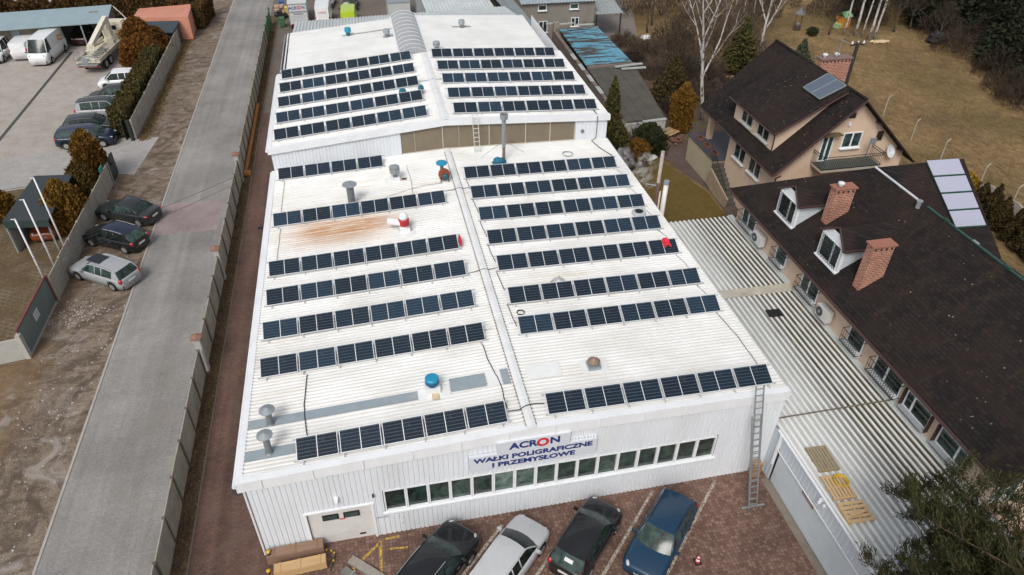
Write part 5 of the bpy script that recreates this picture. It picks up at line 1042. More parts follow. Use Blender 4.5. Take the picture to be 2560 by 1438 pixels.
def win(par, c, wd, ht, axis, mull=(0,), depth=.1, sill=True, frame=None, grille=0, name='window', sillm=None):
    """axis 'x': wall faces -x; axis 'y': wall faces -y"""
    F = frame or TRIMW
    def B(b, a0, a1, z0, z1, o0, o1):
        if axis == 'x': b.box((c[0]-(o0+o1)/2, c[1]+(a0+a1)/2, c[2]+(z0+z1)/2), (abs(o1-o0), a1-a0, z1-z0))
        else: b.box((c[0]+(a0+a1)/2, c[1]-(o0+o1)/2, c[2]+(z0+z1)/2), (a1-a0, abs(o1-o0), z1-z0))
    w2, h2, t_ = wd/2, ht/2, .07; b = MB(); B(b, -w2, w2, h2-t_, h2, 0, .05); B(b, -w2, w2, -h2, -h2+t_, 0, .05); B(b, -w2, -w2+t_, -h2+t_, h2-t_, 0, .05); B(b, w2-t_, w2, -h2+t_, h2-t_, 0, .05)
    for q in mull: B(b, q*wd-.05, q*wd+.05, -h2+t_, h2-t_, .0, .052)
    wo = b.build(name, F, par, world=True); b = MB(); B(b, -w2+t_, w2-t_, -h2+t_, h2-t_, 0, .015); b.build('pane', GLASS, wo, world=True)
    if sill: b = MB(); B(b, -w2-.06, w2+.06, -h2-.06, -h2, .0, .2); b.build('sill', sillm or TRIMW, wo, world=True)
    if grille:
        b = MB(); st = grille; n = int(wd/st)
        for k in range(n+1):
            for q in (-1, 1):
                a0 = -w2+wd*k/n; 
                for j in range(int(ht/st/1.5)):
                    zA = -h2+ht*j/int(ht/st/1.5); zB = zA+ht/int(ht/st/1.5); a1 = a0+q*wd/n
                    if abs(a1) > w2+.01: continue
                    if axis == 'x': b.bar((c[0]-.10, c[1]+a0, c[2]+zA), (c[0]-.10, c[1]+a1, c[2]+zB), .016, .016)
                    else: b.bar((c[0]+a0, c[1]-.10, c[2]+zA), (c[0]+a1, c[1]-.10, c[2]+zB), .016, .016)
        b.build('grille', IRON, wo, world=True)
    return wo
# ---- gable house behind (A)
hA = thing('gable_house', 'tall peach house with steep dark gable roof, wide dormer and balcony', 'house', (25.6, 24, 0))
yA0, yA1 = 18.15, 29.6; th = .16
b = MB(); b.slab([(20.4, yA0, 5), (25.6, yA0, 9.7), (25.6, yA1, 9.7), (20.4, yA1, 5)][::-1], th); b.slab([(25.6, yA0, 9.7), (30.8, yA0, 5), (30.8, yA1, 5), (25.6, yA1, 9.7)][::-1], th); ra = b.build('roof', SH, hA, world=True)
b = MB(); b.bar((20.4, yA0-.03, 4.93), (25.6, yA0-.03, 9.63), .06, .22, up=(0, 1, 0)); b.bar((30.8, yA0-.03, 4.93), (25.6, yA0-.03, 9.63), .06, .22, up=(0, 1, 0)); b.tube([(20.33, yA0, 4.9), (20.33, yA1, 4.9)], .07, 6)
for (x, z) in ((27.3, 8.0), (29.6, 5.9)): b.bar((x, yA0, z-.1), (x, yA0+.6, z-.1), .12, .14)
b.tube([(20.95, yA0-.05, 4.85), (21.0, 18.62, 4.4), (20.98, 18.62, 2)], .05, 6); b.build('bargeboard', BRNG, hA, world=True)
b = MB(); b.bar((25.6, yA0, 9.73), (25.6, yA1, 9.73), .2, .06); b.build('ridge_cap', SHW, ra, world=True)
b = MB(); b.add([(21, 18.7, 0), (30.2, 18.7, 0), (30.2, 18.7, 5.35), (25.6, 18.7, 9.5), (21, 18.7, 5.35)], [(0, 1, 2, 3, 4)]); b.add([(21, 18.7, 0), (21, 18.7, 5.3), (21, 25.3, 5.3), (21, 25.3, 0)], [(0, 1, 2, 3)]); b.add([(21, 25.3, 0), (21, 25.3, 5.3), (23.6, 25.3, 5.3), (23.6, 25.3, 0)], [(0, 1, 2, 3)]); b.add([(23.6, 25.3, 0), (23.6, 25.3, 7), (23.6, 29, 7), (23.6, 29, 0)], [(0, 1, 2, 3)]); b.add([(23.6, 29, 0), (23.6, 29, 7.6), (25.6, 29, 9.4), (30.2, 29, 5.3), (30.2, 29, 0)], [(4, 3, 2, 1, 0)]); b.add([(30.2, 18.7, 0), (30.2, 29, 0), (30.2, 29, 5.3), (30.2, 18.7, 5.3)], [(0, 1, 2, 3)])
b.build('wall', PLAS, hA, world=True)
for y in (23.5, 21.25): win(hA, (21, y, 3.83), 1.6, 1.15, 'x', (-.02,), frame=M_('blind_white', (.5, .5, .48), .5))
win(hA, (25.85, 18.7, 6.73), 1.38, 1.08, 'y', (0,)); win(hA, (24.12, 18.7, 6.28), .82, 1.85, 'y', (0,), sill=False, name='balcony_door'); win(hA, (27.88, 18.7, 6.84), .45, .66, 'y', (), sill=False, frame=BRNG); win(hA, (25.38, 18.7, 8.45), .42, .36, 'y', (), sill=False, frame=BRNG)
b = MB(); b.box((24.0, 18.45, 7.32), (1.6, .45, .08)); b.build('door_hood', M_('olive_awning', (.13, .09, .04), .7), hA, world=True)
b = MB(); b.box((25.3, 18.62, 8.0-.1), (.14, .1, .2)); b.build('lamp', TRIMW, hA, world=True)
b = MB(); b.box((25.45, 18.05, 5.27), (4.3, 1.3, .16)); ba = b.build('balcony', M_('balcony_slab', (.42, .38, .30), .8, .1, 2), hA, world=True); b = MB(); b.box((25.45, 18.02, 5.37), (4.2, 1.2, .02)); b.build('tiles', M_('balcony_tiles', (.07, .085, .075), .5, .2, 4), ba, world=True)
b = MB()
for (p, q) in (((23.3, 18.7), (23.3, 17.4)), ((23.3, 17.4), (27.6, 17.4)), ((27.6, 17.4), (27.6, 18.7))):
    for z in (5.42, 6.28, 6.12): b.bar((*p, z), (*q, z), .03, .03)
    L = (Vector(q)-Vector(p)).length; n = int(L/.14)
    for k in range(n+1): x, y = p[0]+(q[0]-p[0])*k/n, p[1]+(q[1]-p[1])*k/n; b.bar((x, y, 5.38), (x, y, 6.28), .014, .014, up=(1, 0, 0))
b.build('railing', IRON, ba, world=True)
o = thing('satellite_dish', 'white satellite dish on the peach gable wall right of the balcony', 'satellite dish', (28.95, 18.45, 5.75)); b = MB(); Q = Matrix.Rotation(R(65), 3, 'X') @ Matrix.Rotation(R(20), 3, 'Y'); b.lathe([(.02, -.08), (.25, -.05), (.42, .0), (.45, .02), (.42, .03), (.25, -.02), (.02, -.05)], n=22, M=Q); b.build('dish', TRIMW, o); b = MB(); b.bar((0, .22, -.15), (0, .02, 0), .05, .05); b.bar((0, 0, -.3), (.1, -.5, .05), .025, .025); b.build('arm', STEEL, o)
o = thing('antenna_mast', 'small grey antenna box on a thin mast at the balcony', 'antenna', (26.6, 17.9, 5.4)); b = MB(); b.bar((0, 0, 0), (.1, 0, 1.6), .04, .04, up=(0, 1, 0)); b.build('mast', STEELD, o); b = MB(); b.box((.2, -.05, 1.55), (.4, .12, .4)); b.build('panel', STEEL, o)
# dormer of A
P0, P1 = Vector((20.8, 0, 7.12)), Vector((25.45, 0, 9.72)); sl = (P1.z-P0.z)/(P1.x-P0.x)
b = MB(); b.slab([(20.8, 19.7, 7.12), (25.45, 19.7, 9.74), (25.45, 26.1, 9.74), (20.8, 26.1, 7.12)][::-1], .14); rd = b.build('dormer_roof', SH, hA, world=True)
b = MB(); b.bar((20.8, 19.66, 7.05), (25.3, 19.66, 9.58), .06, .2, up=(0, 1, 0)); b.tube([(20.74, 19.7, 7.03), (20.74, 26.1, 7.03)], .06, 6); b.tube([(21.0, 19.95, 6.95), (21.08, 20.0, 6.6), (21.08, 20.0, 5.7)], .045, 6); b.build('gutter', BRNG, rd, world=True)
b = MB(); b.add([(21.13, 20.02, 5.6), (21.13, 25.6, 5.6), (21.13, 25.6, 7.2), (21.13, 20.02, 7.2)], [(0, 3, 2, 1)])
for y, f in ((20.02, 1), (25.6, -1)): b.add([(21.13, y, 5.6), (24.6, y, 8.75), (24.9, y, 9.25), (21.13, y, 7.2)], [(0, 1, 2, 3)])
b.build('dormer_wall', PLAS, hA, world=True)
for y in (23.75, 21.45): win(hA, (21.13, y, 6.42), 1.55, .95, 'x', (0,), frame=M_('dormer_frame', (.40, .40, .38), .5), sillm=M_('blind_white', (0, 0, 0)))
ND = (-sl, 0, 1); o = thing('solar_collector', 'pair of grey blue solar collectors high on the steep dark dormer roof', 'solar collector', (23, 22, 8.4)); c4_ = [onpl(u, v, (20.8, 0, 7.24), ND) for u, v in ((2008, 220.7), (2048.7, 249.9), (2114.4, 216.5), (2069.5, 186.3))]
COLG = M_('collector_glass', (.10, .125, .165), .35, .05, 1)
for k in range(2):
    a0, a1 = k*.5+.006, k*.5+.494; q = [c4_[0].lerp(c4_[1], a0), c4_[0].lerp(c4_[1], a1), c4_[3].lerp(c4_[2], a1), c4_[3].lerp(c4_[2], a0)]; b = MB(); b.slab([p+Vector((0, 0, .08)) for p in q], .07); b.build('collector', COLG, o, world=True)
b = MB(); e = [c4_[0], c4_[1], c4_[2], c4_[3]]; [b.bar(e[i]+Vector((0, 0, .06)), e[(i+1) % 4]+Vector((0, 0, .06)), .05, .08) for i in range(4)]; b.bar(c4_[0].lerp(c4_[1], .5)+Vector((0, 0, .09)), c4_[3].lerp(c4_[2], .5)+Vector((0, 0, .09)), .05, .02); b.build('frame', STEEL, o, world=True)
def chimney(par, x0, x1, y0, y1, z0, z1, pots=0, cap=BCAP, holes=True):
    b = MB(); b.box(((x0+x1)/2, (y0+y1)/2, (z0+z1)/2), (x1-x0, y1-y0, z1-z0)); ch = b.build('chimney', BRK, par, world=True); b = MB(); b.slab([(x0-.08, y0-.08, z1+.07), (x1+.08, y0-.08, z1+.07), (x1+.08, y1+.08, z1+.07), (x0-.08, y1+.08, z1+.07)], .07); b.build('cap', cap, ch, world=True)
    b = MB(); n = max(3, int((x1-x0)/.28)); 
    for k in range(n): b.box((x0+(x1-x0)*(k+.5)/n, y0-.004, z1-.16), (.1, .02, .12))
    b.build('flue_hole', BLACK, ch, world=True)
    for k in range(pots): b = MB(); b.lathe([(.1, z1+.1), (.1, z1+.2), (.18, z1+.22), (.18, z1+.3), (.05, z1+.36)], (x0+.35+k*.9, (y0+y1)/2, 0), 12); b.build('flue_cap', M_('pot_white', (.6, .63, .62), .4, .1, 4), ch, world=True)
    return ch
chimney(hA, 25.85, 28.1, 23.9, 24.55, 7, 10.15, 2, M_('grey_brown_cap', (.20, .13, .115), .8, .2, 3))
o = thing('tv_antenna', 'thin tv antenna mast fixed to the brick chimney of the tall peach house', 'antenna', (26.9, 24.0, 10.2)); b = MB(); b.bar((0, -.15, -.5), (0, -.15, 1.5), .035, .035, up=(1, 0, 0)); b.build('mast', STEEL, o); b = MB(); b.bar((-.1, -.15, 1.3), (.7, .1, 1.0), .02, .02)
for k in range(7): b.bar((0+.1*k, -.35+.03*k, 1.27-.04*k), (0+.1*k, .1+.03*k, 1.27-.04*k), .012, .012)
b.build('aerial', STEEL, o)
# terrace and stairs of A
b = MB(); b.box((21.95, 28.0, 1.1), (3.3, 4.6, 2.2)); te = b.build('terrace', M_('terrace_wall', (.42, .37, .26), .85, .08, 1, dirt=(.3, .25, .17), dirt_amt=.5), hA, world=True)
b = MB(); b.box((21.95, 28.0, 2.22), (3.5, 4.8, .05)); b.build('floor', M_('dark_floor', (.05, .055, .065), .5, .2, 3), te, world=True)
b = MB(); b.box((21.5, 29.3, 3.6), (.4, .4, 2.7)); b.build('column', PLAS, hA, world=True)
for k in range(9): b = MB(); y = 25.5-k*.34; z = 2.0-k*.22; b.box((20.62, y, z/2), (.9, .32, z)); b.build('step', M_('stone_step', (.09, .085, .075), .8, .2, 3), te, world=True)
b = MB(); b.bar((20.1, 25.7, 1.0), (20.1, 22.5, .1), .12, 1.4); b.build('cheek_wall', M_('stone_cheek', (.32, .24, .17), .9, .35, 5), te, world=True)
b = MB()
for k in range(12): y = 25.7-k*.27; z = 2.15-k*.175; b.bar((20.15, y, z), (20.15, y, z+.95), .02, .02, up=(1, 0, 0))
b.bar((20.15, 25.7, 3.1), (20.15, 22.7, 1.15), .04, .04); [b.bar((20.3, 25.8+k*.4, 2.25), (20.3, 25.8+k*.4, 3.1), .015, .015, up=(1, 0, 0)) for k in range(2)]
b.build('railing', IRON, te, world=True)
b = MB()
for k in range(22): x = 20.4+k*.15; b.bar((x, 30.25, 2.25), (x, 30.25, 3.2), .02, .02, up=(0, 1, 0))
b.bar((20.3, 30.25, 3.2), (23.6, 30.25, 3.2), .04, .04); b.build('railing', M_('rail_grey', (.12, .14, .14), .6), te, world=True)
for k in range(3):
    o = thing('flower_box', f'terracotta planter on the dark terrace edge, {("nearest the stairs", "middle one", "farthest from the stairs")[k]}', 'planter', (20.75, 26.6+k*1.35, 2.25)); b = MB(); [b.box(p, q) for p, q in (((-.17, 0, .1), (.06, .7, .2)), ((.17, 0, .1), (.06, .7, .2)), ((0, .33, .1), (.3, .06, .2)), ((0, -.33, .1), (.3, .06, .2)))]; b.build('planter', M_('terracotta', (.18, .075, .05), .8, .15, 4), o); b = MB(); b.box((0, 0, .08), (.28, .6, .12)); b.build('soil', DARK, o)
# ---- long house in front (B)
hB = thing('long_house', 'long peach house with broad dark shingle roof, two white dormers and brick chimneys', 'house', (22.4, 4, 0)); th = .16; ys, yn = -5.95, 17.05; zb = 5.0; zr_ = 8.5
b = MB(); b.slab([(16.85, ys, zb), (16.85, yn, zb), (22.4, 12, zr_), (22.4, ys, zr_)], th); rb = b.build('roof', SH, hB, world=True)
b = MB(); b.slab([(16.85, yn, zb), (28.1, yn, zb), (28.1, 12, zr_), (22.4, 12, zr_)], th); b.slab([(22.4, 12, zr_), (28.1, 12, zr_), (28.1, 7.1, zb), (27.95, 7.05, zb)], th); b.slab([(22.4, ys, zr_), (22.4, 12, zr_), (27.95, 7.05, zb), (27.95, ys, zb)], th); b.build('roof', SHW, hB, world=True)
b = MB(); b.bar((22.4, 8.2, zr_+.04), (22.4, 12, zr_+.04), .1, .06); b.build('ridge_cap', M_('white_ridge', (.62, .64, .66), .4), rb, world=True); b = MB(); b.bar((22.4, ys, zr_+.05), (22.4, 7.6, zr_+.05), .13, .08); b.build('ridge_cap', M_('green_ridge', (.02, .06, .045), .4, .2, 3), rb, world=True)
b = MB(); b.lathe([(.12, 0), (.12, .35), (.16, .36), (.16, .42)], (22.1, 7.9, zr_-.15), 12); b.build('vent_pipe', STEEL, rb, world=True)
for k in range(6): b = MB(); b.box((22.4, 6.2-k*2.0, zr_+.12), (.12, .35, .05)); b.build('ridge_clip', (M_('green_ridge', (0, 0, 0)), STEEL)[k % 2], rb, world=True)
b = MB(); b.tube([(16.8, ys, zb-.1), (16.8, yn, zb-.1)], .08, 6); b.bar((16.9, ys, zb-.12), (16.9, yn, zb-.12), .06, .16)
for y in np.arange(-5, 16.5, 1.5): b.box((16.95, y, zb-.2), (.25, .06, .1))
b.bar((16.8, ys-.04, 4.9), (22.4, ys-.04, 8.4), .06, .24, up=(0, 1, 0)); b.bar((27.95, ys-.04, 4.9), (22.4, ys-.04, 8.4), .06, .24, up=(0, 1, 0)); b.build('gutter', BRNG, hB, world=True)
b = MB(); b.add([(17.4, -5.4, 0), (17.4, 16.5, 0), (17.4, 16.5, 4.95), (17.4, -5.4, 4.95)], [(0, 3, 2, 1)]); b.add([(17.4, 16.5, 0), (27.4, 16.5, 0), (27.4, 16.5, 4.95), (17.4, 16.5, 4.95)], [(0, 3, 2, 1)]); b.add([(17.4, -5.4, 0), (27.4, -5.4, 0), (27.4, -5.4, 5), (22.4, -5.4, 8.3), (17.4, -5.4, 5)], [(0, 1, 2, 3, 4)]); b.add([(27.4, -5.4, 0), (27.4, 16.5, 0), (27.4, 16.5, 5), (27.4, 12, 8.1), (27.4, 7.4, 5), (27.4, -5.4, 5)], [(0, 1, 2, 3, 4, 5)]); b.build('wall', PLAS, hB, world=True)
for y, wd in ((14.95, 1.65), (11.0, 1.1), (7.95, 1.6), (3.65, 1.2), (1.1, 1.95)):
    wo = win(hB, (17.38, y, 3.85), wd, 1.05, 'x', (.05,) if wd > 1.4 else ()); b = MB()
    ya, yb = y-wd/2-.05, y+wd/2+.05; z0_, z1_ = 3.35, 4.15
    for z in (z0_, (z0_+z1_)/2, z1_): b.bar((16.98, ya, z), (16.98, yb, z), .025, .025)
    for yy in (ya, yb):
        for z in (z0_, z1_): b.bar((16.98, yy, z), (17.4, yy, z), .025, .025)
    n = int((yb-ya)/.14)
    for k in range(n+1): yy = ya+(yb-ya)*k/n; b.bar((16.98-.0, yy, z0_), (16.98, yy, z1_), .014, .014, up=(0, 1, 0)); b.bar((16.98, yy, z0_), (17.4, yy, z0_), .012, .012)
    b.build('guard', IRON, wo, world=True)
for y, q in ((-1.02, .18), (-3.23, -.2)):
    wo = win(hB, (17.385, y, 3.8), 1.6, .98, 'x', (q,), sill=False); b = MB(); b.box((17.28, y, 3.27), (.3, 1.72, .05)); b.build('sill', M_('grey_sill', (.36, .39, .41), .5, .08, 2), wo, world=True)
    for s in (-1, 1): b = MB(); b.box((17.3, y+s*.87, 3.78), (.2, .05, 1.05)); b.build('shutter_guide', BRNG, wo, world=True)
wo = win(hB, (18.15, -5.42, 3.8), 1.1, 1.1, 'y', (0,)); win(hB, (20.6, -5.42, 3.6), 1.4, 1.3, 'y', (0,))
chimney(hB, 18.9, 20.05, 10.15, 10.65, 6.0, 8.45, 1); chimney(hB, 17.85, 19.0, 5.2, 5.68, 5.4, 8.2, 0)
for yc, dn in ((12.17, 0), (7.8, 1)):
    x0, zlo, zt_ = 17.8, 5.55, 7.02; hwid_ = .93; d = MB()
    for s in (-1, 1):     # siding cheeks
        y = yc+s*hwid_*.96; xe = 16.85+(zt_-5)/.63; d.add([(x0, y, zlo), (xe+.1, y, zt_), (x0, y, zt_)], [(0, 1, 2)])
        for k in range(1, 8): z = zlo+(zt_-zlo)*k/8; d.bar((x0+.02, y+s*.01, z), (16.85+(z-5)/.63, y+s*.01, z), .015, .012)
    dm = d.build('dormer', M_('white_siding', (.56, .60, .64), .5, .05, 2), hB, world=True)
    f = MB(); f.add([(x0, yc-hwid_, zlo), (x0, yc+hwid_, zlo), (x0, yc+hwid_, zt_), (x0, yc+.45, zt_+.42), (x0, yc-.45, zt_+.42), (x0, yc-hwid_, zt_)], [(5, 4, 3, 2, 1, 0)]); f.box((x0-.09, yc, zlo), (.22, hwid_*2.1, .08)); f.bar((x0-.03, yc-hwid_, zlo), (x0-.03, yc-hwid_, zt_), .14, .1); f.bar((x0-.03, yc+hwid_, zlo), (x0-.03, yc+hwid_, zt_), .1, .1); f.build('face', TRIMW, dm, world=True)
    win(dm, (x0-.04, yc+.03, 6.28), 1.62, 1.34, 'x', (-.12,), sill=False, grille=.17)
    ra_ = MB(); xr_ = 16.85+(zt_+.75-5)/.63; xe_ = 16.85+(zt_+.02-5)/.63; p = lambda x, y, z: (x, y, z)
    ra_.slab([(x0-.28, yc-hwid_-.2, zt_), (xe_, yc-hwid_-.2, zt_), (xr_, yc, zt_+.72), (x0+.05, yc, zt_+.72)], .07); ra_.slab([(x0+.05, yc, zt_+.72), (xr_, yc, zt_+.72), (xe_, yc+hwid_+.2, zt_), (x0-.28, yc+hwid_+.2, zt_)], .07); rr_ = ra_.build('dormer_roof', SHW, dm, world=True)
    g = MB(); g.bar((x0-.2, yc-hwid_-.24, zt_-.02), (xe_, yc-hwid_-.24, zt_-.02), .08, .1); g.bar((x0-.25, yc-hwid_-.2, zt_-.03), (x0+.03, yc, zt_+.69), .05, .1); g.bar((x0-.25, yc+hwid_+.2, zt_-.03), (x0+.03, yc, zt_+.69), .05, .1); g.build('gutter', BRNG, rr_, world=True)
# collectors on B's south slope
NS = Vector((0, -3.5/4.9, 1)); PS = (25, 12, 8.5); cs = [onpl(u, v, (25, 12, 8.6), NS) for u, v in ((2315, 405), (2395, 400), (2465, 570), (2390, 575))]
o = thing('solar_collector', 'column of four pale lilac solar collectors on the far slope of the long house', 'solar collector', (26.5, 9.5, 7)); PG = M_('pale_collector', (.36, .37, .46), .35, .03, 1)
for k in range(4):
    a0, a1 = k/4+.004, (k+1)/4-.022; q = [cs[0].lerp(cs[3], a0), cs[1].lerp(cs[2], a0), cs[1].lerp(cs[2], a1), cs[0].lerp(cs[3], a1)]; b = MB(); b.slab([p+Vector((0, 0, .1)) for p in q][::-1], .1, 0, 1); b.build('collector', [PG, M_('green_edge', (.03, .10, .07), .5)], o, world=True)
def ac(lbl, y):
    o = thing('air_conditioner', lbl, 'air conditioner', (17.1, y, 3.35)); b = MB(); b.box((0, 0, .35), (.36, .95, .66)); b.build('case', M_('ac_white', (.58, .58, .56), .5, .05, 3), o); b = MB(); Q = Matrix.Rotation(R(-90), 3, 'Y'); b.lathe([(.26, 0), (.27, .02), (.25, .03)], (-.18, .18, .36), 20, M=Q); b.build('fan_grille', M_('ac_grille', (.06, .065, .07), .6), o); b = MB(); b.lathe([(.09, 0), (.09, .035)], (-.19, .18, .36), 12, M=Q); b.build('fan_hub', STEEL, o); b = MB(); [b.bar((-.1, s*.35, -.03), (.3, s*.35, -.03), .05, .05) for s in (-1, 1)]; b.build('bracket', BLACK, o)
ac('white air conditioner outdoor unit on peach wall between first two guarded windows', 13.15); ac('white air conditioner outdoor unit on peach wall beside the third guarded window', 6.0)
# ---------------------------------------------------------------- far buildings
o = thing('grey_house', 'plain grey rendered house with small white framed windows behind the ruin', 'house', (17, 62, 0)); GP = M_('grey_render', (.24, .215, .185), .9, .1, .8, bmp=.3, dirt=(.16, .14, .12), dirt_amt=.5)
b = MB(); b.box((17.2, 63, 2.25), (8.4, 6, 4.5)); b.build('wall', GP, o, world=True); b = MB(); corrugate(b, (12.9, 59.6, 4.55), (12.9, 66.4, 5.6), (21.6, 59.6, 4.55), (21.6, 66.4, 5.6), .35, .06); b.build('roof', M_('grey_blue_sheet', (.30, .35, .38), .5, .1, 1), o, world=True)
for (x, z, wd, ht, mu) in ((15.35, 4.02, .95, .6, ()), (19.0, 4.02, 1.0, .6, ()), (15.5, 1.95, 1.0, 1.25, (0,)), (19.2, 2.3, .9, 1.0, (0,))): win(o, (x, 60, z), wd, ht, 'y', mu)
o = thing('porch_roof', 'small grey tiled porch roof on dark posts beside the grey house', 'porch', (23, 62, 0)); b = MB(); corrugate(b, (21.7, 60.2, 2.9), (22.6, 66.5, 4.2), (25.0, 60.2, 2.9), (24.6, 66.5, 4.2), .25, .06); b.build('roof', M_('porch_tiles', (.28, .31, .31), .6, .3, 6), o, world=True)
for x, y in ((21.9, 60.5), (24.8, 60.5)): b = MB(); b.box((x, y, 1.45), (.12, .12, 2.9)); b.build('post', DARK, o, world=True)
o = thing('side_shed', 'dark walled shed with grey sheet roof right behind the rear hall', 'shed', (12, 55, 0)); b = MB(); corrugate(b, (10.4, 57.5, 5.2), (12.6, 52.8, 4.4), (10.4, 66, 5.2), (13.4, 66, 4.4), .35, .05) if False else b.slab([(10.2, 56.6, 5.3), (11.4, 52.6, 4.6), (12.9, 53.6, 4.3), (12.3, 70, 4.5), (9.5, 70, 5.3)], .1); b.build('roof', M_('shed_grey', (.22, .25, .26), .6, .1, 1), o, world=True); b = MB(); b.slab([(10.4, 56.8, 4.2), (11.5, 53.2, 4.2), (12.5, 54, 4.2), (12.0, 68, 4.2), (10, 68, 4.2)], 4.1); b.build('wall', M_('dark_boards', (.06, .055, .05), .8), o, world=True)
o = thing('white_roof_shed', 'pale corrugated roof shed at the very top beside the rear yard', 'shed', (6, 66, 0)); b = MB(); corrugate(b, (2.4, 58, 4.6), (2.0, 74, 5.4), (9.8, 58, 4.6), (9.3, 74, 5.4), .4, .05); b.build('roof', AWN, o, world=True); b = MB(); b.slab([(2.6, 58.3, 4.4), (9.5, 58.3, 4.4), (9.2, 73, 4.4), (2.3, 73, 4.4)], 4.3); b.build('wall', M_('shed_white', (.36, .38, .38), .6, .08, 1), o, world=True)
o = thing('storage_box', 'white sheet box standing in the rear yard beside the pale shed', 'container', (.6, 71, 0)); b = MB(); b.box((.3, 72.5, 1.25), (2.6, 5, 2.5)); b.build('body', M_('box_white', (.46, .48, .48), .6, .08, 1, dirt=(.3, .3, .28), dirt_amt=.4), o, world=True); b = MB(); b.box((.3, 72.5, 2.54), (2.7, 5.1, .08)); b.build('lid', STEEL, o, world=True)
# ruin with blue roof
o = thing('brick_outbuilding', 'derelict brick outbuilding with patchy blue roof and grey felt roof', 'outbuilding', (18, 44, 0))
def bluemat():
    mt, t, bs = nodes('peeling_blue'); vec = coords(t, (.35, 2.2, 1)); n = noise(t, vec, 1.3, 2, .45, .2); k = ramp(t, n, [(.50, 0), (.52, 1)])
    br = N(t, 'ShaderNodeTexBrick'); t.links.new(coords(t), br.inputs['Vector']); br.inputs['Scale'].default_value = 1; br.inputs['Brick Width'].default_value = 1.6; br.inputs['Row Height'].default_value = .42; br.inputs['Mortar Size'].default_value = .03
    br.inputs['Color1'].default_value = (.09, .29, .40, 1); br.inputs['Color2'].default_value = (.13, .36, .47, 1); br.inputs['Mortar'].default_value = (.04, .08, .1, 1)
    t.links.new(mix(t, k, br.outputs['Color'], (.055, .045, .04)), bs.inputs['Base Color']); bs.inputs['Roughness'].default_value = .6; return mt
b = MB(); b.slab([(16.2, 45.4, 2.65), (20.9, 45.6, 2.65), (20.7, 56.3, 2.75), (16.4, 56.3, 2.75)], .12); b.build('roof', bluemat(), o, world=True, label='peeling blue roof')
b = MB(); b.slab([(15.7, 33.0, 2.5), (19.3, 33.2, 2.5), (20.9, 44.9, 2.55), (16.2, 44.9, 2.55)], .12)
for k in range(4): b.bar((16.6+k*.95, 33.1, 2.52), (16.9+k*1.05, 44.8, 2.56), .05, .02)
b.build('roof', M_('old_felt', (.075, .068, .055), .9, .25, .8, dirt=(.13, .10, .075), dirt_amt=.7), o, world=True, label='grey felt roof')
OB = M_('old_brick_wall', (.17, .13, .11), .9, .3, 1.2, bmp=.6, dirt=(.24, .21, .19), dirt_amt=.7)
b = MB(); b.bar((15.6, 32.8, 1.25), (16.0, 57, 1.25), .35, 2.5); b.bar((16.2, 45.1, 1.4), (21, 45.2, 1.4), .3, 2.7); b.bar((20.9, 45.2, 1.2), (20.6, 56.5, 1.2), .25, 2.4); b.bar((19.1, 33, 1.2), (20.8, 45, 1.2), .25, 2.4); b.bar((16.1, 56.6, 1.4), (20.8, 56.5, 1.4), .3, 2.8); b.build('wall', OB, o, world=True)
b = MB(); b.bar((15.2, 32.75, 1.2), (19.2, 32.85, 1.2), .25, 2.4); b.build('wall', paver_mat('white_blocks', ((.34, .33, .32), (.38, .37, .36)), (.22, .21, .2), .4, .25, .8), o, world=True, label='whitish block end wall')
b = MB(); b.box((16.15, 56.9, 1.7), (.6, .6, 3.3)); b.build('pillar', M_('old_render', (.26, .22, .18), .9, .2, 2), o, world=True)
for (p, q, z) in (((16.4, 57.3), (18.3, 57.6), 2.95), ((18.4, 56.9), (20.4, 56.8), 2.95), ((18.7, 44.5), (21.6, 44.9), 2.75), ((19.2, 44.0), (21.6, 44.0), 2.7), ((17.2, 32.7), (19.3, 32.9), 2.5), ((15.2, 57.6), (16.4, 57.7), 3.0)): b = MB(); b.bar((*p, z), (*q, z), .3, .1); b.build('coping', M_('coping_grey', (.36, .38, .36), .8, .15, 2), o, world=True)
for k in range(5): b = MB(); y = 36+k*2.9; b.bar((15.62+.02*k, y, 2.56), (15.66+.02*k, y+1.6, 2.56), .38, .07); b.build('coping', MATS['coping_grey'], o, world=True)
o = thing('brick_pile', 'pile of old bricks and broken pallets by the block end wall', 'rubble', (20.4, 33.8, 0)); b = MB()
for k in range(60): b.box((random.gauss(0, .6), random.gauss(0, .8), random.uniform(.05, .3)), (.25, .12, .1), rz=random.uniform(0, 3))
b.build('brick', M_('old_red_brick', (.22, .10, .07), .9, .3, 5), o)
o = thing('pallet', 'broken wooden pallet leaning on the brick pile by the ruin', 'pallet', (20.6, 34.6, .5), R(30)); 
for k in range(6): b = MB(); b.box((-.6+.24*k, 0, 0), (.1, 1.2, .03)); b.build('board', W2, o)
for k in range(3): b = MB(); b.box((0, -.5+.5*k, -.05), (1.3, .1, .05)); b.build('stringer', W2, o)
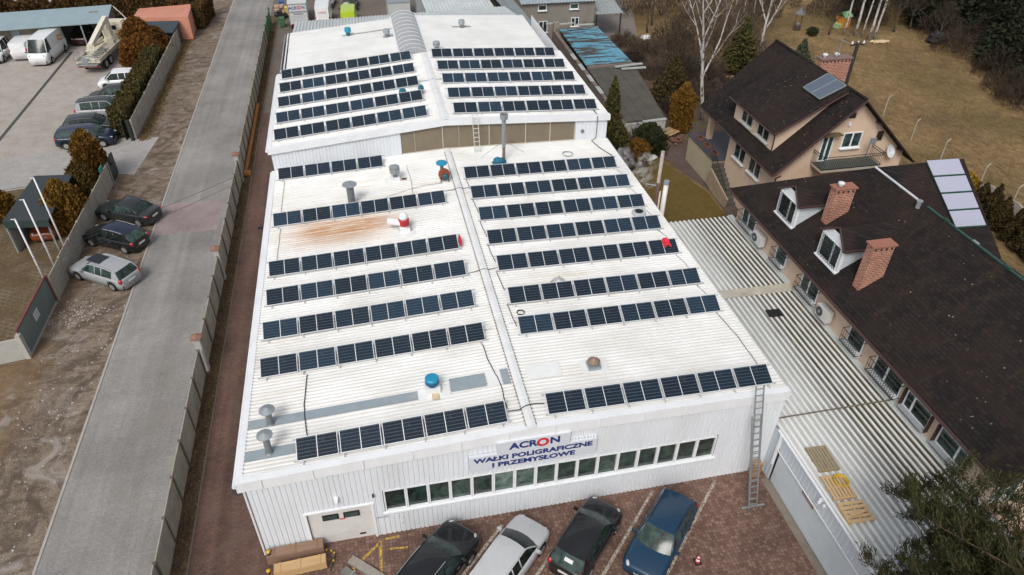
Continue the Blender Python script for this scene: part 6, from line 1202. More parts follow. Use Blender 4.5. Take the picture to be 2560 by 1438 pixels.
# masts behind the hall and their smoke
for i, (x, y, h, r, mt, lb) in enumerate(((12.5, 18.25, 7.3, .11, M_('pale_mast', (.36, .30, .26), .8, .2, 3), 'tall weathered mast rising behind right eave of the lower hall'), (12.5, 17.1, 5.9, .15, M_('white_flue', (.62, .60, .57), .5, .08, 3), 'thick white pipe with steel mouth behind the hall eave'), (12.45, 17.65, 4.85, .05, M_('cream_pole', (.6, .52, .40), .6), 'short thin pale pole between the mast and the white pipe'))):
    o = thing('mast', lb, 'pole', (x, y, 0)); b = MB(); b.tube([(0, 0, 0), (0, 0, h)], r, 12); b.build('pole', mt, o, smooth=True); b = MB(); b.lathe([(r*1.15, h-.2), (r*1.15, h+.02)], n=14) if i == 1 else b.lathe([(r*1.1, h-.04), (r*1.1, h+.03)], n=10); b.build('cap', STEEL if i == 1 else mt, o)
    if i == 0: b = MB(); b.tube([(0, 0, 0), (.0, -.1, 5.2)], .14, 10); b.build('rusty_sleeve', M_('rusty_sleeve', (.16, .10, .08), .8, .2, 3), o)
b = MB(); b.tube([(12.4, 18.2, 5.0), (11.9, 18.6, 4.95)], .04, 8); tag(b.build('steam_pipe', STEEL), 'thin horizontal steam pipe pointing left from the tall mast', 'pipe')
mt = bpy.data.materials.new('smoke'); mt.use_nodes = True; t = mt.node_tree; t.nodes.remove(t.nodes['Principled BSDF']); pv_ = N(t, 'ShaderNodeVolumePrincipled'); out = t.nodes['Material Output']; t.links.new(pv_.outputs[0], out.inputs['Volume']); pv_.inputs['Color'].default_value = (.97, .97, .98, 1)
tc = N(t, 'ShaderNodeTexCoord'); nz = noise(t, tc.outputs['Object'], 2.4, 6, .65, .8); g_ = N(t, 'ShaderNodeVectorMath', operation='LENGTH')
t.links.new(ramp(t, nz, [(.47, 0), (.7, 1.5)]), pv_.inputs['Density'])
b = MB(); 
def blob(c, r, seed):
    c = Vector(c); rs = np.random.default_rng(seed); u, v = 14, 9; base = len(b.v)
    from mathutils import noise as mn
    for i in range(v+1):
        for j in range(u):
            a, e = 2*math.pi*j/u, -math.pi/2+math.pi*i/v; d = Vector((math.cos(a)*math.cos(e), math.sin(a)*math.cos(e), math.sin(e))); q = 1+.55*mn.noise(d*2.2+Vector((seed, 0, 0))); b.v.append(tuple(c+Vector((d.x*r[0], d.y*r[1], d.z*r[2]))*q))
    for i in range(v):
        for j in range(u): b.f.append((base+i*u+j, base+i*u+(j+1) % u, base+(i+1)*u+(j+1) % u, base+(i+1)*u+j)); b.mi.append(0)
for (u_, v_, r_, k) in ((1622, 455, .32, 1), (1612, 440, .42, 2), (1600, 425, .38, 3), (1610, 400, .3, 4), (1632, 410, .26, 5), (1563, 400, .42, 6), (1558, 385, .34, 7), (1620, 392, .22, 8)):
    p = at(u_, v_, y=18.5+k*.15); blob(p, (r_*1.5, r_*1.4, r_*1.6), k)
o = b.build('steam', mt); o['kind'] = 'stuff'; tag(o, 'white steam puffs drifting behind the hall eave', 'steam')
# utility pole, meadow things
o = thing('utility_pole', 'slender dark twin utility pole with insulators behind the tall peach house', 'pole', (33.0, 30.0, 0)); b = MB(); b.tube([(-.14, 0, 0), (-.05, 0, 9)], [.12, .09], 8); b.tube([(.14, 0, 0), (.05, 0, 9)], [.12, .09], 8); b.build('pole', M_('dark_timber', (.035, .03, .026), .9, .2, 3), o); b = MB(); b.bar((-.6, 0, 8.8), (.6, 0, 8.8), .1, .1); b.build('crossarm', DARK, o)
for k in range(3): b = MB(); b.lathe([(.05, 0), (.08, .06), (.05, .2), (.02, .24)], (-.5+.5*k, 0, 8.85), 8); b.build('insulator', TRIMW, o)
for i, (x, y) in enumerate(((41.94, 35.04), (41.2, 30.0), (41.0, 26.0), (41.07, 21.62), (41.01, 18.31))):
    o = thing('fence_post', 'white bent topped fence post at the edge of the brown meadow', 'post', (x, y, 0), group='bent topped posts along the meadow'); o['label'] = f'white bent topped fence post along the meadow edge, {ORD[i]} from the back'; b = MB(); b.bar((0, 0, 0), (0, .05, 1.75), .05, .05, up=(1, 0, 0)); b.bar((0, .05, 1.75), (.3, .1, 1.95), .05, .05); b.build('post', M_('post_white', (.42, .39, .33), .8, .1, 3), o)
    if i < 4: pass
o = thing('concrete_fence', 'pale arched concrete panel fence behind the dark thuja row at right', 'fence', (39.8, 17, 0)); AR = M_('arch_concrete', (.40, .36, .30), .9, .12, 1.5, bmp=.3)
for k in range(5):
    y0_ = 20.4-2.3*k; pts = [(y0_, 0), (y0_-2.2, 0), (y0_-2.2, 1.0)]+[(y0_-2.2+2.2*q/8, 1.0+.45*math.sin(math.pi*q/8)) for q in range(1, 8)]+[(y0_, 1.0)]; b = MB(); b.add([(39.75, y, z) for y, z in pts]+[(39.85, y, z) for y, z in pts], [tuple(range(len(pts)))[::-1], tuple(range(len(pts), 2*len(pts)))]+[(i, (i+1) % len(pts), len(pts)+(i+1) % len(pts), len(pts)+i) for i in range(len(pts))]); b.build('panel', AR, o, world=True)
    b = MB(); b.box((39.8, y0_+.05, .6), (.14, .12, 1.25)); b.build('post', BRNG, o, world=True)
o = thing('playhouse', 'small orange toy playhouse with green roof on the brown meadow', 'playhouse', (53.3, 59.8, 0), R(20)); b = MB(); b.box((0, 0, .65), (1.3, 1.2, 1.3)); b.build('wall', M_('toy_orange', (.55, .22, .04), .5, .1, 3), o); b = MB(); b.slab([(-.75, -.7, 1.35), (.75, -.7, 1.35), (.75, 0, 1.85), (-.75, 0, 1.85)], .06); b.slab([(-.75, 0, 1.85), (.75, 0, 1.85), (.75, .7, 1.35), (-.75, .7, 1.35)], .06); b.build('roof', M_('toy_green', (.18, .42, .20), .5, .1, 3), o)
b = MB(); b.box((.1, -.61, .75), (.35, .02, .4)); b.build('window', DARK, o); b = MB(); b.box((-.95, 0, .3), (.6, .9, .5)); b.build('bench', M_('toy_light_green', (.35, .5, .25), .5), o)
o = thing('wooden_well', 'little roofed wooden well ornament standing on the meadow', 'well', (47.1, 59.6, 0)); b = MB(); b.lathe([(.42, 0), (.42, .6)], n=14); b.build('ring', M_('well_dark', (.05, .04, .035), .8), o); b = MB(); [b.bar((s*.4, 0, 0), (s*.4, 0, 2.0), .09, .09, up=(0, 1, 0)) for s in (-1, 1)]; b.build('post', M_('well_wood', (.14, .07, .04), .8), o); b = MB(); b.lathe([(.75, 1.95), (.35, 2.3), (.03, 2.75)], n=4); b.build('roof', M_('well_roof', (.12, .12, .13), .7), o); b = MB(); b.lathe([(.15, .6), (.2, .85)], n=10); b.build('bucket', STEEL, o)
o = thing('log_pile', 'pale freshly cut logs lying at the foot of the birch group', 'logs', (54.0, 53.6, 0)); 
for k in range(7): b = MB(); b.tube([(random.uniform(-1, 1), random.uniform(-.4, .4), .15), (random.uniform(-1, 1)+.4, random.uniform(-.4, .4), .22)], .12, 8); b.build('log', M_('cut_wood', (.55, .42, .26), .8, .2, 4), o)
o = thing('raised_bed', 'wooden framed raised garden bed left of the tall peach house', 'planter', (32.5, 44, 0), R(-8)); b = MB(); b.bar((-1.5, 1.6, .25), (2.6, 1.6, .25), .12, .5); b.bar((-1.5, 1.6, .25), (-.6, -2.6, .25), .12, .5); b.bar((2.6, 1.6, .25), (2.9, -2.6, .25), .12, .5); b.build('frame', M_('bed_wood', (.32, .20, .11), .8, .15, 3), o); b = MB(); b.slab([(-1.4, 1.5, .3), (2.5, 1.5, .3), (2.8, -2.5, .3), (-.5, -2.5, .3)], .25); b.build('soil', LEAFL, o)
for i, (x, y, rx, ry, h) in enumerate(((28.0, 60.0, .6, .4, .25), (30.5, 50.5, 1.2, .7, .5), (17.2, 31.0, .8, .5, .35))):
    b = MB(); blob((x, y, .05), (rx, ry, h), 30+i); o = b.build(('snow_patch', 'rubble_heap', 'white_tarp')[i], (M_('old_snow', (.75, .77, .78), .6), M_('stone_rubble', (.36, .34, .32), .9, .5, 3, bmp=.8), M_('tarp_white', (.68, .68, .68), .6, .1, 3))[i]); tag(o, ('small patch of old white snow at edge of the grey yard', 'grey stone rubble heap behind the main birch', 'crumpled white tarp among shrubs beside the hall')[i], ('snow', 'rubble', 'tarp')[i])
b = MB(); blob((61, 52.5, .5), (1.2, .9, .8), 44); tag(b.build('covered_heap', M_('black_sheet', (.02, .022, .025), .5)), 'dark sheeted heap at the edge of the wood on the meadow', 'heap')
# small stones and litter on the verge: nobody could count them
b = MB()
for k in range(420):
    x, y = random.uniform(-24.2, -20.6), random.uniform(-4, 34); 
    if random.random() < .35: x, y = random.gauss(-22.9, .8), random.gauss(18.3, .6)
    s = random.uniform(.02, .07); b.box((x, y, .02), (s*1.5, s, s*.6), rz=random.uniform(0, 3))
o = b.build('gravel', M_('pale_stones', (.42, .39, .36), .9, .2, 5)); o['kind'] = 'stuff'; o['label'] = 'scattered pale stones on the dirt verge'; o['category'] = 'stones'
# ---------------------------------------------------------------- vegetation
def leaf_mat(name, c0, c1, rough=.8):
    if name in MATS: return MATS[name]
    mt, t, bs = nodes(name); vec = coords(t); n = noise(t, vec, 1.6, 5, .7); a = N(t, 'ShaderNodeAttribute'); a.attribute_name = 'tone'
    c = mix(t, math_(t, 'ADD', math_(t, 'MULTIPLY', n, .5), math_(t, 'MULTIPLY', a.outputs['Fac'], .5)), c0, c1); t.links.new(c, bs.inputs['Base Color']); bs.inputs['Roughness'].default_value = rough; bs.inputs['Specular IOR Level'].default_value = .15; MATS[name] = mt; return mt
def leaves(name, pts, size, mat, parent, flat=.0, asp=1.6, along=None):
    """many small leaf-sized quads; along = optional per-leaf direction"""
    n = len(pts); pts = np.asarray(pts, float); a = rng.normal(size=(n, 3)) if along is None else np.asarray(along, float)+rng.normal(size=(n, 3))*.45
    a /= np.linalg.norm(a, axis=1)[:, None]; c = rng.normal(size=(n, 3)); bb = np.cross(a, c); bb /= np.linalg.norm(bb, axis=1)[:, None]
    s = size*rng.uniform(.6, 1.3, n)[:, None]; a = a*s*asp/2; bb = bb*s/2
    V = np.stack([pts-a-bb*.5, pts+bb-a*.1, pts+a, pts-bb-a*.1], 1).reshape(-1, 3)
    me = bpy.data.meshes.new(name); me.vertices.add(4*n); me.vertices.foreach_set('co', V.ravel()); me.loops.add(4*n); me.loops.foreach_set('vertex_index', np.arange(4*n)); me.polygons.add(n); me.polygons.foreach_set('loop_start', np.arange(n)*4); me.polygons.foreach_set('loop_total', np.full(n, 4))
    me.materials.append(mat); me.update(); at_ = me.attributes.new('tone', 'FLOAT', 'FACE'); at_.data.foreach_set('value', rng.uniform(0, 1, n)); me.validate()
    o = bpy.data.objects.new(name, me); COL.objects.link(o); o.parent = parent; return o
GOLD = leaf_mat('golden_thuja', (.055, .028, .007), (.21, .105, .018)); GOLD2 = leaf_mat('orange_thuja', (.075, .040, .009), (.27, .145, .026)); RUSTY = leaf_mat('russet_conifer', (.045, .02, .006), (.17, .075, .018))
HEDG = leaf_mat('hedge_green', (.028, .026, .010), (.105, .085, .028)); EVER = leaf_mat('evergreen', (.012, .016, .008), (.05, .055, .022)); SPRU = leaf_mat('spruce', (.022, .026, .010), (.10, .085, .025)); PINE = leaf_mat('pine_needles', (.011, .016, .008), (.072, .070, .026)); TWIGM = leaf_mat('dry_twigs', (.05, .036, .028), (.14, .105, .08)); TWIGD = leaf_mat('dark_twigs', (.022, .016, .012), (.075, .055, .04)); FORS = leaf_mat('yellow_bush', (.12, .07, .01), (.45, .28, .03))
BARK = M_('bark', (.075, .055, .042), .95, .25, 6, bmp=.6)
def birchbark():
    mt, t, bs = nodes('birch_bark'); v = coords(t, (1, 1, .35)); n = noise(t, v, 5, 4, .7); c = ramp(t, n, [(.40, (.05, .045, .04)), (.47, (.42, .39, .36)), (.7, (.55, .52, .49))]); t.links.new(c, bs.inputs['Base Color']); bs.inputs['Roughness'].default_value = .8; return mt
BIRCH = birchbark()
from mathutils import noise as mn
def crownpts(n, Rf, H, z0, seed, rough=.42, depth=.38):
    """points in the outer shell of a crown whose radius at height fraction q is Rf(q)"""
    rs = np.random.default_rng(seed); out = []; 
    while len(out) < n:
        q = rs.uniform(0, 1); a = rs.uniform(0, 2*math.pi); r0 = Rf(q)
        if rs.uniform(0, 1) > r0/max(.01, Rf.mx): continue
        k = mn.noise(Vector((math.cos(a)*1.9, math.sin(a)*1.9, q*H*.9+seed*3.1)))+.7*mn.noise(Vector((math.cos(a)*4.5, math.sin(a)*4.5, q*H*2.4+seed))); r = r0*(1+rough*k)*(1-depth*rs.uniform(0, 1)**1.5)*(1+.22*(rs.uniform() < .12)*rs.uniform()); out.append((r*math.cos(a), r*math.sin(a), z0+q*H*(1+.04*k)))
    return out
def RF(kind):
    f = {'thuja': lambda q: (.72+.28*math.sin(math.pi*min(1, q/.7)) if q < .35 else (1-((q-.35)/.65)**2.4)**.75), 'cone': lambda q: (1-q)**.8*(.25+.75*min(1, q*6+.5)), 'ball': lambda q: math.sqrt(max(0, 1-(2*q-1)**2)), 'col': lambda q: min(1, (1-q)*3.2+.12)*min(1, .75+q)}[kind]
    g = lambda q: max(.05, f(q)); g.mx = max(g(i/40) for i in range(41)); return g
def conifer(name, lbl, x, y, Rr, H, mat, kind='thuja', n=5000, size=.16, z0=.15, group=None, cat='tree', seed=None, core=None, lean=0):
    seed = seed if seed is not None else int(abs(x*13+y*7)); o = thing(name, lbl, cat, (x, y, 0), group=group); f = RF(kind); g = lambda q: f(q)*Rr; g.mx = f.mx*Rr
    pts = crownpts(n, g, H-z0, z0, seed); leaves('crown', pts, size, mat, o, along=[(p[0]*.5, p[1]*.5, 1.2) for p in pts] if kind != 'cone' else [(p[0], p[1], -.15*Rr) for p in pts])
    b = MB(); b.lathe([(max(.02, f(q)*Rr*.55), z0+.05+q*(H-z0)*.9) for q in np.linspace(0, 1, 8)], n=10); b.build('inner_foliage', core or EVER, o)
    b = MB(); b.tube([(0, 0, 0), (0, 0, H*.8)], [.09, .03], 6); b.build('trunk', BARK, o); return o
def ptlow(u, v, z=0): p = at(u, v, z=z); return p.x, p.y
conifer('thuja', 'rounded golden brown thuja at the end of light fence, below the driveway', -25.75, 35.2, 1.15, 4.3, GOLD, n=6500, size=.15, core=RUSTY)
conifer('thuja', 'slimmer olive brown thuja directly behind the light fence, between two golden ones', -25.6, 32.3, .9, 3.3, leaf_mat('olive_thuja', (.04, .028, .01), (.14, .09, .022)), n=4000, size=.15)
conifer('thuja', 'tall bright golden thuja beside the farthest flagpole', -25.75, 28.3, 1.15, 3.9, GOLD2, n=8000, size=.13, core=RUSTY)
conifer('thuja', 'orange thuja cut by the left edge of the picture', -31.0, 30.6, .95, 2.6, GOLD2, n=3500, size=.15, core=RUSTY)
for i, (x, y, r, h) in enumerate(((-27.6, 63.4, 1.5, 4.3), (-25.9, 63.0, 1.2, 3.3), (-28.0, 60.9, 1.15, 2.8), (-25.8, 60.4, 1.1, 2.8), (-26.9, 61.2, 1.3, 3.2))):
    conifer('russet_conifer', f'bushy russet brown conifer beside the lift truck, {("largest and rearmost", "at the fence behind", "lowest, next to wheels", "small, leaning over fence", "middle front")[i]}', x, y, r, h, RUSTY if i % 2 else leaf_mat('copper_conifer', (.06, .026, .007), (.23, .10, .02)), kind='thuja', n=4500, size=.19, group='russet conifers beside the lift truck')
def hedge(lbl, p, q, w_, h, mat, n, size, name='hedge', bumps=.25, core=EVER):
    p, q = Vector((*p, 0)), Vector((*q, 0)); o = thing(name, lbl, 'hedge', p.lerp(q, .5)); d = (q-p); L = d.length; d /= L; nn = Vector((-d.y, d.x, 0)); pts = []
    for k in range(n):
        s = rng.uniform(0, L); k_ = 1+bumps*mn.noise(Vector((s*.9, 0, 3))); hh = h*k_; face = rng.uniform(0, 1)
        if face < .42: off, z = rng.uniform(-.5, .5)*w_, hh-rng.uniform(0, .22)*1.0
        elif face < .93: sg = 1 if rng.uniform() < .5 else -1; z = rng.uniform(.05, 1)*hh; off = sg*w_*.5*(1+.35*mn.noise(Vector((s*1.3, z, sg*4))))-sg*rng.uniform(0, .2)
        else: s = rng.choice([0, L])+rng.uniform(-.15, .1); off, z = rng.uniform(-.5, .5)*w_, rng.uniform(.05, 1)*hh
        pp = p+d*s+nn*off-o.location; pts.append((pp.x, pp.y, z))
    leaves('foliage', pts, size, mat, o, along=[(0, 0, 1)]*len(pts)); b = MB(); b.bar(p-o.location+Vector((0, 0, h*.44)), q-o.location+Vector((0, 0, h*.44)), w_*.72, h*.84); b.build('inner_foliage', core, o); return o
hedge('long olive green hedge between the compound cars and the light concrete fence', (-25.45, 43.0), (-25.45, 59.5), 1.5, 2.35, HEDG, 16000, .17)
hedge('tall brown thuja hedge running behind the long grey shed', (-43.6, 73.2), (-23.2, 75.8), 1.6, 3.7, leaf_mat('brown_hedge', (.045, .024, .009), (.13, .072, .024)), 16000, .24, bumps=.35)
hedge('brown hedge end beside the red container at the road', (-22.9, 72), (-22.4, 77.5), 1.1, 2.6, MATS['brown_hedge'], 2500, .2)
# right side conifers and shrubs
conifer('spruce', 'tall narrow spruce standing close to the rear hall corner', 14.0, 31.6, 1.25, 6.9, SPRU, kind='cone', n=8000, size=.17)
conifer('spruce', 'second broad olive conifer just below the tall spruce, beside the hall wall', 13.4, 28.6, 1.2, 4.6, SPRU, kind='thuja', n=4500, size=.17)
conifer('thuja', 'brown gold bushy shrub beside the white tarp behind the hall', 15.7, 29.6, .95, 2.5, GOLD, kind='ball', n=3500, size=.14, core=RUSTY)
conifer('evergreen_shrub', 'dark green spiky shrub between the brown shrub and the path', 17.4, 31.6, 1.25, 2.7, EVER, kind='ball', n=4500, size=.2)
conifer('thuja', 'tall column shaped thuja with glowing orange top near the main birch', 21.9, 35.4, .95, 4.4, GOLD2, kind='col', n=7500, size=.13, core=RUSTY)
conifer('conifer', 'broad brownish green conifer on the left of main birch trunk', 23.8, 42.2, 1.9, 4.3, leaf_mat('brown_green', (.025, .022, .01), (.085, .062, .022)), kind='cone', n=7000, size=.2)
conifer('conifer', 'tall dark olive conifer behind the steep roof, right of main birch', 33.6, 48.0, 1.9, 5.6, SPRU, kind='cone', n=4500, size=.22)
conifer('conifer', 'bushy blue green conifer behind the ridge of the tall peach house', 38.3, 44.5, 1.7, 4.2, leaf_mat('blue_green', (.03, .04, .03), (.10, .11, .06)), kind='cone', n=4500, size=.2)
conifer('juniper', 'low dark green round shrub alone on the meadow by the well', 47.8, 57.3, .6, 1.0, EVER, kind='ball', n=700, size=.16)
for i, (x, y, r, h) in enumerate(((38.35, 18.6, .8, 2.3), (38.1, 17.3, .85, 2.9), (37.9, 16.1, .85, 2.6), (37.7, 14.6, .8, 2.7), (37.4, 13.3, .85, 2.9), (37.3, 11.9, .85, 2.6), (37.2, 10.5, .85, 2.7))):
    conifer('thuja', f'dark thuja in the row by the arched fence, {ORD[i]} from the back', x, y, r, h, leaf_mat('dark_thuja', (.018, .015, .006), (.07, .05, .016)), kind='cone', n=3000, size=.14, group='thuja row by the arched fence')
conifer('yellow_bush', 'small bright yellow bush beside the pale solar collectors', 39.6, 21.6, .8, 1.4, FORS, kind='ball', n=1200, size=.14, core=GOLD)
# bare trees
def bare_tree(name, lbl, x, y, H, seed, bark, lean=(0, 0), spread=.55, twigs=900, r0=.16, forks=None, group=None, twm=TWIGM, first=.3, tl=.5):
    rs = random.Random(seed); o = thing(name, lbl, 'tree', (x, y, 0), group=group); tips = []
    trunk = [Vector((lean[0]*(k/8)+rs.uniform(-.06, .06)*(k > 0), lean[1]*(k/8)+rs.uniform(-.06, .06)*(k > 0), H*k/8)) for k in range(9)]; b = MB(); b.tube(trunk, [r0*(1-.92*(k/8)**.9) for k in range(9)], 8); b.build('trunk', bark, o, smooth=True); B = MB()
    def br(p, d, L, r, lv):
        n = 4; pts = [p]; 
        for k in range(n): d = (d+Vector((rs.uniform(-.16, .16), rs.uniform(-.16, .16), rs.uniform(-.04, .16)))).normalized(); pts.append(pts[-1]+d*L/n)
        B.tube(pts, [r*(1-.75*k/n) for k in range(n+1)], 5 if lv == 0 else 3, cap=False)
        for q in pts[1:]: tips.append(q)
        if lv < 2:
            for k in range(rs.randint(3, 5)):
                i = rs.randint(1, n); ax = Vector((rs.uniform(-1, 1), rs.uniform(-1, 1), rs.uniform(-.1, .6))).normalized(); br(pts[i], (d+ax*.8).normalized(), L*rs.uniform(.35, .6), r*.45, lv+1)
    nb = 11
    for k in range(nb):
        q = first+(1-first)*(k+.5)/nb; i = min(7, int(q*8)); p = trunk[i].lerp(trunk[i+1], q*8-i); a = k*2.4+rs.uniform(-.4, .4); d = Vector((math.cos(a)*spread, math.sin(a)*spread, 1)).normalized(); br(p, d, H*(.42*(1.15-q)+.06), r0*(.55*(1.1-q)+.05), 0)
    B.build('branch', bark, o)
    tt = np.array([tuple(t_) for t_ in tips]); idx = rng.integers(0, len(tt), twigs); P = tt[idx]+rng.normal(size=(twigs, 3))*.28; lw = leaves('twigs', P, .035, twm, o, asp=tl/.035, along=[(0, 0, 1.0)]*twigs); return o
bare_tree('birch', 'large bare white birch left of the tall peach house, forked high up', 24.9, 37.3, 15.5, 4, BIRCH, lean=(-2.6, .3), twigs=1800, r0=.2, first=.22, tl=.6)
bare_tree('birch', 'bare multi stemmed white birch behind the left end of the steep roof', 39.2, 53.6, 13, 9, BIRCH, twigs=1200, r0=.17, first=.12, spread=.4)
for i, (x, y, r) in enumerate(((51.8, 56.9, .14), (52.95, 56.45, .18), (53.5, 55.8, .11), (53.7, 54.9, .17), (54.4, 54.8, .15))):
    bare_tree('birch', f'slender birch trunk of the meadow group, {ORD[i]} from the left', x, y, 14, 20+i, BIRCH, lean=(.2*i-.2, .1), twigs=350, r0=r, first=.45, group='birch group on the meadow', tl=.5)
for i, (x, y, h, lb) in enumerate(((28.8, 61.85, 5.5, 'dark fruit tree with bent trunk at the edge of the grey yard'), (30.4, 64.4, 6.5, 'dark leaning fruit tree behind the bent trunk one'), (58.5, 56.9, 4.5, 'small bare fruit tree on meadow right of the birch group'), (61.3, 52.7, 4.2, 'thin bare tree with dark trunk near the black heap'), (61.0, 57.5, 4, 'bare little tree farther right near the wood edge'), (50.1, 57.4, 3.2, 'thin leafless sapling on meadow near the well'))):
    bare_tree('fruit_tree', lb, x, y, h, 40+i, BARK, lean=(random.uniform(-.5, .5), 0), twigs=700, r0=.13, spread=.95, twm=TWIGD, first=.35, tl=.35)
for i in range(4): u_, v_ = ((1838, 30), (1855, 52), (1872, 18), (1880, 50))[i]; x, y = ptlow(u_, v_); bare_tree('birch', f'thin background birch above the steep roof, {ORD[i]} from the left', x, y, 11, 60+i, BIRCH, twigs=250, r0=.11, first=.5, group='thin background birches')
# leafless undergrowth: each thicket is one shrub
def shrub(lbl, x, y, r, h, n, mat=TWIGM, group=None, name='bare_shrub', seed=0):
    o = thing(name, lbl, 'shrub', (x, y, 0), group=group); rs = np.random.default_rng(seed+int(abs(x*7+y*3))); a = rs.uniform(0, 2*math.pi, n); q = rs.uniform(0, 1, n)**.6; rad = r*np.sqrt(rs.uniform(0, 1, n)); z = h*q*(1-.5*(rad/r)**2)*(1+.3*np.sin(a*3+x)); P = np.stack([rad*np.cos(a), rad*np.sin(a), z], 1); leaves('twigs', P, .045, mat, o, asp=12, along=np.stack([np.cos(a)*.5, np.sin(a)*.5, np.ones(n)], 1)); b = MB()
    for k in range(6): aa = k*1.05+x; b.tube([(0, 0, 0), (math.cos(aa)*r*.3, math.sin(aa)*r*.3, h*.4), (math.cos(aa)*r*.6, math.sin(aa)*r*.6, h*.85)], [.05, .03, .012], 4)
    b.build('stem', BARK, o); return o
sp = [(24.5, 48.5, 1.8, 1.6), (23.6, 52.5, 1.6, 1.3), (26.0, 55.5, 1.8, 1.5), (22.6, 38.8, 1.4, 1.8), (26.8, 41.2, 1.8, 2.2), (28.6, 43.6, 1.8, 2.4), (24.6, 58.2, 1.6, 1.3), (26.5, 46, 2.4, 3.2), (29.5, 47.5, 2.2, 2.8), (27.5, 50.5, 2.6, 3.3), (31.5, 55, 2.8, 3.0), (35.5, 53, 2.8, 3.4), (38, 58, 3, 3.4), (34, 60, 3, 3.2), (42, 62, 3, 3.3), (30, 57.5, 2.4, 2.6), (37, 64, 3.2, 3.6), (33, 68, 3.4, 4), (41, 69, 3.4, 4), (45.5, 66, 2.8, 3), (36.5, 48.5, 2.2, 2.6), (37.5, 73, 3.6, 4.2), (29, 70, 3, 3.4), (46, 74, 3.6, 4)]
for i, (x, y, r, h) in enumerate(sp): shrub('grey brown leafless thicket in the wild garden between birch and grey yard', x, y, r, h, 1700, (TWIGM, TWIGD)[i % 2], 'leafless thickets in the wild garden')
for i, (x, y, r, h, lb) in enumerate(((14.2, 58.0, 1.5, 2.4, 'bare grey shrub against left corner of the grey house'), (12.9, 53.4, 1.1, 2.0, 'bare shrub squeezed between rear hall and brick ruin'), (20.5, 58.6, 1.6, 2.2, 'bare shrub between the grey house and blue roof'), (17.2, 32.2, 1.5, 2.3, 'leafless climber twigs spread over the white block wall'), (14.6, 45, 1.0, 1.6, 'low bare scrub along the ruin wall, middle'), (14.4, 50.5, 1.0, 1.5, 'low bare scrub along the ruin wall, far end'), (14.5, 38.5, 1.0, 1.6, 'low bare scrub along the ruin wall, near end'), (22.9, 17.9, 1.4, 1.9, 'dry climber stems at foot of the peach gable wall'))): shrub(lb, x, y, r, h, 1100, TWIGM if i != 7 else TWIGD)
# the dark wood at the top right
wood = [(64, 58, 3.2, 9), (69, 55, 3.4, 11), (73, 60, 3.6, 12), (66.5, 48.5, 3.0, 9), (71, 47, 3.4, 11), (62, 44, 2.6, 6.5), (66, 41, 3.0, 9), (78, 55, 3.6, 13), (61.5, 38, 2.6, 7), (58.5, 64, 2.6, 6), (76, 66, 4, 13), (68, 66, 3.2, 9), (60, 34.5, 2.4, 6)]
for i, (x, y, r, h) in enumerate(wood):
    conifer('spruce', f'dark spruce in the wood at upper right, number {ORD[i] if i < 11 else ("twelfth", "thirteenth")[i-11]} going outward', x, y, r, h, leaf_mat('wood_spruce', (.006, .009, .006), (.032, .036, .018)), kind='cone', n=2600, size=.34, group='dark spruces of the wood')
    bpy.data.objects[-1] if False else None
lab = ['nearest the open meadow, top', 'tall, second row', 'tall, at the very top edge', 'by the dark heap', 'right of the dark heap', 'small, alone at the rim', 'broad, right rim', 'tallest, top right corner', 'small, lowest at right edge', 'small, top left of the wood', 'far back corner', 'middle back', 'smallest, lower right rim']
ws = [o for o in COL.objects if o.get('group') == 'dark spruces of the wood']
for o, l in zip(ws, lab): o['label'] = f'dark spruce of the upper right wood, {l}'
for i, (x, y, r, h) in enumerate(((60.5, 49, 2.6, 2.4), (62.5, 54, 2.8, 3), (57, 60.5, 2.6, 2.6), (60, 42, 2.4, 2.6), (57.5, 38, 2.2, 2.2), (64, 51, 3, 3), (56.5, 35, 2.2, 2.0), (54, 64, 2.8, 2.8), (63, 62, 3, 3), (60, 68, 3.4, 3.4), (50, 70, 3.2, 3), (66, 72, 3.6, 4), (64.5, 36.5, 2.6, 3), (59, 31, 2.4, 2.2))): shrub('brown leafless brushwood along the rim of the dark wood', x, y, r, h, 1700, TWIGD, 'brushwood at the rim of the wood')
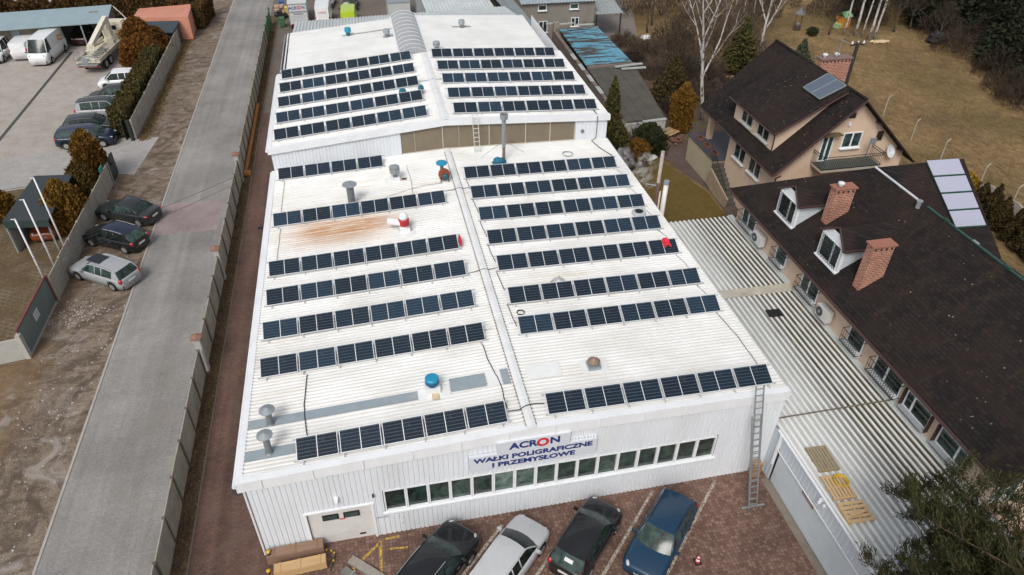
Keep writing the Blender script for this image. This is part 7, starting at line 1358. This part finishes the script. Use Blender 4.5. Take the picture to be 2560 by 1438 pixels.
# foreground pine
o = thing('pine', 'big dark olive pine rising over the near end of the corrugated annex', 'tree', (12.9, -11.2, 0)); rs = random.Random(5); b = MB(); b.tube([(0, 0, 0), (.1, .1, 4), (0, .2, 8.4)], [.26, .2, .05], 10); b.build('trunk', M_('pine_bark', (.085, .052, .034), .9, .25, 5, bmp=.5), o); B = MB(); P = []; D = []
def spray(p, d, n):
    for k in range(int(n*1.7)): q = p+Vector((rs.gauss(0, .12), rs.gauss(0, .12), rs.gauss(0, .09))); P.append(tuple(q)); D.append(tuple(d+Vector((0, 0, .5))))
for k in range(150):
    z = 2.4+5.6*rs.random()**.8; a = rs.uniform(0, 2*math.pi); L = (4.9*(1-((z-4)/6.2)**2)**.5 if z > 2 else 3)*rs.uniform(.6, 1.12); d = Vector((math.cos(a), math.sin(a), rs.uniform(.0, .35))).normalized(); p = Vector((0, .1, z)); pts = [p]
    for j in range(6): d = (d+Vector((rs.uniform(-.15, .15), rs.uniform(-.15, .15), rs.uniform(-.05, .16)))).normalized(); pts.append(pts[-1]+d*L/6)
    B.tube(pts, [.055, .045, .035, .028, .02, .014, .008], 4, cap=False)
    for j in range(2, 7):
        for m_ in range(3):
            side = (d.cross(Vector((0, 0, 1)))*rs.choice((-1, 1))+d*.6+Vector((0, 0, rs.uniform(0, .5)))).normalized(); l2 = rs.uniform(.3, .75)*(1.2-j*.08); e = pts[j]+side*l2; B.tube([pts[j], e], [.014, .006], 3, cap=False); spray(e, side, 26); spray(pts[j].lerp(e, .6), side, 12)
    spray(pts[-1], d, 34)
B.build('branch', MATS['pine_bark'], o); leaves('needles', P, .032, PINE, o, asp=6, along=D)
# grass tufts of the meadow: uncountable
n = 30000; X = rng.uniform(30.5, 62, n); Y = rng.uniform(14, 62, n); k = np.array([mn.noise(Vector((x*.35, y*.35, 0))) for x, y in zip(X, Y)])+rng.uniform(-.5, .5, n); m_ = (k > 0) & (X > 31+.0*Y) & ~((X < 41.5) & (Y < 22)); X, Y = X[m_], Y[m_]
g = leaves('dry_grass', np.stack([X, Y, np.full(len(X), .05)], 1), .07, leaf_mat('straw', (.09, .06, .025), (.28, .2, .095)), None, asp=3, along=[(.6, .2, .8)]*len(X)); g['kind'] = 'stuff'; tag(g, 'tufts of dry straw coloured grass over the meadow', 'grass')
n = 9000; X = rng.uniform(-15.2, -14.35, n); Y = rng.uniform(-6, 70, n); g = leaves('dead_leaves', np.stack([X, Y, np.full(n, .04)], 1), .08, leaf_mat('dead_leaf', (.06, .035, .018), (.26, .17, .09)), None, asp=1.3); g['kind'] = 'stuff'; tag(g, 'dead leaves and dry grass along the foot of the road fence', 'leaf litter')
n = 5000; X = -24.1+np.abs(rng.normal(size=n))*.35; Y = rng.uniform(42, 78, n); g = leaves('dry_grass', np.stack([X, Y, np.full(n, .05)], 1), .09, MATS['straw'], None, asp=2.6, along=[(.3, 0, .9)]*n); g['kind'] = 'stuff'; tag(g, 'dry grass growing along the foot of the light fence', 'grass')
